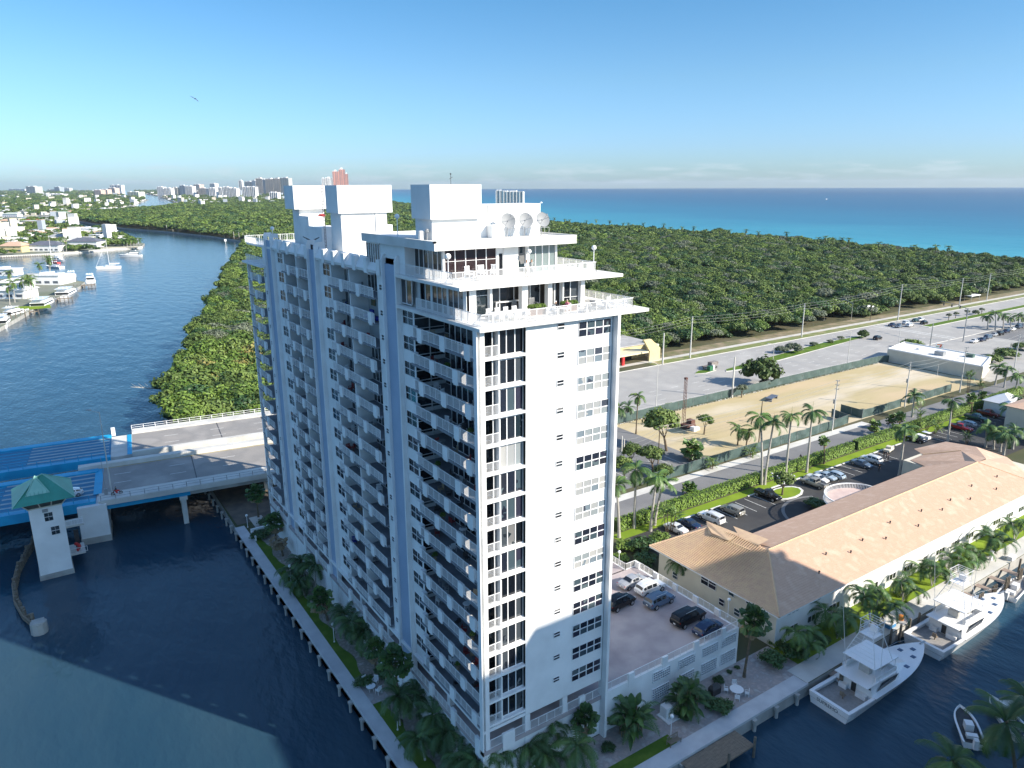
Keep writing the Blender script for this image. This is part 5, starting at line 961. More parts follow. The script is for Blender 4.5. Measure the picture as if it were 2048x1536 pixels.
# street lamp on the bridge, car park gate etc
def lamp(x, y, z, h, label, arm=(-2.5, 0), grp=None, r=.14, mt=None):
    t = thing('street_lamp', label, 'street lamp', (x, y, z), 0, grp)
    m = MB(); m.tube((0, 0, 0), (0, 0, h), r, r*.55, n=8); m.tube((0, 0, h-.1), (arm[0], arm[1], h+.45), .06, .05, n=5); obj('pole', m, t, mats=mt or concl)
    m = MB(); a = atan2(arm[1], arm[0]); m.obox((arm[0], arm[1], h+.38), (.8, .32, .16), a); obj('lamp_head', m, t, mats=greym); return t
lamp(*bw(-24.3, 3.6, ZB+.1), 16, 'tall grey street lamp on the bridge beside the blue joint', arm=(-1.6, 1.0))
t = thing('barrier_gate', 'thin upright traffic gate post at the far bridge joint', 'barrier gate', bw(-24.4, 41.5, ZB)); m = MB(); m.box(-.4, -.3, 0, .4, .3, 1.9); obj('cabinet', m, t, mats=white2)
t = thing('barrier_gate', 'slim mast and boxes on the kerb where the near blue span begins', 'barrier gate', bw(-25.2, 3.4, ZB)); m = MB(); m.box(-.3, -.25, 0, .3, .25, 1.3); m.tube((0, 0, 1.3), (0, .2, 7.5), .07, .03, n=5); obj('mast', m, t, mats=greym)
# fender: curved timber dolphin wall round the tender house
FN = thing('timber_fender', 'curved weathered timber fender wall in the water beside the bridge tender house', 'fender', (-39.5, 76, 0))
fp = [(-36.4, 98), (-38.2, 92), (-39.6, 86), (-40.2, 80), (-40.0, 74), (-39.0, 68.5), (-37.6, 64.5)]
rg = random.Random(5); k = 0
for i in range(len(fp)-1):
    (ax, ay), (bx, by) = fp[i], fp[i+1]; n = int(hypot(bx-ax, by-ay)/.62)
    for j in range(n):
        t_ = j/n; x = ax+(bx-ax)*t_; y = ay+(by-ay)*t_; m = MB(); h = 1.5+rg.uniform(-.35, .3)+(.5 if j % 4 == 0 else 0)
        m.tube((0, 0, -1), (rg.uniform(-.06, .06), 0, h), .27, .24, n=7); obj('pile', m, FN, (x+39.5, y-76, 0), mats=piling)
    m = MB(); m.tube((ax-.3, ay, 1.0), (bx-.3, by, 1.0), .16, n=5); m.tube((ax-.3, ay, .4), (bx-.3, by, .4), .16, n=5); wp(FN, 'wale', m, wood)
m = MB(); m.tube((-37.4, 63.8, -1), (-37.4, 63.8, 1.7), 1.15, 1.1, n=10); m.box(-38.2, 63.0, 1.7, -36.6, 64.6, 1.85); wp(FN, 'end_dolphin', m, concrete)
# promenade piles under the west walk and along the south walk
SW = thing('seawall_piles', 'row of short round piles and capping under the white waterside walk', 'seawall', (-5.8, 30, 0))
for k in range(30):
    m = MB(); m.tube((0, 0, -1), (0, 0, 1.45), .2, n=7); m.box(-.22, -.3, 1.2, .4, .3, 1.52); obj('pile', m, SW, (-.15, -34+k*3.7, 0), mats=concrete)
S2 = thing('seawall_piles', 'row of stub piles and brackets carrying the south waterside walk', 'seawall', (20, -8.1, 0))
for k in range(12):
    m = MB(); m.tube((0, 0, -1), (0, 0, 1.45), .24, n=7); m.box(-.3, -.2, 1.15, .3, .4, 1.55); obj('pile', m, S2, (-24+k*4.1, -.25, 0), mats=concrete)
# ================================================================ tile-roofed condominium
C2 = thing('tile_roof_condo', 'long low cream condominium with terracotta tile hip roof between car park and canal', 'condominium', (88, 8, GZ))
EX0, EX1, EY0, EY1, EZ, RZ = 45.2, 124.5, -1.9, 16.1, 7.5, 10.9
m = MB(); m.box(46.3, -.8, 1.8, 123, 15, 7.45); m.box(46.3, 15, 1.8, 58, 21.4, 7.45); m.box(116, 15, 1.8, 134.5, 20.5, 7.45); m.box(123, 4, 1.8, 134, 15, 7.45); wp(C2, 'wall', m, cream)
m = MB(); m.box(46.28, -.83, 1.85, 123, -.79, 7.4); wp(C2, 'south_wall', m, white)
rp = MB()
# main roof: slopes as flat planes, tile courses are separate strips laid on them
RY = 7.1; X0r = EX0+9.0; X1r = EX1-7
def slope(pts, mt, nm='roof'):
    m = MB(); m.add(pts, [tuple(range(len(pts)))]); return wp(C2, nm, m, mt)
slope([(EX0, EY0, EZ), (EX1, EY0, EZ), (X1r, RY, RZ), (X0r, RY, RZ)], tile); slope([(EX1, EY0, EZ), (EX1, EY1, EZ), (X1r, RY, RZ)], tile)
slope([(58.8, EY1, EZ), (X0r+0, RY, RZ), (X1r, RY, RZ), (EX1, EY1, EZ)], tile)
YN = 22.6
slope([(EX0, YN, EZ), (EX0, EY0, EZ), (X0r, RY, RZ), (54.2, 8.5, 10.9), (54.0, 13.5, 10.9), (54.0, 18, 10.2)], tile)
slope([(EX0, YN, EZ), (54.0, 18, 10.2), (58.8, YN, EZ)], tile); slope([(54.0, 18, 10.2), (54.0, 13.5, 10.9), (54.2, 8.5, 10.9), (58.8, EY1-2, EZ+.9), (58.8, YN, EZ)], tile)
# two small cross gables with pale sides
for y0, y1, xr in ((12.9, 19.6, 57.0), (8.9, 15.9, 59.5)):
    slope([(54.3, y1-.3, 10.35), (52.4, y0+3.4, 10.35), (52.6, y0, 10.45), (54.6, y0+.2, 10.5)], tilep, 'gable_side')
slope([(54.6, 19.4, 10.6), (52.3, 16.9, 9.9), (52.3, 12.9, 10.5), (54.8, 12.9, 10.9)], tilep, 'gable_side')
slope([(57.2, 16.1, 10.3), (54.6, 12.6, 10.5), (54.5, 8.9, 10.9), (57.0, 9.2, 10.9)], tilep, 'gable_side')
# east wing roofs
slope([(115, 14.5, EZ+.3), (117, 19.6, EZ), (122.5, 19.8, EZ), (126, 14, 9.4), (119, 10, 9.8)], tile); slope([(122.5, 19.8, EZ), (124.5, 22.8, EZ), (135, 21.3, EZ), (130, 13, 9.8), (126, 14, 9.4)], tile)
slope([(135, 21.3, EZ), (135.5, 9, EZ), (127, 4, 9), (122, 7.5, 10.4), (130, 13, 9.8)], tile)
slope([(119, 10, 9.8), (126, 14, 9.4), (130, 13, 9.8), (122, 7.5, 10.6), (117.5, 7.1, RZ)], tile)
slope([(135.5, 9, EZ), (124.5, -1.9, EZ), (117.5, 7.1, RZ), (122, 7.5, 10.4), (127, 4, 9)], tile)
m = MB(); m.box(EX0, EY0-.02, EZ-.22, EX1, EY0+.1, EZ-.003); m.box(EX0-.02, EY0, EZ-.22, EX0+.1, YN, EZ-.003); m.box(58.8, EY1-.1, EZ-.22, EX1, EY1+.02, EZ-.003); wp(C2, 'fascia', m, white2)
m = MB(); m.box(EX0+.1, EY0+.1, EZ-.1, EX1, -.8, EZ-.05); m.box(EX0+.1, -.8, EZ-.1, 46.3, YN, EZ-.05); m.box(58, 15, EZ-.1, 116, EY1-.1, EZ-.05); wp(C2, 'soffit', m, cream)
# ridge and hip tiles
def caps(a, b, nm='ridge_tile', r=.17, sp=.42):
    a = Vector(a); b = Vector(b); n = int((b-a).length/sp); d = (b-a).normalized()
    me = _rc.get('cap')
    if not me: q = MB(); q.tube((0, 0, 0), (.44, 0, 0), r, r*.86, n=6); me = _rc['cap'] = q.mesh('ridge_tile', tilep)
    return a, b, n, d, me
ncap = 0
stf = MB()
for a, b in (((X0r, RY, RZ+.04), (X1r, RY, RZ+.04)), ((EX0, EY0, EZ+.04), (X0r, RY, RZ+.04)), ((EX0, YN, EZ+.04), (54.0, 18, 10.25)), ((EX1, EY0, EZ+.04), (X1r, RY, RZ+.04)), ((122.5, 19.8, EZ+.05), (126, 14, 9.45)), ((54.0, 18, 10.25), (54.1, 8.5, 10.95))):
    a, b, n, d, me = caps(a, b)
    for k in range(n):
        p = a+(b-a)*k/n
        if ncap < 90 and p.x < 62:
            o = obj('ridge_tile', me, C2, (p.x-88, p.y-8, p.z-GZ)); o.rotation_mode = 'QUATERNION'; o.rotation_quaternion = d.to_track_quat('X', 'Z'); ncap += 1
        else: stf.tube(p, p+d*.44, .17, .145, n=5)
stuff('ridge_tiles', stf, tilep, parent=C2)
# tile courses on the slopes facing the camera: barrel rows, real relief
def courses(P0, P1, Q0, Q1, n, sp=.34, parts=0, ht=.055):
    """rows run from eave line P0-P1 up to Q0-Q1; each row is a strip with a raised nose"""
    P0, P1, Q0, Q1 = map(Vector, (P0, P1, Q0, Q1)); m = MB(); nr = (P1-P0).cross(Q0-P0).normalized()
    if nr.z < 0: nr = -nr
    for k in range(n):
        t0, t1 = k/n, (k+1.0)/n; a = P0+(Q0-P0)*t0; b = P1+(Q1-P1)*t0; c = P1+(Q1-P1)*t1; d = P0+(Q0-P0)*t1
        m.add([a+nr*ht, b+nr*ht, c+nr*.012, d+nr*.012, a, b], [(0, 1, 2, 3), (4, 5, 1, 0)])
    return m
west = courses((EX0-.05, YN, EZ+.01), (EX0-.05, EY0, EZ+.01), (54.0, 18, 10.22), (X0r, RY, RZ+.02), 26, ht=.09)
# barrel ribs running up the west hip
for k in range(62):
    y = EY0+.2+k*.395; t_ = 1.0
    if y < RY: t_ = (y-EY0)/(RY-EY0)
    elif y > 18: t_ = (YN-y)/(YN-18)
    t_ = max(.02, min(1, t_)); zr = RZ if y < 9 else (RZ-.02 if y < 14 else 10.2+(18-y)/4*.65 if y < 18 else 10.2)
    west.tube((EX0, y, EZ+.05), (EX0+(54.1-EX0)*t_, y, EZ+.05+(min(RZ, zr)-EZ)*t_), .075, n=4, cap=False)
stuff('roof_tiles', west, tilep, parent=C2)
south = courses((EX0, EY0-.04, EZ+.01), (EX1, EY0-.04, EZ+.01), (X0r, RY, RZ+.02), (X1r, RY, RZ+.02), 27)
stuff('roof_tiles', south, tile, parent=C2)
stuff('roof_tiles', courses((EX1, EY1+.02, EZ+.01), (58.8, EY1+.02, EZ+.01), (X1r, RY, RZ+.02), (X0r+1, RY, RZ+.02), 27), tile, parent=C2)
# roof vents
vm = MB(); vm.tube((0, 0, 0), (0, 0, .35), .09, n=6); vm.ball((0, 0, .38), .16, 6, 4); vm = vm.mesh('roof_vent', dark)
for k in range(14):
    x = 58+k*4.5; t_ = (.32, .5)[k % 2]+.04*((k*7) % 3); y = EY0+(RY-EY0)*t_; obj('roof_vent', vm, C2, (x-88, y-8, EZ+(RZ-EZ)*t_-GZ))
# windows of the south wall (two floors) and the west wall
w3 = win_mesh(2.7, 1.05, 3, 1, .09); w2 = win_mesh(1.0, 1.1, 1, 2, .07); wbig = win_mesh(2.9, 1.5, 2, 2, .09)
for k in range(15):
    x = 48.5+k*5.0; nn = 3 if k % 4 != 3 else 1
    for z_ in (6.0, 3.0):
        if nn == 3: window(w3, x, -.84, z_, 0, 2.7, 1.05, 3, 1, glassd, split=(k < 8), root=C2)
        else: window(w2, x+1, -.84, z_, 0, 1.0, 1.1, 1, 2, glassd, split=False, root=C2)
for y, z_, me, L, Hh in ((12.6, 5.4, wbig, 2.9, 1.5), (9.0, 3.6, w2, 1, 1.1), (6.2, 3.4, w2, 1, 1.1), (3.2, 3.3, w2, 1, 1.1), (7.4, 6.0, w2, 1, 1.1), (18.3, 3.6, w2, 1, 1.1), (4.3, 6.2, w2, 1, 1.1)):
    window(me, 46.26, y, z_, WM, L, Hh, 2 if L > 2 else 1, 2, glasss, split=L > 2, root=C2)
# round terrace on the car-park side, with balusters
RT = thing('round_terrace', 'round white balustraded terrace projecting over the car park', 'terrace', (91.5, 17.5, GZ))
m = MB(); arc = [(91.5+6.2*cos(t)*.98, 16.0+5.0*sin(t)) for t in [pi*i/20 for i in range(21)]]; m.prism(arc, 6.1, 6.4); wp(RT, 'floor', m, M('pink_terrace', (.55, .44, .40), (.48, .36, .33), .6, .8))
m = MB()
for i in range(20):
    (ax, ay), (bx, by) = arc[i], arc[i+1]; m.tube((ax, ay, 7.35), (bx, by, 7.35), .13, n=4); m.tube((ax, ay, 6.25), (bx, by, 6.25), .17, n=4)
wp(RT, 'handrail', m, white2)
m = MB(); m.tube((0, 0, 0), (0, 0, .95), .07, .05, n=5); bal = m.mesh('baluster', white2)
for i in range(60):
    t = pi*i/59; obj('baluster', bal, RT, (6.05*cos(t), -1.5+4.9*sin(t), 4.6))
m = MB()
for t in (.5, 1.2, 1.9, 2.6): x, y = 91.5+5.6*cos(t), 16+4.5*sin(t); m.tube((x, y, 1.8), (x, y, 6.1), .2, n=8)
wp(RT, 'column', m, white2)
# ---- flat white store by the lot, yellow building across the road, beige house far right
S7 = thing('flat_roof_store', 'low cream store with flat white roof and rooftop plant beside the bare lot', 'store', (230, 72, GZ))
def fp_(a): return [(222.5, 85.0), (221.3, 52.5), (238.0, 57.5), (238.8, 88.0)]
Q4 = fp_(0); m = MB(); m.prism(Q4, 1.8, 6.2); wp(S7, 'wall', m, cream)
m = MB(); cx, cy = 230, 71
for i in range(4):
    (ax, ay), (bx, by) = Q4[i], Q4[(i+1) % 4]; ia, ib = (ax+(cx-ax)*.03, ay+(cy-ay)*.03), (bx+(cx-bx)*.03, by+(cy-by)*.03); m.add([(ax, ay, 6.6), (bx, by, 6.6), (*ib, 6.6), (*ia, 6.6), (ax, ay, 6.2), (bx, by, 6.2), (*ib, 6.2), (*ia, 6.2)], [(0, 1, 2, 3), (4, 0, 3, 7), (4, 5, 1, 0), (7, 3, 2, 6), (5, 6, 2, 1)])
wp(S7, 'parapet', m, white)
m = MB(); m.prism([(x+(cx-x)*.03, y+(cy-y)*.03) for x, y in Q4], 6.2, 6.25); wp(S7, 'roof', m, offwhite)
m = MB(); m.box(227, 68, 6.25, 229, 71, 7.6); wp(S7, 'roof_plant', m, greym); m = MB(); m.box(232.5, 61, 6.25, 234, 63.5, 7.4); wp(S7, 'roof_plant', m, M('green_plant', (.06, .12, .10), (.05, .10, .08), 1, .6)); m = MB(); m.box(230.5, 78, 6.25, 231.5, 79, 6.8); wp(S7, 'roof_vent', m, white2)
m = MB(); m.box(238.1, 60, 2.0, 238.3, 66, 5); wp(S7, 'shop_window', m, glassd)
YB = thing('yellow_building', 'pale yellow building with slanted wall and flat canopy across the main road', 'building', (150, 142, GZ))
m = MB(); m.box(118, 140, 1.8, 160, 158, 6.5); wp(YB, 'wall', m, yellowp)
m = MB(); m.box(117.7, 139.7, 6.5, 160.3, 158.3, 6.9); wp(YB, 'roof', m, M('gravel_roof', (.42, .41, .40), (.33, .32, .31), .4, .95))
m = MB(); m.box(130, 133.5, 5.0, 152.5, 140, 5.6); wp(YB, 'canopy', m, M('canopy_cream', (.70, .62, .42), (.64, .56, .38), 1, .7))
m = MB(); m.add([(152.5, 133.2, 1.8), (157.8, 133.2, 1.8), (157.8, 134.0, 1.8), (152.5, 134, 1.8), (152.6, 133.2, 5.6), (149.5, 133.2, 10), (153, 133.2, 10), (157.8, 133.2, 6.2), (152.6, 134, 5.6), (149.5, 134, 10), (153, 134, 10), (157.8, 134, 6.2)],
      [(0, 1, 7, 6, 5, 4), (3, 8, 9, 10, 11, 2), (0, 4, 8, 3), (4, 5, 9, 8), (5, 6, 10, 9), (6, 7, 11, 10), (7, 1, 2, 11)]); wp(YB, 'slanted_wall', m, yellowp)
m = MB(); m.box(157, 134, 1.8, 157.8, 142, 7.5); wp(YB, 'wall', m, cream); m = MB(); m.box(133, 139.8, 1.8, 150, 139.95, 4.8); wp(YB, 'shopfront', m, glassd); m = MB(); m.box(140, 133.6, 1.8, 141, 134.4, 5.0); wp(YB, 'red_pier', m, redp)
for nm, lab, x0, y0, x1, y1, h, mt in (('beige_house', 'beige house behind palms at the far right edge of the car park', 170, 8, 205, 24, 7.5, cream), ('white_pavilion', 'small white pavilion with steep pale roof beside the dark red cars', 186, 29, 194, 36, 3.4, white)):
    t = thing(nm, lab, 'house', ((x0+x1)/2, (y0+y1)/2, GZ)); m = MB(); m.box(x0, y0, 1.8, x1, y1, 1.8+h); wp(t, 'wall', m, mt)
    m = MB(); cx, cy = (x0+x1)/2, (y0+y1)/2; m.add([(x0-.5, y0-.5, 1.8+h), (x1+.5, y0-.5, 1.8+h), (x1+.5, y1+.5, 1.8+h), (x0-.5, y1+.5, 1.8+h), (cx-.1*(x1-x0), cy, 1.8+h+2.2), (cx+.1*(x1-x0), cy, 1.8+h+2.2)], [(0, 1, 5, 4), (1, 2, 5), (2, 3, 4, 5), (3, 0, 4)]); wp(t, 'roof', m, white2 if h < 5 else tile)
# neighbouring tower on the south bank whose shade falls across the garden and garage (it stands behind and to the right of the viewpoint)
NB = thing('south_bank_tower', 'big white balcony tower on the south bank, right of and behind the viewpoint', 'apartment building', (68, -70, GZ))
m = MB(); m.box(45.5, -80, 1.8, 80, -60, 61.4); m.box(38.5, -80, 1.8, 45.5, -60, 58.3); m.box(80, -80, 1.8, 97.5, -60, 59.2); m.box(88, -80, 1.8, 98, -60, 55); wp(NB, 'wall', m, white)
m = MB()
for k in range(20): m.box(39, -60, 4.5+k*2.75, 97, -58.6, 4.7+k*2.75)
wp(NB, 'balcony', m, white2)
for k in range(6): m = MB(); m.box(96, -62-k*3, 57-k*2.6, 99.3, -60-k*3, 57.3-k*2.6); wp(NB, 'awning', m, white2)
m = MB(); m.box(98, -80, 1.8, 128, -66, 36); wp(NB, 'wing', m, white)
# ================================================================ vehicles
PC = {k: PAINT('paint_'+k, c) for k, c in dict(silver=(.42, .43, .45), white=(.80, .80, .80), black=(.012, .012, .014), bluegrey=(.12, .17, .24), darkblue=(.02, .04, .09), champagne=(.32, .31, .28), paleblue=(.38, .47, .55), red=(.40, .02, .03), darkgreen=(.04, .10, .10), darkred=(.16, .015, .02)).items()}
carglass = M('car_glass', (.012, .015, .02), (.02, .025, .03), 1, .05, spec=.8)
#           len  w    stations: (x, bottom, belt, roof(None=belt), roof half width factor)
CT = dict(
 sedan=(4.8, 1.84, [(0, .5, .78), (.25, .3, .93), (1.1, .22, .98), (1.15, .22, .98), (1.75, .22, 1.0, 1.40), (2.3, .22, .98, 1.46), (3.0, .22, .96, 1.42), (3.75, .22, .92), (4.5, .28, .78), (4.8, .42, .60)]),
 suv=(4.8, 1.92, [(0, .5, .95), (.12, .35, 1.08), (.35, .3, 1.1, 1.55), (.9, .28, 1.1, 1.72), (2.0, .28, 1.08, 1.76), (2.9, .28, 1.06, 1.68), (3.6, .28, 1.04), (4.5, .32, .95), (4.8, .45, .7)]),
 van=(5.4, 2.0, [(0, .5, 1.05), (.08, .4, 1.2), (.2, .35, 1.2, 1.8), (.7, .3, 1.2, 1.88), (2.3, .3, 1.18, 1.9), (3.3, .3, 1.16, 1.82), (3.95, .3, 1.12), (5.1, .34, 1.05), (5.4, .5, .7)]),
 van2=(4.9, 1.95, [(0, .5, 1.0), (.08, .35, 1.1), (.2, .3, 1.1, 1.65), (.7, .26, 1.1, 1.74), (2.2, .26, 1.06, 1.75), (3.1, .26, 1.02, 1.6), (4.0, .26, .98), (4.7, .3, .8), (4.9, .45, .6)]),
 hatch=(4.6, 1.85, [(0, .5, .85), (.15, .32, 1.0), (.4, .26, 1.02, 1.25), (1.3, .24, 1.0, 1.5), (2.2, .24, .98, 1.52), (2.9, .24, .96, 1.44), (3.6, .24, .93), (4.35, .28, .8), (4.6, .42, .6)]),
 pickup=(5.6, 1.98, [(0, .55, 1.0), (.1, .45, 1.1), (1.9, .38, 1.1), (1.95, .38, 1.1), (2.1, .38, 1.12, 1.75), (2.6, .38, 1.12, 1.84), (3.4, .38, 1.1, 1.8), (4.1, .38, 1.08), (5.3, .4, 1.0), (5.6, .5, .75)]))
def build_car(ty, col, lab, grp, loc, rz):
    key = (ty, col); L, w, S = CT[ty]; t = thing({'pickup': 'pickup_truck', 'van': 'long_suv', 'van2': 'minivan', 'hatch': 'hatchback'}.get(ty, ty), lab, 'car' if ty != 'pickup' else 'pickup truck', loc, rz, grp)
    if key not in _rc:
        b = MB(); g = MB(); h = w/2; rings = []
        for s in S:
            x = s[0]-L/2; zb, ze = s[1], s[2]; zr = s[3] if len(s) > 3 else None; e = 1.0
            if s[0] < .3 or s[0] > L-.35: e = .86
            zt = zr if zr else ze+.03; wr = h*.74 if zr else h*.84*e
            rings.append([(x, -h*.9*e, zb), (x, -h*e, zb+.25), (x, -h*.97*e, ze), (x, -wr, zt), (x, 0, zt+.05), (x, wr, zt), (x, h*.97*e, ze), (x, h*e, zb+.25), (x, h*.9*e, zb)])
        for i in range(len(rings)-1):
            A, B = rings[i], rings[i+1]
            for k in range(8): b.add([A[k], B[k], B[k+1], A[k+1]], [(0, 1, 2, 3)])
        b.add(rings[0], [tuple(range(8, -1, -1))]); b.add(rings[-1], [tuple(range(9))])
        # glass panels, 1 cm proud of the body
        idx = [i for i, s in enumerate(S) if len(s) > 3]
        def lerp(p, q, t_): return tuple(p[k]+(q[k]-p[k])*t_ for k in range(3))
        for i in [idx[0]-1]+idx:
            A, B = rings[i], rings[i+1]; ia = len(S[i]) > 3; ib = len(S[i+1]) > 3
            for sg, kb, kr in ((-1, 2, 3), (1, 6, 5)):
                if ia and ib:
                    q = [lerp(A[kb], A[kr], .15), lerp(B[kb], B[kr], .15), lerp(B[kb], B[kr], .82), lerp(A[kb], A[kr], .82)]
                    q[0], q[1], q[2], q[3] = lerp(q[0], q[1], .06), lerp(q[0], q[1], .94), lerp(q[3], q[2], .94), lerp(q[3], q[2], .06)
                    g.add([(x, y+sg*.012, z+.004) for x, y, z in q], [(0, 1, 2, 3)])
            if ia != ib:       # screens
                c0, c1 = (A[3], A[5]), (B[3], B[5]); n_ = .02
                q = [lerp(c0[0], c1[0], .08), lerp(c0[0], c1[0], .92), lerp(c0[1], c1[1], .92), lerp(c0[1], c1[1], .08)]
                q = [(x, y*.93, z+.05) for x, y, z in q]; g.add(q+[(sum(v[0] for v in (q[0], q[3]))/2, 0, q[0][2]+.05), (sum(v[0] for v in (q[1], q[2]))/2, 0, q[1][2]+.05)], [(0, 1, 5, 4), (4, 5, 2, 3)])
        _rc[key] = (b.mesh('body', [PC[col]]), g.mesh('window_glass', carglass))
    if 'wheel' not in _rc:
        q = MB(); q.tube((0, -.11, 0), (0, .11, 0), .34, n=14); q.tube((0, -.118, 0), (0, .118, 0), .21, n=10, m=1); _rc['wheel'] = q.mesh('wheel', [tyre, rimm])
        for nm, mt in (('tail_light', tail), ('headlight', headl)): q = MB(); q.box(-.04, -.17, -.09, .04, .17, .09); _rc[nm] = q.mesh(nm, mt)
        q = MB(); q.box(-.012, -.16, -.08, 0, .16, .08); _rc['plate'] = q.mesh('number_plate', white2)
        q = MB(); q.tube((-1.0, 0, 0), (1.0, 0, 0), .03, n=5); _rc['rack'] = q.mesh('roof_rail', rimm)
        q = MB(); q.box(-.1, -.1, -.06, .08, .1, .06); _rc['mirror'] = q.mesh('mirror', dark)
    obj('body', _rc[key][0], t); obj('window_glass', _rc[key][1], t)
    r = 1.0 if ty in ('sedan', 'hatch') else 1.12
    for sx in (-L/2+.95, L/2-.95):
        for sy in (-1, 1): obj('wheel', _rc['wheel'], t, (sx, sy*(w/2-.09), .34*r), sc=r)
    zt = S[1][2]-.14
    for sy in (-1, 1):
        obj('tail_light', _rc['tail_light'], t, (-L/2+.12, sy*w*.36, zt)); obj('headlight', _rc['headlight'], t, (L/2-.2, sy*w*.34, S[-2][2]-.1)); obj('mirror', _rc['mirror'], t, (L*.2, sy*w*.53, S[4][2]))
        if ty in ('suv', 'van'): obj('roof_rail', _rc['rack'], t, (-.3, sy*w*.34, 1.84 if ty == 'suv' else 1.97))
    obj('number_plate', _rc['plate'], t, (-L/2-.005, 0, S[0][1]+.2))
    if ty == 'pickup' and 'bed' not in _rc: q = MB(); q.box(-2.7, -.8, 1.11, -.98, .8, 1.17); _rc['bed'] = q.mesh('bed_cover', dark)
    if ty == 'pickup': obj('bed_cover', _rc['bed'], t)
    return t
for ty, x, y, z, hd, c, lab, grp in CARS: build_car(ty, c, lab, grp, (x, y, z+.01), radians(hd))
# golf carts
def cart(x, y, rz, lab):
    t = thing('golf_cart', lab, 'golf cart', (x, y, GZ), rz, 'golf carts'); m = MB(); m.box(-1.1, -.6, .3, 1.1, .6, .55); m.box(-1.1, -.55, .55, -.3, .55, .95); m.box(.75, -.55, .55, 1.15, .55, .85); obj('body', m, t, mats=white2)
    m = MB(); m.box(-1.1, -.65, 1.85, .8, .65, 1.93); obj('roof', m, t, mats=white2); m = MB()
    for a in (-1.0, .7):
        for b in (-.58, .58): m.tube((a, b, .5), (a, b, 1.86), .03, n=4)
    obj('roof_post', m, t, mats=dark)
    for a in (-.8, .8):
        for b in (-.5, .5): obj('wheel', _rc['wheel'], t, (a, b, .24), sc=.7)
cart(146.5, 32.6, 1.5, 'white-roofed golf cart at the end of the near bays, left'); cart(149.6, 32.8, 1.5, 'white-roofed golf cart at the end of the near bays, right')
t = thing('garden_tractor_trailer', 'small cream utility cart on the kerb behind the white SUV', 'utility cart', (133.7, 33.1, GZ), .2); m = MB(); m.box(-1.6, -.7, .35, 1.6, .7, .8); m.box(-.4, -.6, .8, .9, .6, 1.3); obj('body', m, t, mats=cream)
for a in (-1, 1):
    for b in (-.6, .6): obj('wheel', _rc['wheel'], t, (a, b, .3), sc=.85)
def moto(x, y, z, rz, lab, col, rider=True):
    t = thing('motorcycle', lab, 'motorcycle', (x, y, z), rz); m = MB(); m.path([(-.5, 0, .75), (0, 0, .85), (.45, 0, .95)], [.12, .2, .1], 6); m.tube((-.1, 0, .35), (.2, 0, .75), .16, .16, 6); m.tube((.45, 0, .95), (.72, 0, .33), .04, n=5); m.tube((.4, -.3, 1.05), (.4, .3, 1.05), .025, n=4); obj('body', m, t, mats=col)
    for a in (-.65, .72): obj('wheel', _rc['wheel'], t, (a, 0, .32), sc=(.95, .5, .95))
# ================================================================ drilling rig in the bare lot
RG = thing('drilling_rig', 'small rusty drilling rig with lattice mast standing in the bare lot', 'drilling rig', (107.5, 72.5, GZ))
rust = M('rusty_metal', (.16, .08, .06), (.10, .05, .045), 2, .85)
m = MB(); m.box(-1.6, -1.1, .3, 1.8, 1.1, 1.2); m.box(.3, -1, 1.2, 1.7, .8, 2.2); obj('machine_body', m, RG, mats=rust)
m = MB()
for a, b in ((-.3, -.3), (.3, -.3), (.3, .3), (-.3, .3)): m.tube((a-1.6, b, 1.2), (a*.7-1.6, b*.7, 13.5), .07, n=4)
for k in range(14): z = 1.8+k*.85; m.tube((-1.9, -.3, z), (-1.3, .3, z+.8), .035, n=4); m.tube((-1.3, -.3, z), (-1.9, .3, z+.8), .035, n=4)
m.box(-1.95, -.35, 13.4, -1.25, .35, 13.9); obj('mast', m, RG, mats=rust)
m = MB(); m.box(-1.9, -1.3, 0, 1.9, -.7, .6); m.box(-1.9, .7, 0, 1.9, 1.3, .6); obj('track', m, RG, mats=dark)
m = MB(); m.box(-1.0, -3.2, .0, .2, -1.8, 1.1); m.box(.4, -2.9, 0, 1.5, -2.0, .8); obj('water_tank', m, RG, mats=white2)
# ================================================================ boats
def hull_mesh(L, B, free=1.5, bow=2.3, deck=True, n=14, name='hull', mats=None, blunt=.0):
    """stern at x=0, bow at x=L; flared bow, flat transom"""
    m = MB(); R_ = []
    for i in range(n+1):
        t_ = i/n; x = L*t_; wd = B/2*(1-max(0, (t_-.40)/.60)**2.9*(1-blunt))*(1 if t_ > .02 else .96); wl = wd*(.86-.35*t_); sh = free+(bow-free)*t_**1.8
        xb = x-(.9*(t_**3)*1.2)
        R_.append([(xb, 0, -.55), (xb, -wl, -.1), (x, -wd, sh), (x, wd, sh), (xb, wl, -.1)])
    for i in range(n):
        A, C_ = R_[i], R_[i+1]
        for a, b in ((0, 1), (1, 2), (3, 4), (4, 0)): m.add([A[a], C_[a], C_[b], A[b]], [(3, 2, 1, 0)])
    m.add([R_[0][k] for k in range(5)], [(0, 1, 2, 3, 4)])
    return m, R_
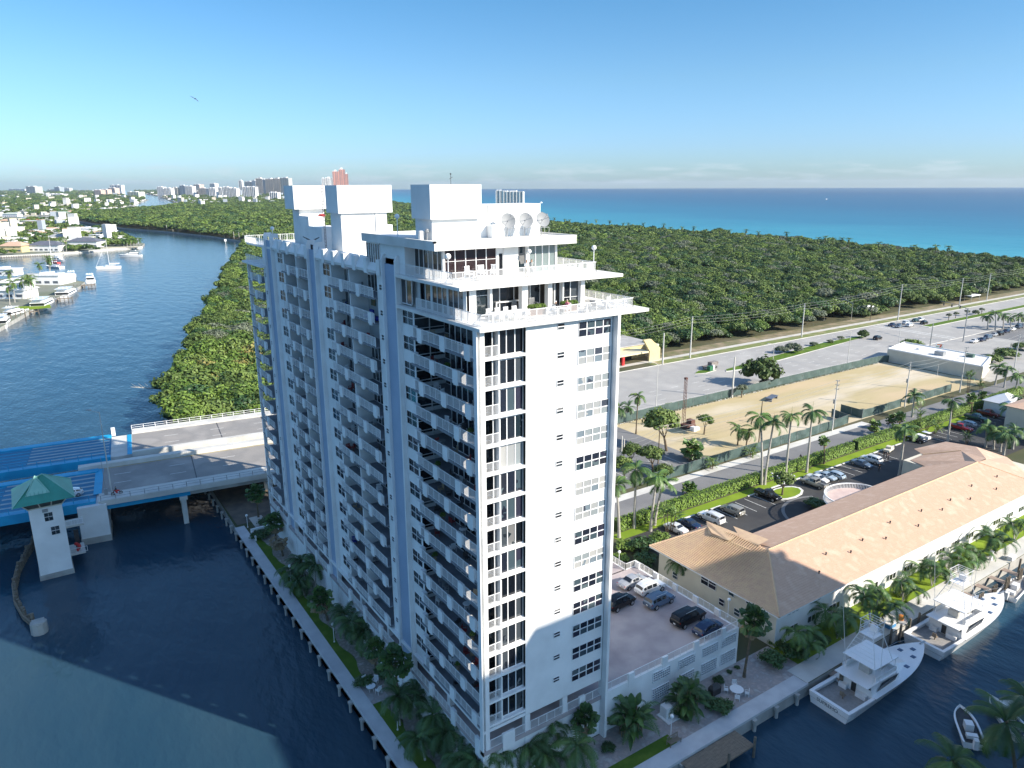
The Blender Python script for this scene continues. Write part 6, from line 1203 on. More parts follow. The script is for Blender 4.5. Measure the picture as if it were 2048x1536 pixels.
def sportfisher(x, y, rz, L, B, lab, name_txt, canvas, port=1):
    t = thing('sport_fishing_boat', lab, 'fishing boat', (x, y, 0), rz)
    h, R_ = hull_mesh(L, B); obj('hull', h, t, mats=hullw, smooth=False)
    f = .2  # cockpit to x=.26L sunken
    c0, c1 = .02*L, .25*L
    d = MB()
    def edge(xx):
        i = min(len(R_)-2, int(xx/L*(len(R_)-1))); u = xx/L*(len(R_)-1)-i; return R_[i][3][1]*(1-u)+R_[i+1][3][1]*u, R_[i][3][2]*(1-u)+R_[i+1][3][2]*u
    xs = [c1+(L-c1)*k/12 for k in range(13)]
    for k in range(12):
        (w0, z0), (w1, z1) = edge(xs[k]), edge(xs[k+1]); d.quad((xs[k], -w0, z0+.02), (xs[k+1], -w1, z1+.02), (xs[k+1], w1, z1+.02), (xs[k], w0, z0+.02))
    obj('deck', d, t, mats=hullw)
    w_ = edge(0)[0]; m = MB(); m.box(0, -w_*.93, .75, c1, w_*.93, .85); obj('cockpit_floor', m, t, mats=teak)
    m = MB(); m.box(0, -w_, 1.35, c1, -w_+.38, 1.56); m.box(0, w_-.38, 1.35, c1, w_, 1.56); m.box(-.02, -w_*.97, .85, .45, w_*.97, 1.55); obj('gunwale', m, t, mats=hullw)
    m = MB(); m.box(c1-.02, -w_*.93, .8, c1+.05, w_*.93, 1.6); obj('bulkhead', m, t, mats=hullw)
    # cabin house
    x0, x1, x2 = c1, .56*L, .72*L; cw = B*.40; z0, z1 = 1.5, 3.0
    m = MB(); m.add([(x0, -cw, z0), (x1, -cw*.95, z0), (x2, -cw*.45, z0+.45), (x2, cw*.45, z0+.45), (x1, cw*.95, z0), (x0, cw, z0), (x0, -cw*.93, z1), (x1-1.0, -cw*.85, z1), (x2-1.9, -cw*.3, z1-.55), (x2-1.9, cw*.3, z1-.55), (x1-1.0, cw*.85, z1), (x0, cw*.93, z1)],
       [(0, 1, 7, 6), (1, 2, 8, 7), (2, 3, 9, 8), (3, 4, 10, 9), (4, 5, 11, 10), (5, 0, 6, 11), (6, 7, 10, 11), (7, 8, 9, 10)]); obj('cabin', m, t, mats=hullw)
    for s in (-1, 1):
        m = MB(); m.add([(x0+.9, s*(cw+.03), z0+.35), (x1-1.4, s*(cw*.96+.03), z0+.5), (x1-.5, s*(cw*.90+.05), z0+1.05), (x0+2.2, s*(cw*.94+.04), z0+1.2)], [(0, 1, 2, 3)]); obj('side_window', m, t, mats=carglass)
    m = MB(); m.box(x0-.04, -cw*.9, z1-.65, x0-.01, cw*.9, z1-.12); obj('aft_window', m, t, mats=carglass)
    m = MB(); m.box(x0-.05, -.2, .9, x0-.015, .45, 2.2); obj('door', m, t, mats=dark); m = MB(); m.box(x0-.6, -cw*.8, .85, x0-.1, -.5, 1.5); m.box(x0-.6, .8, .85, x0-.1, cw*.8, 1.5); obj('cockpit_locker', m, t, mats=hullw)
    # flybridge deck, coaming, seats, hard top
    m = MB(); m.box(x0-1.1, -cw*.98, z1, x1-1.2, cw*.98, z1+.12); obj('flybridge_deck', m, t, mats=hullw)
    m = MB(); m.box(x0+.9, -cw*.9, z1+.12, x1-1.2, -cw*.9+.12, z1+.75); m.box(x0+.9, cw*.9-.12, z1+.12, x1-1.2, cw*.9, z1+.75); m.box(x1-1.35, -cw*.9, z1+.12, x1-1.2, cw*.9, z1+.75); obj('coaming', m, t, mats=hullw)
    m = MB(); m.box(x0+1.6, -.7, z1+.12, x0+2.4, .7, z1+1.1); m.box(x1-2.6, -.9, z1+.12, x1-1.4, .9, z1+.6); obj('helm', m, t, mats=M('seat_grey', (.5, .5, .48), (.42, .42, .4), 2, .6) if 'seat_grey' not in bpy.data.materials else bpy.data.materials['seat_grey'])
    zt = z1+2.2; hx0, hx1 = x0+.1, x1-1.3; m = MB(); m.box(hx0, -cw*.95, zt, hx1, cw*.95, zt+.1); obj('hard_top', m, t, mats=canvas)
    m = MB()
    for a, b in ((hx0+.2, -1), (hx0+.2, 1), (hx1-.3, -1), (hx1-.3, 1), ((hx0+hx1)/2, -1), ((hx0+hx1)/2, 1)): m.tube((a, b*cw*.88, z1), (a, b*cw*.88, zt), .035, n=5)
    obj('top_post', m, t, mats=white2)
    # tuna tower
    m = MB(); tx0, tx1, tz = hx0+1.0, hx0+3.0, zt+3.4
    for a, b in ((tx0-.8, -1), (tx0-.8, 1), (tx1+.9, -1), (tx1+.9, 1)):
        a2 = tx0 if a < tx1 else tx1; m.tube((a, b*cw*.9, zt+.1), (a2, b*.95, tz), .045, n=5)
        m.tube((a2, b*.95, tz), (a2, b*.95, tz+1.9), .035, n=5)
    for k in range(6): z = zt+.6+k*.5; u = (z-zt)/3.4; m.tube((tx0-.8+.8*u, -cw*.9*(1-u)-.95*u, z), (tx0-.8+.8*u, cw*.9*(1-u)+.95*u, z), .022, n=4)
    for z in (tz, tz+.6, tz+.95): m.path([(tx0, -.95, z), (tx0, .95, z), (tx1, .95, z), (tx1, -.95, z), (tx0, -.95, z)], [.03]*5, 4)
    for k in range(5): m.tube((tx0-.1+k*.55, -1.05, tz+1.9), (tx0-.1+k*.55, 1.05, tz+1.9), .03, n=4)
    m.tube((tx0-.2, -1.05, tz+1.9), (tx1+.2, -1.05, tz+1.9), .035, n=4); m.tube((tx0-.2, 1.05, tz+1.9), (tx1+.2, 1.05, tz+1.9), .035, n=4)
    obj('tower_frame', m, t, mats=white2)
    m = MB(); m.box(tx0, -.9, tz-.04, tx1, .9, tz); m.box(tx1-.5, -.5, tz, tx1-.1, .5, tz+.8); obj('tower_platform', m, t, mats=canvas)
    for s in (-1, 1):
        m = MB(); m.tube((hx0+1.3, s*cw, 2.6), (hx0-.6, s*(cw+.5), 13.6), .04, .02, n=5); m.tube((hx0+.6, s*(cw+.2), 6.5), (hx0+.6, s*(cw+.2)+.5, 6.7), .02, n=4); obj('outrigger', m, t, mats=white2)
    for k, (a, b) in enumerate(((.80*L, .9), (.87*L, 0), (.80*L, -.9), (.68*L, -1.5))):
        m = MB(); m.box(a-.28, b-.28, edge(a)[1]+.02, a+.28, b+.28, edge(a)[1]+.09); obj('deck_hatch', m, t, mats=M('hatch_blue', (.08, .13, .22), (.06, .1, .18), 1, .3) if 'hatch_blue' not in bpy.data.materials else bpy.data.materials['hatch_blue'])
    m = MB(); m.path([(L*.62, 1.9, 2.6), (L*.8, 1.45, 3.0), (L*.97, .2, 3.2)], [.025]*3, 4); m.box(L-1.0, -.1, 2.3, L+.15, .1, 2.45); obj('bow_rail', m, t, mats=rimm)
    m = MB(); m.tube((c1*.55, 0, .85), (c1*.55, 0, 1.3), .08, n=6); m.box(c1*.55-.25, -.28, 1.3, c1*.55+.3, .28, 1.42); m.box(c1*.55-.3, -.28, 1.4, c1*.55-.22, .28, 1.95); obj('fighting_chair', m, t, mats=wood)
    if name_txt:
        cu = bpy.data.curves.new('boat_name', 'FONT'); cu.body = name_txt; cu.size = .62; cu.align_x = 'CENTER'; cu.align_y = 'CENTER'; cu.extrude = .004
        to = bpy.data.objects.new('boat_name', cu); COL.objects.link(to); dg = bpy.context.evaluated_depsgraph_get(); me = bpy.data.meshes.new_from_object(to.evaluated_get(dg)); bpy.data.objects.remove(to); me.materials.clear(); me.materials.append(dark)
        o = obj('boat_name', me, t, (-.035, .15, .98)); o.rotation_euler = (pi/2, 0, -pi/2); o.scale = (1.1, 1, 1)
    return t
sportfisher(43.0, -11.4, radians(-1.5), 21, 5.8, 'white sport fishing boat with tall tuna tower, wholly in shade at the quay', 'SUPREMO', hullw)
sportfisher(65.0, -11.4, radians(-1.6), 22, 5.9, 'sunlit white sport fishing boat moored ahead of the shaded one', '', hullw)
def small_boat(x, y, rz, L, B, lab, inner=dark, cat='boat', name='open_boat', white_top=False):
    t = thing(name, lab, cat, (x, y, 0), rz); h, R_ = hull_mesh(L, B, .8, 1.2); obj('hull', h, t, mats=hullw)
    m = MB(); n = len(R_)-1
    for i in range(n):
        A, C_ = R_[i], R_[i+1]
        for s in (2, 3):
            k = .82; m.quad(A[s], C_[s], (C_[s][0], C_[s][1]*k, C_[s][2]+.02), (A[s][0], A[s][1]*k, A[s][2]+.02))
    obj('gunwale', m, t, mats=hullw)
    m = MB(); m.add([(R_[i][3][0], R_[i][3][1]*.82, R_[i][3][2]-.25) for i in range(n+1)]+[(R_[i][2][0], R_[i][2][1]*.82, R_[i][2][2]-.25) for i in range(n, -1, -1)], [tuple(range(2*n+2))]); obj('cockpit', m, t, mats=inner)
    m = MB(); m.box(L*.35, -.45, .6, L*.5, .45, 1.5); m.box(L*.15, -.6, .55, L*.25, .6, 1.0); obj('console', m, t, mats=hullw)
    m = MB(); m.box(-.5, -.25, .3, .1, .25, 1.5); obj('outboard_motor', m, t, mats=white2)
    if white_top:
        m = MB(); m.box(L*.3, -B*.36, 2.4, L*.62, B*.36, 2.48); obj('t_top', m, t, mats=white2); m = MB()
        for a in (L*.33, L*.6):
            for b in (-.6, .6): m.tube((a, b, .6), (a, b, 2.4), .03, n=4)
        obj('top_post', m, t, mats=rimm)
    return t
small_boat(89.2, -11.8, radians(6), 8.6, 3.0, 'small open motor boat with coiled gear moored ahead of the second fishing boat', teak)
small_boat(103, -12, radians(185), 9, 3.2, 'white motor boat bow cut off by the right picture edge at the quay', hullw)
small_boat(51.5, -24.6, radians(40), 6.5, 2.6, 'small white open boat under the palm crown at the bottom right corner', dark)
small_boat(57.5, -27.4, radians(55), 7, 2.6, 'white boat with blue seats at the right edge beyond the corner palm', bluec, white_top=True)
def far_boat(ty, sx, sy, bx, by, lab, grp):
    L = hypot(bx-sx, by-sy); rz = atan2(by-sy, bx-sx)
    L0 = {'cat': 18, 'yacht': 18, 'sport': 22, 'sail': 13, 'sailred': 13}[ty]
    if ty in ('yacht',) and L > 30: L = 24
    L = max(L0*.7, min(L, L0*1.6)); B = L*.27
    t = thing({'cat': 'catamaran', 'sail': 'sailboat', 'sailred': 'sailboat'}.get(ty, 'motor_yacht'), lab, 'sailboat' if ty in ('cat', 'sail', 'sailred') else 'yacht', (sx, sy, 0), rz, grp)
    if ty == 'cat':
        for s in (-1, 1): h, R_ = hull_mesh(L, 1.6, 1.5, 1.8); o = obj('hull', h, t, (0, s*3.1, 0), mats=hullw)
        m = MB(); m.box(.3, -3.4, 1.3, L*.75, 3.4, 1.65); m.box(L*.2, -2.3, 1.65, L*.6, 2.3, 2.8); m.box(L*.05, -2.0, 3.4, L*.45, 2.0, 3.55); obj('cabin', m, t, mats=hullw)
        m = MB(); m.box(L*.2-.03, -2.33, 2.0, L*.6+.03, 2.33, 2.45); obj('window_band', m, t, mats=carglass)
        m = MB(); m.tube((L*.45, 0, 1.6), (L*.45, 0, 23), .2, .12, n=6); m.tube((L*.98, 0, 1.8), (L*.46, 0, 21), .12, .06, n=4); m.tube((L*.45, 0, 3.9), (L*.02, 0, 4.0), .28, .2, n=6); obj('mast', m, t, mats=white2); return t
    if ty in ('sail', 'sailred'):
        h, R_ = hull_mesh(L, B, 1.2, 1.5); obj('hull', h, t, mats=hullw if ty == 'sail' else M('red_hull', (.45, .08, .08), (.5, .1, .1), 1, .4)); m = MB(); m.box(L*.25, -B*.25, 1.2, L*.6, B*.25, 1.8); obj('cabin', m, t, mats=hullw)
        m = MB(); m.tube((L*.55, 0, 1.2), (L*.55-.8, 0, 26 if ty == 'sail' else 15), .17, .1, n=6); m.tube((L*.99, 0, 1.5), (L*.55, 0, 14), .03, n=4)
        if ty == 'sailred': m.tube((L*.15, 0, 1.2), (L*.15, 0, 11), .12, .08, n=6)
        obj('mast', m, t, mats=white2); m = MB(); m.tube((L*.53, 0, 2.6), (L*.12, 0, 2.7), .26, n=6); obj('sail_cover', m, t, mats=redp if ty == 'sailred' else white2); return t
    h, R_ = hull_mesh(L, B, 1.7, 2.4, blunt=.1); obj('hull', h, t, mats=hullw)
    m = MB(); m.box(L*.12, -B*.42, 1.2, L*.95, B*.12, 1.9) if 0 else m.add([(L*.05, -B*.46, 1.72), (L*.6, -B*.44, 1.9), (L*.97, 0, 2.4), (L*.6, B*.44, 1.9), (L*.05, B*.46, 1.72)], [(0, 1, 2, 3, 4)]); obj('deck', m, t, mats=hullw)
    m = MB(); m.box(L*.15, -B*.38, 1.8, L*.62, B*.38, 3.6); m.add([(L*.62, -B*.36, 1.9), (L*.62, B*.36, 1.9), (L*.62, B*.36, 3.6), (L*.62, -B*.36, 3.6), (L*.78, -B*.22, 2.1), (L*.78, B*.22, 2.1)], [(0, 4, 3), (1, 2, 5), (3, 4, 5, 2)]); m.box(L*.2, -B*.33, 3.6, L*.5, B*.33, 4.4); m.box(L*.12, -B*.36, 5.4, L*.48, B*.36, 5.52); obj('superstructure', m, t, mats=hullw)
    m = MB(); m.box(L*.15-.03, -B*.38-.03, 2.5, L*.58, B*.38+.03, 3.1); m.box(L*.15-.05, -B*.34, 1.95, L*.15-.02, B*.34, 3.3); obj('window_band', m, t, mats=carglass)
    m = MB()
    for a in (L*.2, L*.45):
        for b in (-B*.3, B*.3): m.tube((a, b, 3.6), (a, b, 5.4), .05, n=4)
    for b in (-1.0, 0, 1.0): m.ball((L*.25, b*B*.22, 5.9), .35, 6, 4)
    obj('radar_arch', m, t, mats=white2); return t
for a in FBOATS: far_boat(*a)
for k, (x, y) in enumerate(((1630, 2240), (2900, 1900))):
    t = thing('distant_boat', ('tiny white boat far out on the sea, left one', 'tiny white boat far out on the sea, right one')[k], 'boat', (x, y, 0), .4, 'boats far out at sea'); m, R_ = hull_mesh(22, 6); m.box(5, -2, 1.5, 14, 2, 5); obj('hull', m, t, mats=hullw)
t = thing('channel_marker', 'small white marker post in the water before the wooded far bank', 'channel marker', (171, 838, 0)); m = MB(); m.tube((0, 0, -1), (0, 0, 4.5), .25, n=6); m.box(-1.2, -.1, 3.2, 1.2, .1, 5.6); obj('marker_board', m, t, mats=white2)
# docks and piles
def dock(x0, y0, x1, y1, z, lab, w=.16, grp=None, mt=None):
    t = thing('wooden_dock', lab, 'dock', ((x0+x1)/2, (y0+y1)/2, 0)); n = int((x1-x0)/.17); n = min(n, 60); s = (x1-x0)/n
    me = MB(); me.box(0, 0, 0, s*.86, y1-y0, .05); me = me.mesh('plank', mt or wood); rg = random.Random(int(x0*7))
    for k in range(n): obj('plank', me, t, (x0+s*k-(x0+x1)/2, y0-(y0+y1)/2, z+rg.uniform(-.008, .008)))
    m = MB(); m.box(x0, y0+.05, z-.2, x1, y0+.2, z-.01); m.box(x0, y1-.2, z-.2, x1, y1-.05, z-.01); wp(t, 'beam', m, wood)
    for x in (x0+.1, (x0+x1)/2, x1-.1): m = MB(); m.tube((x, y0-.05, -1), (x, y0-.05, z+1.2), .17, .15, n=8); wp(t, 'pile', m, piling)
    return t
dock(20.5, -11.0, 29.5, -8.2, 1.55, 'wooden plank dock below the waterside walk by the teak bench')
dock(48.0, -9.6, 57.5, -8.0, 1.35, 'wooden plank dock alongside the stern of the shaded fishing boat', mt=M('pinkish_planks', (.36, .28, .23), (.30, .235, .19), 1, .85))
for k in range(5): m = 0; dock(78+k*4.4, -10.6, 79.2+k*4.4, -8.0, 1.5, 'short finger dock at the sunlit quay, %s of five counted from the fishing boat tower' % ('first', 'second', 'third', 'fourth', 'fifth')[k], mt=bpy.data.materials['pinkish_planks'])
for k, (x, y) in enumerate(((62.2, -8.3), (64.5, -8.4), (67.0, -8.35), (69.6, -8.3), (53.3, -8.2), (99.5, -9.2), (48.2, -9.8))):
    t = thing('mooring_pile', ('left', 'second', 'third', 'right')[k]+' of the four dark mooring piles between the two fishing boats' if k < 4 else ('dark bent pile beside the dock box at the shaded stern', 'thick pile with white cap at the far end of the sunlit quay', 'pile at the corner of the quay left of the shaded boat')[k-4], 'mooring pile', (x, y, 0)); m = MB(); m.tube((0, 0, -1), (0, 0, 2.9), .2, .17, n=8); obj('post', m, t, mats=piling)
# ================================================================ palms and trees
def frond_geo(m, az, el, L, droop, nl, lw, ll, hang=.5, c=(0, 0, 0), mi=0, seg=7, vee=.35):
    """arching feather leaf: rachis plus leaflets both sides"""
    pts = []; x = 0; z = 0; a = el; st = L/seg
    for i in range(seg+1):
        pts.append((x, z)); x += cos(a)*st; z += sin(a)*st; a -= droop/seg*(1+.6*i/seg)
    ca, sa = cos(az), sin(az)
    def W_(r, s, z_): return (c[0]+ca*r-sa*s, c[1]+sa*r+ca*s, c[2]+z_)
    for i in range(seg):
        (r0, z0), (r1, z1) = pts[i], pts[i+1]; w = .05*(1-i/seg)+.012
        m.add([W_(r0, -w, z0), W_(r1, -w*.8, z1), W_(r1, w*.8, z1), W_(r0, w, z0)], [(0, 1, 2, 3)], mi)
    for i in range(nl):
        t_ = .14+.86*i/nl; f = t_*seg; k = min(seg-1, int(f)); u = f-k; r = pts[k][0]*(1-u)+pts[k+1][0]*u; z_ = pts[k][1]*(1-u)+pts[k+1][1]*u
        l_ = ll*(sin(pi*min(1, t_*.92+.08))**.6)*(1 if t_ < .9 else .7); dx = (pts[k+1][0]-pts[k][0])/st; dz = (pts[k+1][1]-pts[k][1])/st
        for s in (-1, 1):
            e = (r+dx*l_*.45, s*l_*.75, z_+dz*l_*.3-l_*hang+l_*vee*(1-t_))
            m.add([W_(r-lw*dx, 0, z_-lw*dz), W_(r+lw*dx, 0, z_+lw*dz), W_(*e)], [(0, 1, 2)], mi)
def crown(kind, seed):
    rg = random.Random(seed); m = MB()
    if kind == 'royal':
        for k in range(15): frond_geo(m, k*2.4+rg.uniform(-.2, .2), rg.uniform(-.25, 1.15), rg.uniform(2.9, 3.6), rg.uniform(1.3, 1.9), 20, .085, 1.0, .55, mi=rg.choice((0, 0, 0, 1)))
    elif kind == 'coco':
        for k in range(18): frond_geo(m, k*2.4+rg.uniform(-.2, .2), rg.uniform(-.9, 1.2), rg.uniform(2.6, 3.4), rg.uniform(1.2, 1.7), 18, .08, .8, .5, mi=rg.choice((0, 0, 1)))
        for k in range(10): frond_geo(m, k*2.4, -1.3, rg.uniform(1.5, 2.2), .4, 10, .07, .5, .4, mi=2)
    elif kind == 'coco2':
        for k in range(22): frond_geo(m, k*2.4+rg.uniform(-.2, .2), rg.uniform(-.7, 1.25), rg.uniform(3.4, 4.3), rg.uniform(1.2, 1.8), 34, .05, 1.1, .6, mi=rg.choice((0, 0, 1)))
    elif kind == 'thin':
        for k in range(21): frond_geo(m, k*2.4+rg.uniform(-.2, .2), rg.uniform(-.5, 1.25), rg.uniform(1.9, 2.6), rg.uniform(1.4, 2.1), 18, .055, .62, .5, mi=rg.choice((0, 0, 1)))
    elif kind == 'multi':
        for q, (cx, cy, cz) in enumerate(((-.9, 0, 0), (.8, .5, -.5), (.3, -.9, -.9))):
            for k in range(12): frond_geo(m, k*2.4+rg.uniform(-.2, .2), rg.uniform(-.3, 1.15), rg.uniform(1.7, 2.3), rg.uniform(1.6, 2.3), 15, .06, .55, .4, c=(cx, cy, cz), mi=rg.choice((0, 0, 1)), vee=.6)
    elif kind == 'areca':
        for k in range(26): frond_geo(m, k*2.4+rg.uniform(-.2, .2), rg.uniform(.3, 1.4), rg.uniform(1.6, 2.6), rg.uniform(.9, 1.7), 12, .06, .5, .3, c=(rg.uniform(-.6, .6), rg.uniform(-.6, .6), rg.uniform(-1.4, .2)), mi=rg.choice((0, 1, 1)))
    elif kind in ('sabal', 'dry'):
        for k in range(58):
            az, el = k*2.4, rg.uniform(-1.1, 1.35) if kind == 'sabal' else rg.uniform(-1.4, .3); pl = rg.uniform(.7, 1.05) if k < 34 else rg.uniform(.15, .5); b = Vector((cos(az)*cos(el), sin(az)*cos(el), sin(el))); s_ = b.cross(Vector((0, 0, 1))).normalized() if abs(b.z) < .98 else Vector((1, 0, 0)); u_ = s_.cross(b)
            c0 = b*pl; P_ = [c0]; nf = 9
            for j in range(nf):
                t_ = -1.25+2.5*j/(nf-1); rr = rg.uniform(.55, .75); d = b*cos(t_)+s_*sin(t_); P_.append(c0+d*rr+u_*(.05 if j % 2 else -.05)+Vector((0, 0, -.16*abs(t_)-.1)))
            m.add([(0, 0, 0), c0+s_*.02, c0-s_*.02], [(0, 1, 2)], 0); m.add(P_, [(0, j, j+1) for j in range(1, nf)], 2 if (kind == 'dry' or (el < -.75)) else rg.choice((0, 0, 1)))
    elif kind == 'clump':
        for k in range(64):
            az = k*2.4; el = rg.uniform(.15, 1.45); r0 = rg.uniform(.0, 1.1); hh = rg.uniform(1.4, 4.6); pl = rg.uniform(.8, 1.8); b = Vector((cos(az)*cos(el), sin(az)*cos(el), sin(el))); base = Vector((cos(az)*r0, sin(az)*r0, 0)); c0 = base+Vector((0, 0, hh*.6)); s_ = b.cross(Vector((0, 0, 1))).normalized()
            m.tube(base, c0, .05, .03, 4, 2, False); l_ = rg.uniform(1.2, 2.0); w = rg.uniform(.22, .36); P_ = [c0]; nn = 4
            for j in range(1, nn+1): q = c0+b*l_*j/nn+Vector((0, 0, -.16*j*j/nn)); ww = w*sin(pi*min(.96, j/nn*.85+.12)); P_ += [q+s_*ww+Vector((0, 0, .05)), q, q-s_*ww+Vector((0, 0, .05))]
            F = [(0, 1, 2), (0, 2, 3)]+[f for j in range(nn-1) for f in ((1+3*j, 4+3*j, 5+3*j, 2+3*j), (2+3*j, 5+3*j, 6+3*j, 3+3*j))]
            m.add(P_, F, rg.choice((0, 0, 1)))
        for k in range(14): frond_geo(m, k*2.4, rg.uniform(.2, 1.2), rg.uniform(2.4, 3.4), 1.5, 18, .06, .7, .4, c=(rg.uniform(-.8, .8), rg.uniform(-.8, .8), rg.uniform(1.5, 2.8)), mi=0)
    return m
_cr = {}
def crown_me(kind, v):
    k = (kind, v)
    if k not in _cr:
        base = {'sabal2': 'sabal', 'sabalbig': 'sabal'}.get(kind, kind); mm = {'thin': [frondd, frond, fronddry], 'multi': [frond, frondd, fronddry], 'clump': [frondd, frond, fronddry], 'areca': [frond, frondy, fronddry], 'coco': [frond, frondy, fronddry], 'sabal2': [frondd, frond, fronddry], 'dry': [fronddry]*3, 'coco2': [frondd, frond, fronddry]}.get(kind, [frond, frondy, fronddry])
        _cr[k] = crown(base, hash((len(kind), v, kind[0])) % 1000 if 0 else (sum(map(ord, kind))*7+v)).mesh('crown', mm)
    return _cr[k]
SCL = dict(royal=1.1, coco=1.1, coco2=1.1, thin=1.5, multi=1.5, areca=1.0, sabal=1.05, sabal2=1.25, sabalbig=1.9, dry=1.1, clump=1.15)
TR = dict(royal=(.26, .17), coco=(.17, .12), coco2=(.2, .15), thin=(.11, .08), multi=(.09, .07), areca=(.07, .05), sabal=(.16, .14), sabal2=(.17, .14), sabalbig=(.22, .2), dry=(.16, .15), clump=(.1, .1))
for i, (kind, x, y, z, dx, dy, h, lab, grp) in enumerate(PALMS):
    dx = max(-1.6, min(1.6, dx)); dy = max(-1.6, min(1.6, dy)); h = max(1.2, h); nm = {'royal': 'royal_palm', 'coco': 'coconut_palm', 'coco2': 'coconut_palm', 'sabal': 'fan_palm', 'sabal2': 'fan_palm', 'sabalbig': 'fan_palm', 'dry': 'fan_palm', 'clump': 'palm_clump'}.get(kind, 'feather_palm')
    t = thing(nm, lab, 'palm', (x, y, z), 0, grp); r0, r1 = TR[kind]; m = MB(); mt = royal if kind in ('royal', 'multi', 'thin') else trunkm
    if kind == 'clump': o = obj('crown', crown_me(kind, i % 2), t, (0, 0, 0), i*1.3, 1.25); continue
    if kind == 'multi':
        for (a, b, zz) in ((-.9, 0, 0), (.8, .5, -.5), (.3, -.9, -.9)): m.path([(0, 0, 0), (a*.5+dx*.3, b*.5+dy*.3, h*.45), (a*SCL[kind]+dx, b*SCL[kind]+dy, h+zz)], [r0, r0*.9, r1], 6)
    elif kind == 'areca':
        for a in range(4): m.path([(cos(a*1.6)*.2, sin(a*1.6)*.2, 0), (cos(a*1.6)*.5+dx, sin(a*1.6)*.5+dy, max(.3, h-.8))], [r0, r1], 5)
    else:
        n_ = 6; pts = [(dx*(k/n_)**1.4, dy*(k/n_)**1.4, h*k/n_) for k in range(n_+1)]; rs = [r0*(1.35 if k == 0 else 1.1 if (k in (2, 3) and kind == 'royal') else 1)*(1-k/n_)+r1*k/n_ for k in range(n_+1)]; m.path(pts, rs, 8)
    tr = obj('trunk', m, t, mats=mt)
    if kind == 'royal':
        m = MB(); m.tube((dx*.86, dy*.86, h-1.5), (dx, dy, h+.1), .17, .1, 7); obj('crownshaft', m, t, mats=shaft); m = MB(); m.tube((dx, dy, h), (dx+.15, dy+.1, h+2.1), .05, .015, 4); obj('spear_leaf', m, t, mats=frondy)
    obj('crown', crown_me(kind, i % 3), t, (dx, dy, h-.1), i*1.7, SCL[kind]*(1+.12*sin(i*2.7)))
# ---------------------------------------------------------------- leafy crowns
def leaf_crown(seed, r, hz, nl, leaf, lobes=11, flat=1.0):
    rg = random.Random(seed); m = MB(); L_ = []
    for k in range(lobes):
        a = k*2.4+rg.uniform(-.3, .3); q = sqrt((k+.5)/lobes)*r*.72; L_.append((cos(a)*q, sin(a)*q, hz*(.95-.55*(q/r)**1.6)+rg.uniform(-.12, .12)*hz, r*rg.uniform(.30, .42)))
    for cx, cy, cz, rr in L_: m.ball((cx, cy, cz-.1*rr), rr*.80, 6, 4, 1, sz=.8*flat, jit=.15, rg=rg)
    per = nl//lobes
    for cx, cy, cz, rr in L_:
        for k in range(per):
            u = rg.uniform(-.35, 1); a = rg.uniform(0, 2*pi); s_ = sqrt(1-u*u); d = Vector((s_*cos(a), s_*sin(a), u)); p = Vector((cx, cy, cz))+Vector((d.x, d.y, d.z*.8*flat))*rr*rg.uniform(.82, 1.18)
            nrm = (d+Vector((rg.uniform(-.7, .7), rg.uniform(-.7, .7), rg.uniform(-.3, .9)))).normalized(); t1 = nrm.orthogonal().normalized(); t2 = nrm.cross(t1); an = rg.uniform(0, 6.28); e1 = (t1*cos(an)+t2*sin(an))*leaf*rg.uniform(.6, 1.2); e2 = (t2*cos(an)-t1*sin(an))*leaf*rg.uniform(.35, .6)
            m.add([p-e1, p+e2, p+e1*.9, p-e2], [(0, 1, 2, 3)], 0)
    return m
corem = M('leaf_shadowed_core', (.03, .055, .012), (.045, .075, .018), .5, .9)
LC = {}
def leafme(kind, v, r=3.6, nl=720):
    k = (kind, v)
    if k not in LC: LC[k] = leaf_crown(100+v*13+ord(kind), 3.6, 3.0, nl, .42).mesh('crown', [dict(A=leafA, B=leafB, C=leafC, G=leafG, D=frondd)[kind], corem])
    return LC[k]
for i, (kind, x, y, dx, dy, h, r, lab, grp) in enumerate(TREES):
    low = h < r*1.3; h = max(h, r*.55); t = thing('bush' if low else 'tree', lab, 'bush' if low else 'tree', (x, y, GZ), 0, grp)
    if not low:
        m = MB(); m.path([(0, 0, 0), (dx*.3, dy*.3, h*.4), (dx, dy, h)], [.1+r*.05, .08+r*.04, .05], 7)
        for k in range(4): a = k*1.6; m.tube((dx*.4, dy*.4, h*.5), (dx+cos(a)*r*.5, dy+sin(a)*r*.5, h+.1*r), .03+r*.02, .02, 5)
        obj('trunk', m, t, mats=trunkm)
    s_ = r/3.6; obj('crown', leafme(kind, i % 2), t, (dx*(0 if low else 1), dy*(0 if low else 1), 0 if low else h-1.4*s_), i*.9, (s_, s_, s_*(max(.6, min(1.5, h*1.7/max(r, .1)/1.6)) if low else 1.05)))
    if i == 3:
        m = MB(); rg = random.Random(2)
        for k in range(26): a = rg.uniform(0, 6.28); q = rg.uniform(.3, 1)*r; m.ball((dx+cos(a)*q, dy+sin(a)*q, h+rg.uniform(.2, 1)*r*.6), .14, 5, 3)
        obj('blossom', m, t, mats=white2)
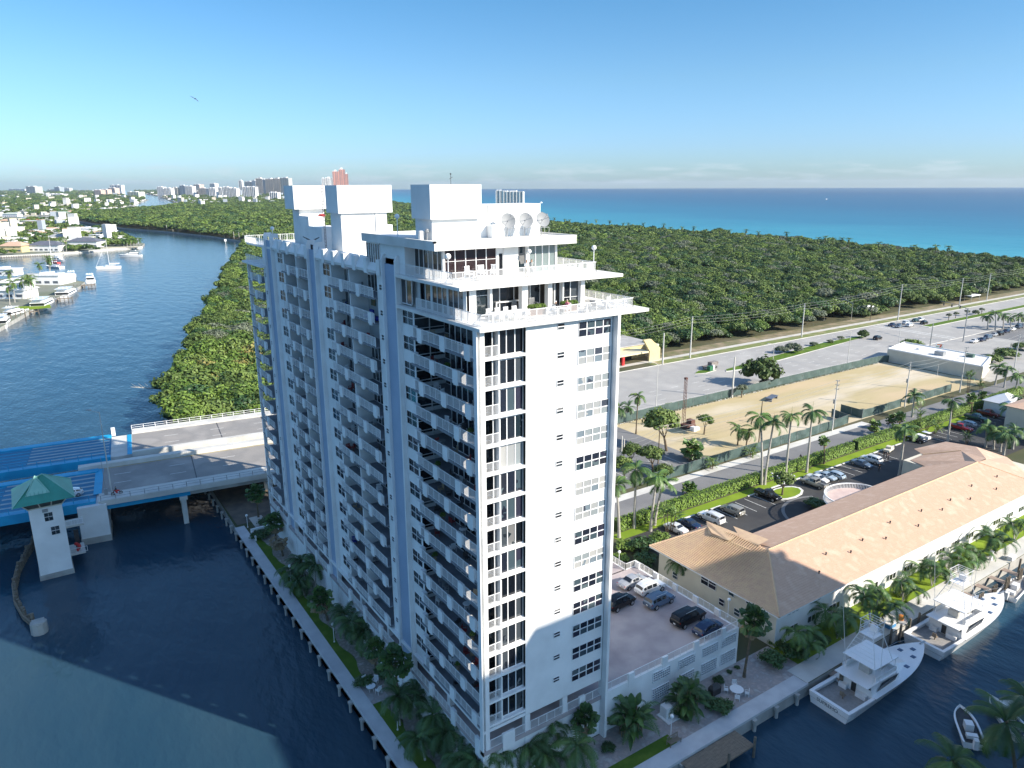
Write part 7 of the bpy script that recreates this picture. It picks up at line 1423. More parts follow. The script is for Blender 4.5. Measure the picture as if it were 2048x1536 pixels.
# ---------------------------------------------------------------- clipped hedge
def hedge(x0, x1, y0, y1, h, lab):
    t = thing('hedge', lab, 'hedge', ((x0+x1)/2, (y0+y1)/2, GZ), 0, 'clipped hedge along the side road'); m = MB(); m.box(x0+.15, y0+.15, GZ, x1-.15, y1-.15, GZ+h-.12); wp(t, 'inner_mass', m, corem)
    m = MB(); rg = random.Random(int(x0)); N_ = int((x1-x0)*(h*2+(y1-y0))*15)
    for k in range(N_):
        f = rg.random()*(h*2+(y1-y0)); x = rg.uniform(x0, x1); j = rg.uniform(-.1, .12)
        if f < h: p = Vector((x, y0-j, GZ+f)); n_ = Vector((0, -1, .4))
        elif f < 2*h: p = Vector((x, y1+j, GZ+f-h)); n_ = Vector((0, 1, .4))
        else: p = Vector((x, y0+f-2*h, GZ+h+j)); n_ = Vector((0, 0, 1))
        n_ = (n_+Vector((rg.uniform(-.6, .6), rg.uniform(-.5, .5), rg.uniform(-.4, .6)))).normalized(); a = n_.orthogonal().normalized()*rg.uniform(.10, .22); b = n_.cross(a).normalized()*rg.uniform(.08, .16); m.add([p-a, p+b, p+a, p-b], [(0, 1, 2, 3)])
    s = stuff('foliage', m, hedgem, parent=t); return t
hedge(52, 60.5, 37.4, 39.2, 2.1, 'short hedge piece beside the royal palms at the tower edge'); hedge(61.2, 93.2, 37.6, 39.4, 2.1, 'long hedge piece left of the tall royal palms'); hedge(94.0, 127.2, 37.6, 39.4, 2.1, 'long hedge piece between the tall royal palms and the dark gap'); hedge(128.3, 172, 37.6, 39.4, 2.2, 'long hedge piece beyond the dark gap towards the golf carts'); hedge(173, 215, 37.7, 39.6, 2.2, 'far hedge piece behind the red and green cars')
# ---------------------------------------------------------------- forest
TREEHID = bpy.data.collections.new('tree_kinds')
fm = []
for v in range(4):
    for kind in ('A', 'B', 'D', 'G'):
        if kind in ('G', 'C', 'B') and v > 0: continue
        if kind == 'D' and v > 1: continue
        me = leafme(kind, 10+v, nl=820); o = bpy.data.objects.new('tree_kind', me); TREEHID.objects.link(o); fm.append(o)
far_kinds = bpy.data.collections.new('far_tree_kinds')
for v in range(5):
    me = leaf_crown(300+v, 4.2, 3.4, 150, .95, 6, .9).mesh('far_crown', [(leafA, leafA, leafB, frondd, leafA)[v], corem]); o = bpy.data.objects.new('far_tree_kind', me); far_kinds.objects.link(o)
def scatter(name, pts, coll, label, cat=None):
    me = bpy.data.meshes.new(name); me.from_pydata([p[:3] for p in pts], [], []); a = me.attributes.new('sc', 'FLOAT', 'POINT'); a.data.foreach_set('value', [p[3] for p in pts]); a = me.attributes.new('rot', 'FLOAT', 'POINT'); a.data.foreach_set('value', [p[4] for p in pts])
    o = bpy.data.objects.new(name, me); COL.objects.link(o); o['kind'] = 'stuff'; o['label'] = label
    if cat: o['category'] = cat
    g = bpy.data.node_groups.new(name, 'GeometryNodeTree'); g.interface.new_socket('Geometry', in_out='INPUT', socket_type='NodeSocketGeometry'); g.interface.new_socket('Geometry', in_out='OUTPUT', socket_type='NodeSocketGeometry')
    n = g.nodes; l = g.links; gi = n.new('NodeGroupInput'); go = n.new('NodeGroupOutput'); ip = n.new('GeometryNodeInstanceOnPoints'); ci = n.new('GeometryNodeCollectionInfo'); ci.inputs['Collection'].default_value = coll; ci.inputs['Separate Children'].default_value = True; ci.inputs['Reset Children'].default_value = True
    na = n.new('GeometryNodeInputNamedAttribute'); na.data_type = 'FLOAT'; na.inputs['Name'].default_value = 'sc'; nb = n.new('GeometryNodeInputNamedAttribute'); nb.data_type = 'FLOAT'; nb.inputs['Name'].default_value = 'rot'; cx = n.new('ShaderNodeCombineXYZ')
    l.new(gi.outputs[0], ip.inputs['Points']); l.new(ci.outputs[0], ip.inputs['Instance']); ip.inputs['Pick Instance'].default_value = True; l.new(nb.outputs['Attribute'], cx.inputs['Z']); l.new(cx.outputs[0], ip.inputs['Rotation']); l.new(na.outputs['Attribute'], ip.inputs['Scale']); l.new(ip.outputs[0], go.inputs[0])
    md = o.modifiers.new('scatter', 'NODES'); md.node_group = g; return o
def bankx(y):      # x of the wooded bank at y
    for (ax, ay), (bx, by) in zip(BANK, BANK[1:]):
        if ay <= y <= by and by > ay: return ax+(bx-ax)*(y-ay)/(by-ay)
    return BANK[-1][0]
def shorex(y):
    for (ax, ay), (bx, by) in zip(SH, SH[1:]):
        if ay <= y <= by: return ax+(bx-ax)*(y-ay)/(by-ay)
    return 640
def vis(x, y, m_=.06):
    dx, dy = x-CAMP[0], y-CAMP[1]; a = atan2(dx, dy); return YAW-radians(35.2)-m_*.5 < a < YAW+radians(35.2)+m_*.5
rg = random.Random(21); near = []; mid = []
y = 137.0
while y < 560:
    sp = 5.0 if y < 300 else 6.2
    x0 = bankx(y)+1.5; x = x0+rg.uniform(0, 3)
    while x < shorex(y)-24:
        px = x+rg.uniform(-1.8, 1.8); py = y+rg.uniform(-1.8, 1.8); ok = vis(px, py)
        if py < 141 and 100 < px: ok = False
        if py < 160 and 112 < px < 165: ok = False
        if 165 <= px and py < 142+3*noise.noise((px*.05, 0, 0)): ok = False
        # hidden behind the tower: skip the deep middle (nothing of it shows)
        if 22 < px < 95 and py < 175: ok = False
        if ok: near.append((px, py, rg.uniform(.3, 2.2)+4.5*noise.noise((px*.03, py*.03, 3)), rg.uniform(.8, 1.5)*(1 if y < 300 else 1.15), rg.uniform(0, 6.28)))
        x += sp*rg.uniform(.85, 1.2)
    y += sp*.92
y = 560.0
while y < 2700:
    sp = 8 if y < 1000 else 12; x = bankx(y)+4
    while x < shorex(y)-26:
        px = x+rg.uniform(-3, 3); py = y+rg.uniform(-3, 3)
        if vis(px, py) and not (py > 1750 and px < bankx(py)+130 and rg.random() < .0): mid.append((px, py, rg.uniform(.5, 3)+2.5*noise.noise((px*.008, py*.008, 5)), rg.uniform(.9, 1.5)*(1 if y < 1000 else 1.5), rg.uniform(0, 6.28)))
        x += sp*rg.uniform(.85, 1.2)
    y += sp*.9
near.sort(key=lambda p: hypot(p[0]-CAMP[0], p[1]-CAMP[1]))
NI = 260
for i, p in enumerate(near[:NI]):
    strip = p[0] < 80
    t = thing('forest_tree', 'dense green tree in the wooded strip between the waterway and the tower' if strip else 'dense green tree in the front of the park forest across the main road', 'tree', (p[0], p[1], GZ), 0, 'trees of the waterside strip' if strip else 'front trees of the park forest')
    k = rg.choice('AAAAAABDG' if not strip else 'AAAAABBBDC'); v = rg.randrange(2) if k in 'AD' else 0
    s_ = p[3]*(1.15 if strip else 1.0); obj('crown', leafme(k, 10+v), t, (0, 0, p[2]+.6), p[4], s_)
    if 'ftrunk' not in _rc: m = MB(); m.path([(0, 0, 0), (.2, .1, 2), (0, 0, 4.5)], [.22, .16, .06], 5); m.tube((.1, 0, 1.6), (1.6, .6, 4.2), .1, .04, 4); m.tube((.1, 0, 1.8), (-1.3, -.8, 4.2), .1, .04, 4); _rc['ftrunk'] = m.mesh('trunk', trunkm)
    obj('trunk', _rc['ftrunk'], t, sc=(1, 1, max(.7, (p[2]+2)/4)))
scatter('park_forest', [(a, b, GZ+c+.4, d, e) for a, b, c, d, e in near[NI:]], TREEHID, 'deep green park forest reaching from the main road to the beach')
scatter('park_forest', [(a, b, GZ+c+.4, d, e) for a, b, c, d, e in mid], far_kinds, 'distant forest between the waterway and the sea, paling with haze')
# bleached dead tree leaning over the water
t = thing('dead_tree', 'bleached bare tree leaning out over the waterway from the wooded bank', 'tree', (-1.5, 184, GZ)); m = MB(); m.path([(3, 0, 0), (0, 0, 2.4), (-4, -.5, 3.4), (-8, -1.5, 4.6)], [.3, .25, .15, .04], 6)
for k in range(7): m.tube((-1-k*.9, -.1*k, 2.8+k*.22), (-2-k*.9, 1.6*(-1)**k, 4.2+k*.1), .07, .02, 4)
obj('trunk', m, t, mats=M('bleached_wood', (.42, .39, .34), (.34, .31, .27), 1, .9))
m = MB(); rgr = random.Random(4)
for k in range(90): q = k/90; y_ = 168+q*600; x_ = bankx(y_)-rgr.uniform(-.5, 1.5); m.ball((x_, y_, .2), rgr.uniform(.5, 1.2), 5, 4, 0, .7, .3, rgr)
stuff('shore_rocks', m, concrete, 'pale rocks along the foot of the wooded bank')
# pale palm trunks along the far wooded bank
m = MB(); m.tube((0, 0, 0), (0, 0, 9), .35, .28, n=6); pt = m.mesh('trunk', royal)
for k, (px, yy) in enumerate(((-2, 1187), (9, 1128), (14, 1105), (18, 1086), (-2, 1010), (22, 925), (3, 905), (5, 890), (6, 872), (6, 858), (6, 846), (7, 838))):
    t = thing('bare_palm', 'pale bare palm trunk on the far wooded bank, %s from the left' % ('first', 'second', 'third', 'fourth', 'fifth', 'sixth', 'seventh', 'eighth', 'ninth', 'tenth', 'eleventh', 'twelfth')[k], 'palm', (bankx(yy)+1.5, yy, GZ), 0, 'palm trunks on the far bank'); obj('trunk', pt, t)
# palms of the west bank and the beach front
fpm = crown('coco', 77).mesh('crown', [frond, frondy, fronddry]); rg = random.Random(9)
for k, (x, y, h) in enumerate(FPALMS):
    t = thing('coconut_palm', ('palm among the near dock houses on the left bank' if y < 700 else 'palm among the waterfront houses on the far left point'), 'palm', (x, y, GZ), 0, 'palms of the near docks' if y < 700 else 'palms of the far point'); m = MB(); m.path([(0, 0, 0), (.4, .2, h*.5), (.7, .3, h)], [.25, .2, .15], 6); obj('trunk', m, t, mats=royal); obj('crown', fpm, t, (.7, .3, h), k, 1.5)
for k, (x, y, s) in enumerate(SHPALMS):
    t = thing('coconut_palm', 'palm standing above the forest edge against the turquoise sea', 'palm', (x-4, y, GZ), 0, 'palms along the beach'); h = 7+s*.42; m = MB(); m.path([(0, 0, 0), (.6, .2, h*.5), (1.0, .3, h)], [.3, .25, .2], 5); obj('trunk', m, t, mats=trunkm); obj('crown', fpm, t, (1, .3, h), k*1.3, 1.3)
# ================================================================ poles and wires
tops = {}
def part_box_(t, nm, mt, *bx): m = MB(); [m.box(*b) for b in bx]; return obj(nm, m, t, mats=mt)
for i, (kind, x, y, h, lab) in enumerate(POLES):
    h = max(2.5, min(h, 24)); mt = {'wood': trunkm, 'steel': greym}.get(kind, concl)
    if kind == 'lampL':
        t = thing('street_lamp', lab, 'street lamp', (x, y, GZ), 0, 'street lamps of the main road'); m = MB(); m.tube((0, 0, 0), (0, 0, h), .13, .08, 7); m.path([(0, 0, h-.3), (-1.2, 0, h+.5), (-2.6, .1, h+.8)], [.06, .05, .05], 5); obj('pole', m, t, mats=concl); m = MB(); m.obox((-3.0, .1, h+.72), (.9, .35, .15)); obj('lamp_head', m, t, mats=greym); continue
    r = {'conc': .32, 'conc2': .2, 'trans': .28, 'steel': .25, 'thin': .08, 'wood': .15, 'dist': .2}[kind]
    t = thing('utility_pole' if kind in ('trans', 'dist', 'conc', 'conc2', 'wood') else 'sign_mast', lab, 'pole', (x, y, GZ), 0, 'utility poles' if kind in ('trans', 'dist') else None)
    m = MB(); m.tube((0, 0, 0), (0, 0, h), r, r*.62, 8); obj('pole', m, t, mats=mt); tops[i] = (x, y, GZ+h)
    if kind in ('trans', 'dist'):
        m = MB()
        for q in range(3): m.box(-.06, -.55, h-.25-q*1.1, .06, .55, h-.13-q*1.1); m.tube((0, -.5, h-.15-q*1.1), (0, -.5, h+.15-q*1.1), .06, n=5)
        obj('cross_arm', m, t, mats=greym)
    if kind == 'dist' and 'end wall' not in lab: m = MB(); m.tube((-.45, 0, h*.55), (-.45, 0, h*.55+1.1), .3, n=8); obj('transformer', m, t, mats=greym)
    if 'signal mast' in lab: m = MB(); m.path([(0, 0, h-.6), (3, 5, h+.2), (6, 14, h+.6)], [.14, .1, .07], 6); obj('mast_arm', m, t, mats=greym); [part_box_(t, 'signal_head', dark, (2+q*1.6-.2, 4+q*4-.2, h-1.0, 2+q*1.6+.2, 4+q*4+.2, h+.1)) for q in range(3)]
    if 'carrying small signs' in lab: m = MB(); m.box(-3.5, -.05, h-1.8, -1.5, .05, h-1.0); m.box(.4, -.05, h-2.2, 1.6, .05, h-1.6); obj('sign', m, t, mats=white2)
def wire(a, b, sag, r=.035, n=9):
    m = MB(); pts = [(a[0]+(b[0]-a[0])*k/n, a[1]+(b[1]-a[1])*k/n, a[2]+(b[2]-a[2])*k/n-4*sag*(k/n)*(1-k/n)) for k in range(n+1)]
    for k in range(n): m.tube(pts[k], pts[k+1], r, r, 3, 0, False)
    return m
wm = M('wire', (.42, .42, .38), (.36, .36, .33), 1, .5)
def line(idx, lab, lv, sag, pre=None, post=None, r=.035):
    P_ = ([pre] if pre else [])+[tops[i] for i in idx]+([post] if post else [])
    for q, dz in enumerate(lv):
        m = MB()
        for a, b in zip(P_, P_[1:]):
            w = wire((a[0], a[1], a[2]-dz), (b[0], b[1], b[2]-dz), sag, r); o = len(m.v); m.v += w.v; m.f += [[i+o for i in f] for f in w.f]; m.m += w.m
        tag(obj('overhead_wire', m, mats=wm), '%s, %s wire' % (lab, ('top', 'second', 'third', 'fourth')[q]), 'wire', 'overhead wires')
tr_ = [i for i, p in enumerate(POLES) if p[0] == 'trans']; di = [i for i, p in enumerate(POLES) if p[0] == 'dist']
line(tr_, 'sagging power line along the forest edge', (.1, 1.2, 2.3), .9, pre=(120, 136, 14), post=(560, 150, 16))
c2 = [i for i, p in enumerate(POLES) if p[0] == 'conc2'][1]; wd = [i for i, p in enumerate(POLES) if 'broad tree' in p[4]][0]
line([c2, wd]+di, 'sagging line over the side road and bare lot', (.1, 1.2, 2.3), .8, post=(420, 50, 16))
line([c2, wd], 'slack cable between the white poles and the wooden pole', (3.5, 4.5), .9)
# ================================================================ screen fences, railings along the road
def screen_fence(pts, h, lab, wob=.0):
    t = thing('screen_fence', lab, 'fence', (*pts[0], GZ)); n = 0
    for (ax, ay), (bx, by) in zip(pts, pts[1:]):
        L = hypot(bx-ax, by-ay); k_ = max(1, int(L/3.0)); rz = atan2(by-ay, bx-ax)
        for k in range(k_):
            x = ax+(bx-ax)*k/k_; y = ay+(by-ay)*k/k_; s = L/k_; m = MB(); seg = 5
            for q in range(seg):
                a0, a1 = s*q/seg, s*(q+1)/seg; o0 = wob*sin((k*s+a0)*1.1)*.5; o1 = wob*sin((k*s+a1)*1.1)*.5; m.add([(a0, o0*.3, .05), (a1, o1*.3, .05), (a1, o1, h*.5), (a0, o0, h*.5), (a0, o0*.4, h-.02), (a1, o1*.4, h-.02)], [(0, 1, 2, 3), (3, 2, 5, 4)])
            obj('mesh_panel', m, t, (x-pts[0][0], y-pts[0][1], 0), rz, mats=screen)
            m = MB(); m.tube((0, .06, 0), (0, .06, h+.05), .04, n=5); m.tube((0, .06, h), (s, .06, h), .022, n=4); obj('post', m, t, (x-pts[0][0], y-pts[0][1], 0), rz, mats=greym)
    return t
screen_fence([(88, 85.6), (178, 85.9)], 2.4, 'long green-grey screen fence between bare lot and main road, left part', .25)
screen_fence([(178, 85.9), (218, 85.4)], 2.4, 'green-grey screen fence by the main road, right part up to the store', .25)
screen_fence([(218, 85.4), (222.3, 84)], 2.4, 'short dark screen piece joining fence and store corner', .1)
screen_fence([(73, 50.5), (104, 50.7)], 2.4, 'dark green screen fence on the side road, shaded left part', .3)
screen_fence([(104, 50.7), (126, 50.3)], 2.4, 'billowing green screen fence on the side road, middle part', .7)
screen_fence([(126, 50.3), (145.5, 51)], 2.4, 'green screen fence on the side road, right part up to the gate', .5)
screen_fence([(145.5, 51), (147, 57)], 2.4, 'left leaf of the open screened gate', .1); screen_fence([(152.5, 51.3), (152.8, 58)], 2.4, 'right leaf of the open screened gate', .1)
screen_fence([(152.5, 51.3), (172, 51.4)], 2.4, 'green screen fence right of the gate', .5); screen_fence([(178, 51.4), (200, 51.6)], 2.4, 'green screen fence near the store, far right piece', .5)
t = thing('rubble_line', 'pale line of rubble at the foot of the long screen fence', 'rubble', (150, 85, GZ)); m = MB(); rg = random.Random(8)
for k in range(420): x = rg.uniform(94, 218); m.ball((x, 85.2-abs(rg.gauss(0, .25)), GZ+.05), rg.uniform(.06, .2), 5, 3, 0, .6, .3, rg)
stuff('rubble', m, concl, parent=t)
t = thing('pavement_railing', 'white two-rail fence along the near pavement of the main road', 'railing', (120, 89, GZ)); m = MB()
for k in range(32): m.tube((97+k*1.6, 88.3, GZ), (97+k*1.6, 88.3, GZ+1.1), .05, n=5)
for h in (.55, 1.1): m.tube((97, 88.3, GZ+h), (146.6, 88.3, GZ+h), .04, n=4)
wp(t, 'rail', m, white2)
# store sign with its numeral, shelter, kiosk, solar board, bins
t = thing('store_sign', 'white square store sign with a red and orange number seven behind the store', 'sign', (243.5, 77.5, GZ), radians(-62), None, .78); m = MB(); m.tube((-1.2, 0, 0), (-1.2, 0, 6.2), .12, n=6); m.tube((1.2, 0, 0), (1.2, 0, 6.2), .12, n=6); obj('post', m, t, mats=greym)
m = MB(); m.box(-1.6, -.18, 3.6, 1.6, .18, 6.8); obj('sign_box', m, t, mats=white2)
m = MB(); m.box(-1.0, -.215, 6.0, 1.0, -.185, 6.45); obj('numeral_bar', m, t, mats=M('sign_orange', (.75, .22, .03), (.7, .2, .03), 1, .4)); m = MB(); m.add([(.45, -.215, 6.0), (1.0, -.215, 6.0), (.1, -.215, 3.95), (-.45, -.215, 3.95)], [(3, 2, 1, 0)]); obj('numeral_stem', m, t, mats=redp)
m = MB(); m.box(-1.3, -.212, 5.0, 1.3, -.19, 5.3); obj('green_line', m, t, mats=M('sign_green', (.02, .25, .10), (.02, .22, .09), 1, .4))
t = thing('bus_shelter', 'small white-roofed shelter between the two tall white poles', 'shelter', (398, 138, GZ)); m = MB(); m.box(-5, -2, 2.8, 5, 2, 3.2); obj('roof', m, t, mats=white2); m = MB(); [m.tube((a, b, 0), (a, b, 2.8), .12, n=5) for a in (-4.5, 4.5) for b in (-1.7, 1.7)]; obj('post', m, t, mats=concl)
t = thing('solar_board', 'tilted blue-grey board lying in the bare lot beneath the leaning tree', 'board', (147.5, 76.8, GZ), .3); m = MB(); m.box(-2.6, -1.0, .9, 2.6, 1.0, 1.0); m.box(-2.4, -.9, 0, -2.2, .9, .9); m.box(2.2, -.9, 0, 2.4, .9, .9); obj('board', m, t, mats=M('board_blue', (.12, .15, .20), (.1, .12, .17), 1, .4))
t = thing('truck_trailer', 'flat trailer with dark load at the tip of the median', 'trailer', (162.5, 113.5, GZ), .05); m = MB(); m.box(-3.5, -1, .9, 3.2, 1, 1.2); m.box(-.5, -.9, 1.2, 3, .9, 2.3); obj('load', m, t, mats=M('load_brown', (.14, .11, .10), (.3, .28, .26), 1.5, .8))
for a in (-2.5, 2.2):
    for b in (-.9, .9): obj('wheel', _rc['wheel'], t, (a, b, .36), sc=1.05)
t = thing('traffic_cabinet', 'green cabinet and white box on the median tip', 'cabinet', (160.5, 111.3, GZ+.14)); m = MB(); m.box(-1.5, -.7, 0, 0, .7, 1.5); obj('green_cabinet', m, t, mats=M('cab_green', (.03, .16, .07), (.03, .14, .06), 1, .5)); m = MB(); m.box(.5, -.4, 0, 1.1, .4, 1.7); obj('white_box', m, t, mats=white2)
# ================================================================ garden lamps, globe lamps on roofs
def globe(x, y, z, h, lab, r=.24, double=False):
    t = thing('globe_lamp', lab, 'lamp', (x, y, z), 0, 'white globe lamps'); m = MB(); m.tube((0, 0, 0), (0, 0, h), .05, .045, 7); m.tube((0, 0, 0), (0, 0, .12), .12, n=8); obj('post', m, t, mats=white2); m = MB(); m.ball((0, 0, h+r*.9), r, 12, 8); obj('globe', m, t, mats=lampg, smooth=True); return t
globe(-3.2, 34.5, GZ, 2.6, 'globe lamp on the west lawn, middle of three along the white walk'); globe(-3.3, 13.8, GZ, 2.6, 'globe lamp on the west lawn nearest the tower corner'); globe(-3.1, 54, GZ, 2.6, 'globe lamp at the gravel bed in the far west garden'); globe(-3.6, 78, GZ, 2.2, 'globe lamp on the garden wall near the bridge')
globe(22.3, -4.9, GZ, 2.6, 'globe lamp behind the teak bench on the south lawn'); globe(37.3, 21.0, 7.1, 2.2, 'globe lamp at the notch of the parking deck railing'); globe(40.2, 2.5, 7.1, 2.4, 'globe lamp outside the parking deck railing near the condominium')
globe(1.4, 7.2, 54.5, 2.1, 'globe lamp on the upper terrace left of the reddish windows', .3); globe(11.0, 7.6, 54.5, 2.1, 'globe lamp on the upper terrace beside the standing couple', .24); globe(17.5, 5.2, 54.5, 2.3, 'globe lamp at the right corner of the upper terrace', .26); globe(1.2, 17.5, 58.1, 1.9, 'globe lamp on the roof edge left of the big lift block', .26); globe(1.2, 62.3, 54.6, 2.2, 'globe lamp on the far left end of the roof', .3)
t = thing('globe_lamp', 'big globe lamp standing on the roof of the middle wing before the glazed lounge', 'lamp', (2.0, 21.0, 54.35), 0, 'white globe lamps'); m = MB(); m.tube((0, 0, 0), (0, 0, 1.6), .05, n=6); m.ball((0, 0, 1.8), .28, 12, 8); obj('globe', m, t, mats=lampg)
# satellite dishes
for k, (x, s_) in enumerate(((10.3, 1.0), (12.5, 1.0), (14.6, 1.0))):
    t = thing('satellite_dish', ('left', 'middle', 'right')[k]+' of three large grey satellite dishes on the roof', 'satellite dish', (x, 10.3 if k < 2 else 10.2, 58.1), 0, 'satellite dishes'); nrm = Vector((-.25 if k < 2 else -.1, -1, .42)); m = MB(); m.disc((0, 0, 1.7), .8, nrm, 22, dish=.2); obj('reflector', m, t, mats=M('dish_grey', (.26, .27, .28), (.22, .23, .24), 1, .6) if 'dish_grey' not in bpy.data.materials else bpy.data.materials['dish_grey'], smooth=True)
    m = MB(); f = Vector((0, 0, 1.9))+nrm.normalized()*.9
    for a in range(3): m.tube((.8*cos(a*2.1), 0, 1.9+.8*sin(a*2.1)), f, .02, n=4)
    m.ball(f, .09, 6, 4); m.tube((0, .15, 1.7), (0, .3, 0), .06, n=6); m.tube((-.6, -.3, 0), (-.6, -.3, .9), .03, n=4); m.tube((.6, -.3, 0), (.6, -.3, .9), .03, n=4); m.tube((-.6, -.3, .9), (.6, -.3, .9), .03, n=4); m.tube((-.6, .5, 0), (-.6, .5, .9), .03, n=4); m.tube((.6, .5, 0), (.6, .5, .9), .03, n=4); m.tube((-.6, -.3, .9), (-.6, .5, .9), .03, n=4); m.tube((.6, -.3, .9), (.6, .5, .9), .03, n=4); obj('mount', m, t, mats=greym)
t = thing('roof_antenna', 'small dark antenna on top of the nearest lift block', 'antenna', (4.6, 12, 63.4)); m = MB(); m.tube((0, 0, 0), (0, 0, 1.0), .025, n=4); m.ball((0, 0, 1.0), .09, 5, 3); m.tube((-.2, 0, .5), (.2, 0, .7), .02, n=4); obj('antenna', m, t, mats=dark)
t = thing('roof_pump', 'grey valve standing at the foot of the nearest lift block', 'roof fitting', (1.75, 11.9, 58.1)); m = MB(); m.tube((0, 0, 0), (0, 0, .7), .07, n=6); m.ball((0, 0, .9), .22, 7, 5); obj('valve', m, t, mats=greym)
# ================================================================ furniture
def part_box(t, nm, mt, *bx): m = MB(); [m.box(*b) for b in bx]; return obj(nm, m, t, mats=mt)
def chair(x, y, z, rz, lab, mt=white2, grp=None, s=1.0, soft=None):
    k = ('chair', mt.name, soft.name if soft else '')
    t = thing('chair', lab, 'chair', (x, y, z), rz, grp, s)
    if k not in _rc:
        a = MB(); a.box(-.26, -.26, .4, .26, .26, .45); b = MB()
        for q in range(5): b.box(-.26, -.24+q*.11, .48, -.22, -.17+q*.11, .95)
        b.box(-.265, -.27, .93, -.215, .27, .99); c = MB(); c.box(-.24, -.3, .62, .22, -.25, .66); c.box(-.24, .25, .62, .22, .3, .66); d = MB(); d.box(-.02, -.02, 0, .02, .02, .63)
        _rc[k] = [q_.mesh('chair', mt if i or not soft else soft) for i, q_ in enumerate((a, b, c, d))]
    A = _rc[k]; obj('seat', A[0], t); obj('backrest', A[1], t); obj('armrest', A[2], t)
    for a in (-.23, .2):
        for b in (-.27, .27): obj('leg', A[3], t, (a, b, 0))
    return t
def rtable(x, y, z, r, lab, mt=white2, h=.73):
    t = thing('table', lab, 'table', (x, y, z)); m = MB(); m.tube((0, 0, h-.04), (0, 0, h), r, n=20); obj('table_top', m, t, mats=mt); m = MB()
    for k in range(4): m.tube((cos(k*1.57+.7)*r*.6, sin(k*1.57+.7)*r*.6, 0), (cos(k*1.57+.7)*r*.5, sin(k*1.57+.7)*r*.5, h-.04), .03, n=5)
    obj('leg', m, t, mats=mt); return t
rtable(34.5, -4.2, GZ+.01, .85, 'round white table on the paved patio by the clipped dome bush')
for k, (a, w) in enumerate(((.9, 'far-right'), (2.3, 'left rear'), (3.9, 'front left'), (5.4, 'front right'))): chair(34.5+1.25*cos(a), -4.2+1.25*sin(a), GZ+.01, a+pi, 'white garden chair on the %s side of the round patio table by the dome bush' % w, grp='white chairs on the south patio')
rtable(-3.1, 22.0, GZ+.02, .6, 'small round white table on the patio of the west garden')
for k, (dx, dy, rz, w) in enumerate(((-.1, 1.6, -1.4, 'farthest'), (1.0, .9, -2.4, 'reclining'), (.6, -1.0, 1.9, 'nearest'))): chair(-3.1+dx, 22+dy, GZ+.02, rz, '%s white chair round the small table in the west garden' % w, grp='white chairs in the west garden', s=1.15)
t = thing('bench', 'teak slatted bench at the lamp beside the waterside walk', 'bench', (21.8, -5.9, GZ+.06), 0)
for k in range(5): part_box(t, 'slat', wood, (-.8, -.28+k*.12, .42, .8, -.19+k*.12, .46))
for k in range(9): part_box(t, 'slat', wood, (-.76+k*.19, .30, .46, -.70+k*.19, .34, .92))
part_box(t, 'top_rail', wood, (-.85, .28, .9, .85, .36, .98)); [part_box(t, 'leg', wood, (a, b, 0, a+.07, b+.07, .62)) for a in (-.85, .78) for b in (-.32, .28)]
t = thing('covered_grill', 'black covered grill beside the palm clump and dark round bush', 'grill', (32.3, -2.6, GZ)); m = MB(); m.add([(-.7, -.4, 0), (.7, -.4, 0), (.7, .4, 0), (-.7, .4, 0), (-.75, -.42, .9), (.75, -.42, .9), (.75, .42, .9), (-.75, .42, .9), (-.5, -.1, 1.3), (.5, -.1, 1.3), (.5, .25, 1.3), (-.5, .25, 1.3)], [(0, 1, 5, 4), (1, 2, 6, 5), (2, 3, 7, 6), (3, 0, 4, 7), (4, 5, 9, 8), (5, 6, 10, 9), (6, 7, 11, 10), (7, 4, 8, 11), (8, 9, 10, 11)]); obj('cover', m, t, mats=dark)
m = MB(); m.box(-2, -.8, 0, 2, 1.2, .12); m.box(-1.7, -.1, .12, -.6, 1.0, 1.5); m.box(-.4, .1, .12, 1.3, 1.0, .6); t = thing('pump_house', 'low white-blue concrete plinth with steps between the two palm clumps', 'steps', (25.5, -2.6, GZ+.01)); obj('steps', m, t, mats=white)
# quay clutter
for k, (x, y, lab, c) in enumerate(((64.3, -7.0, 'blue dock box with white lid on the quay between the fishing boats', 'b'), (51.5, -8.6, 'white dock box on the plank dock at the shaded stern', 'w'), (100.2, -7.6, 'white dock box at the far end of the sunlit quay', 'w'))):
    t = thing('dock_box', lab, 'dock box', (x, y, GZ+.06 if k != 1 else 1.41)); part_box(t, 'box', M('cooler_blue', (.06, .22, .42), (.05, .2, .4), 1, .5) if c == 'b' else white2, (-.8, -.4, 0, .8, .4, .6)); part_box(t, 'lid', white2, (-.85, -.43, .6, .85, .43, .72))
t = thing('gas_bottle', 'orange drum on the quay near the second fishing boat stern', 'drum', (67.3, -6.9, GZ+.06)); m = MB(); m.tube((0, 0, 0), (0, 0, .7), .35, n=10); obj('drum', m, t, mats=M('orange_paint', (.6, .22, .04), (.55, .2, .04), 1, .5))
for k, (x, y) in enumerate(((60.4, -5.6), (97.2, -5.7))):
    t = thing('power_pedestal', ('white power pedestal on the quay behind the shaded boat tower', 'white power pedestal on the sunlit quay near the garden path')[k], 'pedestal', (x, y, GZ+.06)); part_box(t, 'post', white2, (-.25, -.2, 0, .25, .2, 1.5)); part_box(t, 'cap', white2, (-.32, -.27, 1.5, .32, .27, 1.62))
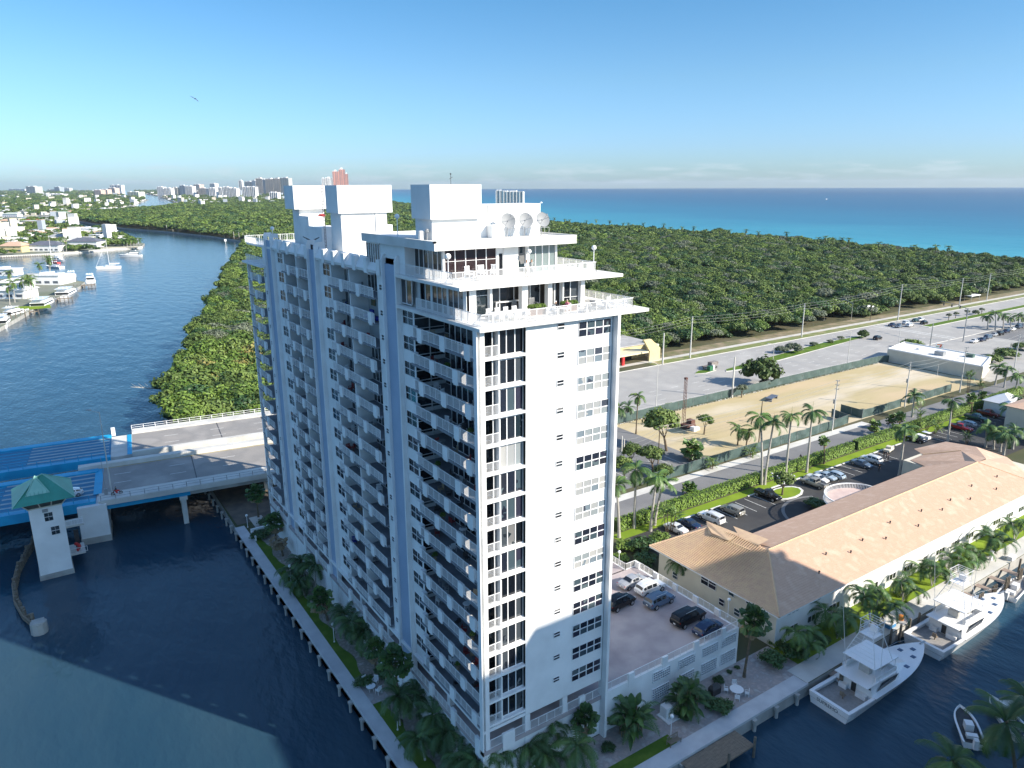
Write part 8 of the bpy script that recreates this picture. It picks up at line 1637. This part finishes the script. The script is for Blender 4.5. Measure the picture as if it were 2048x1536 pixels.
# ---- terrace furniture, lower penthouse
t = thing('dining_table', 'long white dining table on the lower penthouse terrace', 'table', (4.6, 1.9, 51.32)); part_box(t, 'table_top', white2, (-1.9, -.55, .71, 1.9, .55, .76)); [part_box(t, 'leg', white2, (a, b, 0, a+.08, b+.08, .71)) for a in (-1.8, 1.7) for b in (-.5, .42)]
for k in range(4): chair(3.2+k*.95, 1.0, 51.33, pi/2, 'white dining chair on the railing side of the terrace table, %s from left' % ('first', 'second', 'third', 'fourth')[k], grp='terrace dining chairs'); chair(3.2+k*.95, 2.8, 51.33, -pi/2, 'white dining chair on the window side of the terrace table, %s from left' % ('first', 'second', 'third', 'fourth')[k], grp='terrace dining chairs')
leafp = leafme('B', 40)
for k, (x, L_) in enumerate(((8.3, 1.9), (12.2, 2.0))):
    t = thing('planter_box', ('left', 'right')[k]+' brown planter box with green shrubs on the lower penthouse terrace', 'planter', (x, 2.6, 51.32)); part_box(t, 'box', M('planter_brown', (.16, .10, .08), (.13, .085, .07), 1, .7) if k == 0 else bpy.data.materials['planter_brown'], (-L_/2, -.3, 0, L_/2, .3, .6)); [obj('foliage', leafp, t, (q, 0, .5), q*3, (.13, .1, .14)) for q in (-.65, -.2, .25, .7)]
for k, (x, y, rz) in enumerate(((15.0, 1.6, .3), (16.0, 1.0, .2))):
    t = thing('sun_lounger', ('first', 'second')[k]+' white lounger at the right end of the lower penthouse terrace', 'sun lounger', (x, y, 51.33), rz, 'terrace loungers'); part_box(t, 'seat', white2, (-.2, -.33, .3, 1.3, .33, .4)); m = MB(); m.add([(-.2, -.33, .4), (-.2, .33, .4), (-.8, .33, 1.0), (-.8, -.33, 1.0), (-.25, -.33, .32), (-.25, .33, .32), (-.85, .33, .95), (-.85, -.33, .95)], [(0, 1, 2, 3), (7, 6, 5, 4), (3, 2, 6, 7), (0, 3, 7, 4), (1, 5, 6, 2)]); obj('backrest', m, t, mats=white2 if k else M('grey_weave', (.35, .35, .36), (.3, .3, .31), 1, .7)); [part_box(t, 'leg', white2, (a, b, 0, a+.05, b+.05, .3)) for a in (-.15, 1.15) for b in (-.3, .25)]
rtable(10.6, 1.2, 51.33, .5, 'small round table by the seated couple', h=.6); rtable(13.6, .9, 51.33, .5, 'low round grey table by the right planter', greym, .5); rtable(17.2, 1.2, 51.33, .6, 'round white table at the right terrace corner'); chair(17.2, 2.1, 51.33, -1.5, 'white chair behind the corner table of the lower terrace'); chair(18.0, 1.0, 51.33, 3.1, 'white chair right of the corner table of the lower terrace'); chair(12.9, .5, 51.33, 1.2, 'dark wicker stool by the lower terrace railing', greym)
chair(7.2, 4.3, 51.33, -1.3, 'grey armchair in the open penthouse lounge, left', greym, s=1.3); chair(9.3, 4.4, 51.33, -1.5, 'grey armchair in the open penthouse lounge, right', greym, s=1.3)
t = thing('glass_console', 'long white sideboard inside the penthouse lounge', 'sideboard', (6.6, 4.75, 51.33)); part_box(t, 'top', white2, (-1.5, -.1, 1.1, 1.5, .12, 1.2)); part_box(t, 'leg', white2, (-1.5, -.1, 0, -1.4, .12, 1.1)); part_box(t, 'leg', white2, (1.4, -.1, 0, 1.5, .12, 1.1))
for k, (x, y, rz) in enumerate(((3.6, 7.0, -1.2), (5.1, 7.1, -1.6), (6.3, 6.8, -2.2))): chair(x, y, 54.51, rz, ('left', 'middle', 'right')[k]+' white armchair on the upper penthouse terrace', grp='upper terrace armchairs', s=1.35)
rtable(4.4, 6.2, 54.51, .45, 'low white table among the upper terrace armchairs', h=.45)
# things on the roof of the wings
for k, (x, y) in enumerate(((1.5, 56.5), (1.6, 53.5), (1.4, 41.5), (1.5, 38.0), (1.7, 33.0))):
    t = thing('potted_palm', 'small potted palm on the roof of the %s' % ('far wing, first', 'far wing, second', 'far wing beside the dark parasol', 'middle wing, orange one', 'middle wing, round one')[k], 'potted plant', (x, y, 54.35), 0, 'potted plants on the roof'); m = MB(); m.tube((0, 0, 0), (0, 0, .5), .25, .32, 8); obj('pot', m, t, mats=tilep); m = MB(); [frond_geo(m, q*2.4, .8, 1.2, 1.5, 8, .05, .3, .4, c=(0, 0, .6)) for q in range(8)]; obj('leaves', m, t, mats=leafC if k in (1, 3) else frondy)
t = thing('closed_parasol', 'dark closed two-armed parasol on the far wing roof', 'parasol', (1.2, 44.6, 54.35)); m = MB(); m.tube((0, 0, 0), (0, 0, 1.9), .2, .15, 6); m.tube((0, 0, 1.8), (-.9, .7, 2.4), .12, .05, 5); m.tube((0, 0, 1.8), (.9, -.6, 2.3), .12, .05, 5); obj('parasol', m, t, mats=dark)
t = thing('bicycle_rack', 'tangle of white chairs and frames on the middle wing roof', 'roof furniture', (1.4, 27.5, 54.35)); m = MB(); rg = random.Random(1)
for k in range(16): a = (rg.uniform(-.6, .6), rg.uniform(-2, 2), rg.uniform(0, .4)); m.tube(a, (a[0]+rg.uniform(-.4, .4), a[1]+rg.uniform(-.5, .5), a[2]+.9), .03, n=4)
for k in range(3): m.box(-.4, -1.8+k*1.3, .4, .4, -1.1+k*1.3, .48); m.box(.3, -1.8+k*1.3, .48, .38, -1.1+k*1.3, 1.0)
obj('chairs', m, t, mats=white2)
t = thing('roof_post', 'slim white floodlight post on the middle wing roof edge', 'lamp', (1.0, 30.2, 54.35)); m = MB(); m.tube((0, 0, 0), (0, 0, 2.9), .05, n=5); m.ball((0, 0, 3.0), .14, 6, 4); obj('post', m, t, mats=white2)
t = thing('sun_cloth', 'crumpled red cloth on the ledge of the far lift block', 'cloth', (4.9, 50.2, 59.2)); m = MB(); m.ball((0, 0, .1), .5, 7, 4, 0, .4, .3, rg); obj('cloth', m, t, mats=redp)
# balcony furniture: chairs, tables and plants seen between the rails
rg = random.Random(33); used = 0
names = ['top', 'second', 'third', 'fourth', 'fifth', 'sixth', 'seventh', 'eighth', 'ninth', 'tenth', 'eleventh', 'twelfth', 'thirteenth', 'fourteenth', 'lowest']
red2 = M('chair_red', (.25, .03, .03), (.22, .03, .03), 1, .6); tan2 = M('chair_tan', (.35, .27, .18), (.3, .24, .16), 1, .7)
for r, bay, zf in furn:
    for k in range(3):
        y = rg.uniform(1.2, 11.5); x = rg.uniform(.7, 1.5); mt = rg.choice([white2, greym, dark, red2, tan2]); chair(x, y, zf, rg.uniform(0, 6.3), '%s chair, nearest balcony column, %s floor, %s of three' % ({'white_paint': 'white', 'grey_metal': 'grey', 'dark_metal': 'dark', 'chair_red': 'red', 'chair_tan': 'tan'}[mt.name], names[r], ('first', 'second', 'third')[k]), mt, 'balcony chairs of the nearest column')
    if r % 3 == 1: rtable(1.1, rg.uniform(3, 10), zf, .42, 'small round balcony table, %s floor of the nearest balcony column' % names[r], rg.choice([white2, greym]))
    if r % 2:
        t = thing('potted_plant', 'leafy potted plant on the nearest balcony column, %s floor' % names[r], 'potted plant', (.9, rg.uniform(2, 11), zf), 0, 'balcony plants'); m = MB(); m.tube((0, 0, 0), (0, 0, .4), .17, .22, 7); obj('pot', m, t, mats=tan2); obj('leaves', leafp, t, (0, 0, .45), sc=(.1, .1, .16))
for r in ROWS:
    zf = 51.3 if r < 0 else FZ(r)
    for y0, y1, nm in ((22.5, 35.5, 'middle'), (44.5, 55, 'far')):
        k = rg.randrange(2) if nm == 'far' else rg.randrange(1, 3)
        for q in range(k):
            mt = rg.choice([white2, greym, dark, red2, tan2, bluec]); chair(rg.uniform(.7, 1.5), rg.uniform(y0, y1), zf, rg.uniform(0, 6.3), 'balcony chair half hidden by the railing of the %s balcony column' % nm, mt, 'balcony chairs of the %s column' % nm, 1.1)
for k, y in enumerate((25.6, 22.9)):
    t = thing('armchair', ('left', 'right')[k]+' bright blue armchair on the top corner balcony of the middle column', 'armchair', (.9, y, FZ(0)), 0, 'blue balcony armchairs'); part_box(t, 'seat', bluec, (-.45, -.5, .15, .45, .5, .5)); part_box(t, 'backrest', bluec, (.3, -.5, .5, .5, .5, .95))
m = MB(); m.box(0, 0, 0, .04, 1.3, 1.4); t = thing('wall_painting', 'green and orange picture on the back wall of the top middle balcony', 'picture', (2.2, 26.6, FZ(0)+1.1)); obj('canvas', m, t, mats=M('picture_green', (.03, .12, .10), (.20, .10, .03), 1.6, .6, third=(.05, .16, .08)))
# ================================================================ people
def person(x, y, z, rz, lab, top_c, leg_c, hair_c, pose='stand', s=1.0, seat=.45):
    t = thing('person', lab, 'person', (x, y, z), rz)
    if pose == 'stand': J = dict(pel=(0, 0, .95), che=(.02, 0, 1.3), nek=(.03, 0, 1.48), hd=(.05, 0, 1.62), ht=(.05, 0, 1.76), kl=(.04, .10, .5), fl=(0, .12, .05), tl=(.17, .12, .03), kr=(.0, -.10, .5), fr=(-.06, -.12, .05), tr=(.12, -.12, .03), sl=(0, .19, 1.4), el=(-.02, .25, 1.12), wl=(.1, .25, .88), sr=(0, -.19, 1.4), er=(.02, -.26, 1.14), wr=(.2, -.2, 1.02))
    elif pose == 'walk': J = dict(pel=(0, 0, .93), che=(.03, 0, 1.28), nek=(.05, 0, 1.46), hd=(.08, 0, 1.6), ht=(.08, 0, 1.74), kl=(.22, .09, .52), fl=(.3, .1, .08), tl=(.46, .1, .07), kr=(-.05, -.09, .5), fr=(-.34, -.1, .1), tr=(-.2, -.1, .03), sl=(.02, .19, 1.38), el=(-.1, .24, 1.12), wl=(-.02, .24, .9), sr=(.02, -.19, 1.38), er=(.12, -.24, 1.12), wr=(.28, -.22, .98))
    else: J = dict(pel=(0, 0, seat+.1), che=(-.02, 0, seat+.45), nek=(0, 0, seat+.62), hd=(.04, 0, seat+.76), ht=(.04, 0, seat+.9), kl=(.42, .11, seat+.08), fl=(.45, .12, .06), tl=(.6, .12, .04), kr=(.42, -.11, seat+.08), fr=(.45, -.12, .06), tr=(.6, -.12, .04), sl=(0, .19, seat+.55), el=(.1, .25, seat+.3), wl=(.32, .2, seat+.3), sr=(0, -.19, seat+.55), er=(.1, -.25, seat+.3), wr=(.32, -.2, seat+.3))
    names_ = list(J); idx = {k: i for i, k in enumerate(names_)}; me = bpy.data.meshes.new('body')
    E_ = [('pel', 'che'), ('che', 'nek'), ('nek', 'hd'), ('hd', 'ht'), ('pel', 'kl'), ('kl', 'fl'), ('fl', 'tl'), ('pel', 'kr'), ('kr', 'fr'), ('fr', 'tr'), ('che', 'sl'), ('sl', 'el'), ('el', 'wl'), ('che', 'sr'), ('sr', 'er'), ('er', 'wr')]
    me.from_pydata([J[k] for k in names_], [(idx[a], idx[b]) for a, b in E_], []); o = bpy.data.objects.new('body_rig', me); COL.objects.link(o)
    md = o.modifiers.new('skin', 'SKIN'); R_ = dict(pel=.15, che=.15, nek=.06, hd=.1, ht=.075, kl=.07, kr=.07, fl=.045, fr=.045, tl=.035, tr=.035, sl=.065, sr=.065, el=.045, er=.045, wl=.032, wr=.032)
    for k in names_: me.skin_vertices[0].data[idx[k]].radius = (R_[k], R_[k]*(.75 if k in ('che', 'pel') else 1)); me.skin_vertices[0].data[idx[k]].use_root = k == 'pel'
    o.modifiers.new('sub', 'SUBSURF').levels = 1; dg = bpy.context.evaluated_depsgraph_get(); m2 = bpy.data.meshes.new_from_object(o.evaluated_get(dg)); bpy.data.objects.remove(o)
    m2.name = 'body'; m2.materials.clear()
    for c, nm in ((top_c, 'shirt'), (leg_c, 'trousers'), (None, ''), (hair_c, 'hair')):
        k = 'cloth_%s_%s' % (nm, '_'.join('%02d' % int(v*99) for v in c)) if c else 'skin'; m2.materials.append(bpy.data.materials.get(k) or M(k, c, tuple(v*.9 for v in c), 3, .8))
    hz = J['hd'][2]
    for p in m2.polygons:
        c = p.center; p.use_smooth = True
        if c.z > hz-.02 and (c.x < J['hd'][0]+.02 or c.z > hz+.07): p.material_index = 3
        elif c.z > J['nek'][2]-.03: p.material_index = 2
        elif pose != 'sit' and (c.z < .12 or (abs(c.y) > .17 and c.z < 1.1 and c.z > .8)): p.material_index = 2 if c.z > .12 else 3
        elif c.z < J['pel'][2]+.03 or (pose == 'sit' and c.x > .2 and c.z < seat+.2): p.material_index = 1
        else: p.material_index = 0
    obj('body', m2, t, sc=s)
    m = MB(); q = J['hd']; m.ball((q[0]+.095, 0, q[2]-.02), .018, 5, 3); m.ball((q[0]+.02, .1, q[2]), .022, 5, 3); m.ball((q[0]+.02, -.1, q[2]), .022, 5, 3); obj('face_features', m, t, mats=skin, sc=s)
    m = MB()
    for w in ('wl', 'wr'):
        q = Vector(J[w]); e = Vector(J['el' if w == 'wl' else 'er']); d = (q-e).normalized(); sd_ = Vector((0, 0, 1)).cross(d).normalized(); up_ = d.cross(sd_)
        m.tube(q, q+d*.07, .03, .036, 6)
        for f in range(4): a = q+d*.07+sd_*(-.027+.018*f); l_ = (.055, .068, .064, .05)[f]; m.path([a, a+d*l_*.6-up_*.008, a+d*l_-up_*.025], [.009, .008, .006], 5)
        a = q+d*.025+sd_*.03; m.path([a, a+d*.03+sd_*.025, a+d*.06+sd_*.03], [.01, .009, .007], 5)
    obj('hands', m, t, mats=skin, sc=s); return t
W_, K_, G_ = (.7, .7, .7), (.03, .03, .035), (.3, .32, .34)
person(9.25, 5.6, 54.51, -1.4, 'person in white shirt and shorts standing on the upper terrace', W_, (.4, .36, .3), (.15, .1, .06)); person(9.95, 5.7, 54.51, -2.0, 'person in patterned grey shirt standing beside the white-shirted one', (.35, .37, .36), (.3, .3, .3), (.1, .08, .06))
chair(9.8, 1.5, 51.33, 0, 'chair under the seated person in dark jacket on the lower terrace'); chair(11.3, 1.6, 51.33, pi, 'chair under the seated person in pink on the lower terrace')
person(9.8, 1.5, 51.33, 0, 'seated person in dark jacket and white cap on the lower terrace', K_, K_, W_, 'sit'); person(11.3, 1.6, 51.33, pi, 'seated person in pink top on the lower terrace', (.6, .2, .25), G_, (.5, .45, .4), 'sit')
person(110.8, 40.9, GZ+.01, pi, 'person in dark clothes walking on the side road by the hedge', K_, K_, K_, 'walk', 1.05)
for k, (x, y, lab, c) in enumerate(((128.9, 31.5, 'person in black standing nearest the white SUV in the car park', K_), (127.6, 29.7, 'person in dark clothes right of the group in the car park', (.06, .06, .08)), (126.6, 31.4, 'person in dark clothes left in the car park group', (.05, .05, .06)), (119.5, 27.2, 'person standing alone in the shade of the car park', K_), (128.4, 30.6, 'person with light cap in the middle of the car park group', (.08, .07, .07)))): person(x, y, GZ+.01, k*1.3, lab, c, K_, K_ if k != 4 else W_)
t = thing('motorcycle', 'small red motorcycle on the bridge sidewalk lane by the railing', 'motorcycle', (-22.9, 93.6, 7.52), 3.2)
m = MB(); m.path([(-.5, 0, .75), (0, 0, .85), (.45, 0, .95)], [.12, .2, .1], 6); m.tube((-.1, 0, .35), (.2, 0, .75), .18, .18, 6); m.tube((.45, 0, .95), (.72, 0, .33), .04, n=5); m.tube((.4, -.3, 1.05), (.4, .3, 1.05), .025, n=4); obj('body', m, t, mats=redp)
for a in (-.65, .72): obj('wheel', _rc['wheel'], t, (a, 0, .32), sc=(.95, .5, .95))
person(-23.0, 93.6, 7.55, 3.2, 'rider in black on the small red motorcycle', K_, K_, K_, 'sit', 1.0, .75)
t = thing('red_life_vests', 'red equipment hanging at the lower gallery of the tender house', 'equipment', (-30.6, 84.2, 2.25)); m = MB(); [m.ball((rg.uniform(-.3, .3), rg.uniform(-.2, .2), .3+.3*k), .32, 6, 4, 0, .9, .3, rg) for k in range(5)]; obj('vests', m, t, mats=redp)
person(18.0, -2.2, GZ+.01, 1.0, 'person in blue standing behind the round fan palm by the arcade', (.03, .12, .25), (.03, .05, .1), K_)
t = thing('bird', 'small dark bird gliding high in the sky', 'bird', (-32.41+26.0, -54.07+123.8, 76.0), .6); m = MB(); m.ball((0, 0, 0), .12, 6, 4, 0, .8); m.add([(0, .08, .02), (.12, .5, .28), (-.05, .95, .42), (-.18, .5, .25), (0, -.08, .02), (.1, -.4, -.25), (-.05, -.7, -.5), (-.15, -.4, -.25), (-.1, 0, 0), (-.45, .1, -.03), (-.45, -.1, -.03), (.2, 0, 0)], [(0, 1, 2, 3), (4, 7, 6, 5), (8, 9, 10)]); m.tube((.05, 0, 0), (.25, 0, .03), .05, .02, 5); obj('body', m, t, mats=dark)
# ================================================================ far town
tint = dict(w=(.72, .72, .72), c=(.62, .56, .46), b=(.35, .40, .46), p=(.60, .45, .38), t=(.52, .47, .42), g=(.42, .44, .42), y=(.55, .58, .44), r=(.55, .27, .22), s=(.62, .60, .56))
tm = {k: M('tower_'+k, v, tuple(a*.9 for a in v), .02, .8) for k, v in tint.items()}; winm = M('far_window', (.07, .09, .12), (.12, .14, .17), .05, .3)
_o = 'first second third fourth fifth sixth seventh eighth ninth'.split(); _t = 'tenth eleventh twelfth thirteenth fourteenth fifteenth sixteenth seventeenth eighteenth nineteenth'.split()
ordn = _o+_t+[v for d_ in ('twent', 'thirt', 'fort', 'fift') for v in [d_+'ieth']+[d_+'y-'+q for q in _o]]
cn = dict(w='white', c='cream', b='blue-grey', p='pinkish', t='tan', g='greenish', y='pale yellow', r='reddish brick', s='grey-white')
order = sorted(range(len(SKY)), key=lambda i: atan2(SKY[i][0]-CAMP[0], SKY[i][1]-CAMP[1]))
for rank, i in enumerate(order):
    ax, ay, bx, by, h, c = SKY[i]; w = hypot(bx-ax, by-ay); rz = atan2(by-ay, bx-ax); d = w*.7 if w < 120 else 40
    t = thing('far_tower', '%s tower of the far skyline, %s building from the left' % (cn[c], ordn[rank]), 'tower block' if h > 25 else 'building', (ax, ay, GZ), rz, 'far skyline buildings')
    m = MB(); m.box(0, 0, 0, w, d, h); obj('wall', m, t, mats=tm[c]); m = MB(); m.box(w*.3, d*.2, h, w*.65, d*.7, h+max(3, h*.06)); m.box(w*.05, d*.1, h, w*.2, d*.5, h+3); obj('roof_house', m, t, mats=tm['w'])
    nf = max(2, min(26, int(h/3.3))); nb = max(2, min(7, int(w/9))); m = MB(); f_ = MB()
    for k in range(nf):
        z = h*(k+.25)/nf
        for q in range(nb):
            a = w*(q+.12)/nb; b = w*(q+.88-.3*((q+rank) % 2))/nb; m.box(a, -.25, z, b, -.05, z+h/nf*.5, skip='n')
        m.box(-.25, d*.15, z, -.05, d*.8, z+h/nf*.5, skip='e')
    obj('window_row', m, t, mats=winm)
    for q in range(nb+1): f_.box(w*q/nb-.5, -1.6, 0, w*q/nb+.5, 0, h, skip='n')
    if c in 'wts': obj('balcony_wall', f_, t, mats=tm[c] if c == 't' else tm['w'])
hm = dict(tan=(tile, yellowp), slate=(M('slate', (.10, .11, .14), (.13, .14, .17), .3, .7), white2), slate2=None, grey=(M('grey_shingle', (.30, .31, .31), (.36, .37, .36), .3, .8), white2), whitebox=(white2, white2), bluew=(white2, white2), flat=(white2, cream), orange=(tile, cream), red=(redp, white2), pale=(M('pale_green_roof', (.45, .50, .44), (.4, .45, .4), .3, .8), white2), greeng=(M('green_roof', (.20, .28, .22), (.18, .25, .2), .3, .8), cream), greyw=None, whiteh=(white2, white2)); hm['slate2'] = hm['slate']; hm['greyw'] = hm['grey']
def house(x0, y0, x1, y1, h, c, lab, grp=None, detail=True):
    w = hypot(x1-x0, y1-y0); rz = atan2(y1-y0, x1-x0); h = max(3.5, min(h, 10)); h *= (.8 if y0 < 700 else 1); d = min(16, w*.7); rm, wm_ = hm[c]
    t = thing('house', lab, 'house', (x0, y0, GZ), rz, grp); flat = c in ('whitebox', 'flat', 'bluew'); hw = h if flat else h*.62; m = MB(); m.box(0, 0, 0, w, d, hw); obj('wall', m, t, mats=wm_)
    m = MB()
    if flat: m.box(-.6, -.8, hw, w+.6, d+.6, hw+.35); m.box(w*.15, d*.2, hw+.35, w*.5, d*.8, hw+1.6) if c == 'whitebox' else 0
    else: m.add([(-1, -1, hw), (w+1, -1, hw), (w+1, d+1, hw), (-1, d+1, hw), (w*.25, d/2, h), (w*.75, d/2, h)], [(0, 1, 5, 4), (1, 2, 5), (2, 3, 4, 5), (3, 0, 4), (3, 2, 1, 0)])
    obj('roof', m, t, mats=rm)
    if detail:
        for k in range(max(2, int(w/5))):
            for f in range(max(1, int(hw/3.2))): m = MB(); m.box(w*(k+.2)/max(2, int(w/5)), -.08, 1+f*3, w*(k+.8)/max(2, int(w/5)), -.02, 2.6+f*3); obj('window', m, t, mats=bluep if c == 'bluew' else winm)
    return t
for a in HOUSES: house(*a[:6], a[6], 'houses of the far point and cove')
for a in NHOUSES: house(*a[:6], a[6], 'houses by the near docks')
# docks, seawalls and lawns of the west bank
m = MB(); m.box(-43, 790.5, .2, -3, 793, 1.7); struct('quay', m, concl); m = MB(); m.add([(-3, 794.5, 1.7), (84, 834, 1.7), (82, 838, 1.7), (-3, 798, 1.7), (-3, 794.5, -1), (84, 834, -1)], [(0, 1, 2, 3), (4, 5, 1, 0)]); struct('quay', m, concl)
for k in range(22):
    t = thing('dock_pile', 'dark pile in the row under the far waterfront quay', 'pile', (-42+k*1.9, 790.3, 0), 0, 'piles under the far quay'); m = MB(); m.box(-.35, -.3, -1, .35, .3, 1.2); obj('pile', m, t, mats=piling)
for k, (x0, y0, x1, y1) in enumerate(((-3, 500, 9, 505), (-18, 440, -8, 443), (-34, 396, -26, 398))):
    t = thing('wooden_dock', ('pier at the dock tip between the yachts', 'dock between the large white yachts', 'short dock at the mooring piles')[k], 'dock', (x0, y0, 0)); m = MB(); m.box(0, 0, 1.3, x1-x0, y1-y0, 1.55); obj('deck', m, t, mats=wood); m = MB(); [m.tube((q*2, -.2, -1), (q*2, -.2, 2.6), .2, n=5) for q in range(int((x1-x0)/2)+1)]; obj('pile', m, t, mats=piling)
for k, (x, y) in enumerate(((-41, 372), (-38, 375), (-36, 378), (-39, 369), (-34, 384), (-32, 388))):
    t = thing('mooring_pile', 'mooring pile in the water by the boats at the bottom of the left docks', 'mooring pile', (x, y, 0), 0, 'piles by the left docks'); m = MB(); m.tube((0, 0, -1), (0, 0, 4), .25, n=6); obj('pile', m, t, mats=piling)
rect('lawn', -36, 403, -20, 418, GZ+.02, grassb); rect('sand_spit', 44, 826, 80, 842, GZ+.02, beach)
# scattered far suburbs: trees and pale roofs, one mass
rg = random.Random(77); P_ = []; fh = MB()
def onland(x, y):
    if x < -43+0 and y < 2000 and 793 < y < 1690: return True
    if 800 < y < 1680: return x < (60 if y > 1217 else 84 if y > 840 else 40)
    if 330 < y < 560: return x < -18 if y > 420 else x < -34
    if y >= 2030: return x < 84+(y-1965)*.30 if y < 2690 else x < 304+(y-2690)*.175 if y < 4250 else x < 590+(y-4250)*.05
    return False
for k in range(26000):
    y = 800*exp_(rg.random()*2.9) if 0 else 800*math.exp(rg.random()*2.75); x = CAMP[0]+(y-CAMP[1])*math.tan(rg.uniform(-.03, .62))
    west = onland(x, y) and x > -.04*y-60; east = y > 2350 and bankx(min(y, 14000))+15 < x < shorex(min(y, 14000))-40
    if not (west or east): continue
    s = (.8+y/3000)
    if y < 1000 and any(abs(x-(a[0]+a[2])/2) < 18 and -34 < y-a[1] < 22 for a in HOUSES[:8]) and rg.random() < .85: continue
    if rg.random() < (.66 if y < 1700 else .58): P_.append((x, y, GZ+rg.uniform(-1, 2.0), s*rg.uniform(.8, 1.5), rg.uniform(0, 6.28)))
    elif y > 880:
        w, d, h = rg.uniform(8, 19)*s*.62, rg.uniform(7, 13)*s*.62, rg.uniform(3.5, 6.5)+(rg.random() < .05)*rg.uniform(6, 18); a = rg.uniform(0, 3.1); c_ = rg.choice((0, 0, 0, 0, 1, 2, 3)); fh.obox((x, y, GZ), (w, d, h), a, c_); fh.obox((x, y, GZ+h), (w*1.04, d*1.04, .5), a, rg.choice((0, 0, 0, 3, 4)))
scatter('suburb_trees', P_, far_kinds, 'trees of the hazy far suburbs')
stuff('suburb_roofs', fh, [tm['w'], tm['c'], tm['b'], tm['s'], tilep], 'countless pale roofs of the hazy far suburbs')
# ---------------------------------------------------------------- haze
m = MB(); m.box(CAMP[0]-17500, CAMP[1]-17500, -3, CAMP[0]+17500, CAMP[1]+17500, 160)
hz = bpy.data.materials.new('haze'); hz.use_nodes = True; hn = hz.node_tree.nodes; hn.clear(); ho = hn.new('ShaderNodeOutputMaterial'); hv = hn.new('ShaderNodeVolumePrincipled'); hv.inputs['Density'].default_value = .000035; hv.inputs['Color'].default_value = (.85, .92, 1, 1); hv.inputs['Anisotropy'].default_value = .3; hz.node_tree.links.new(hv.outputs[0], ho.inputs['Volume'])
stuff('haze', m, hz)
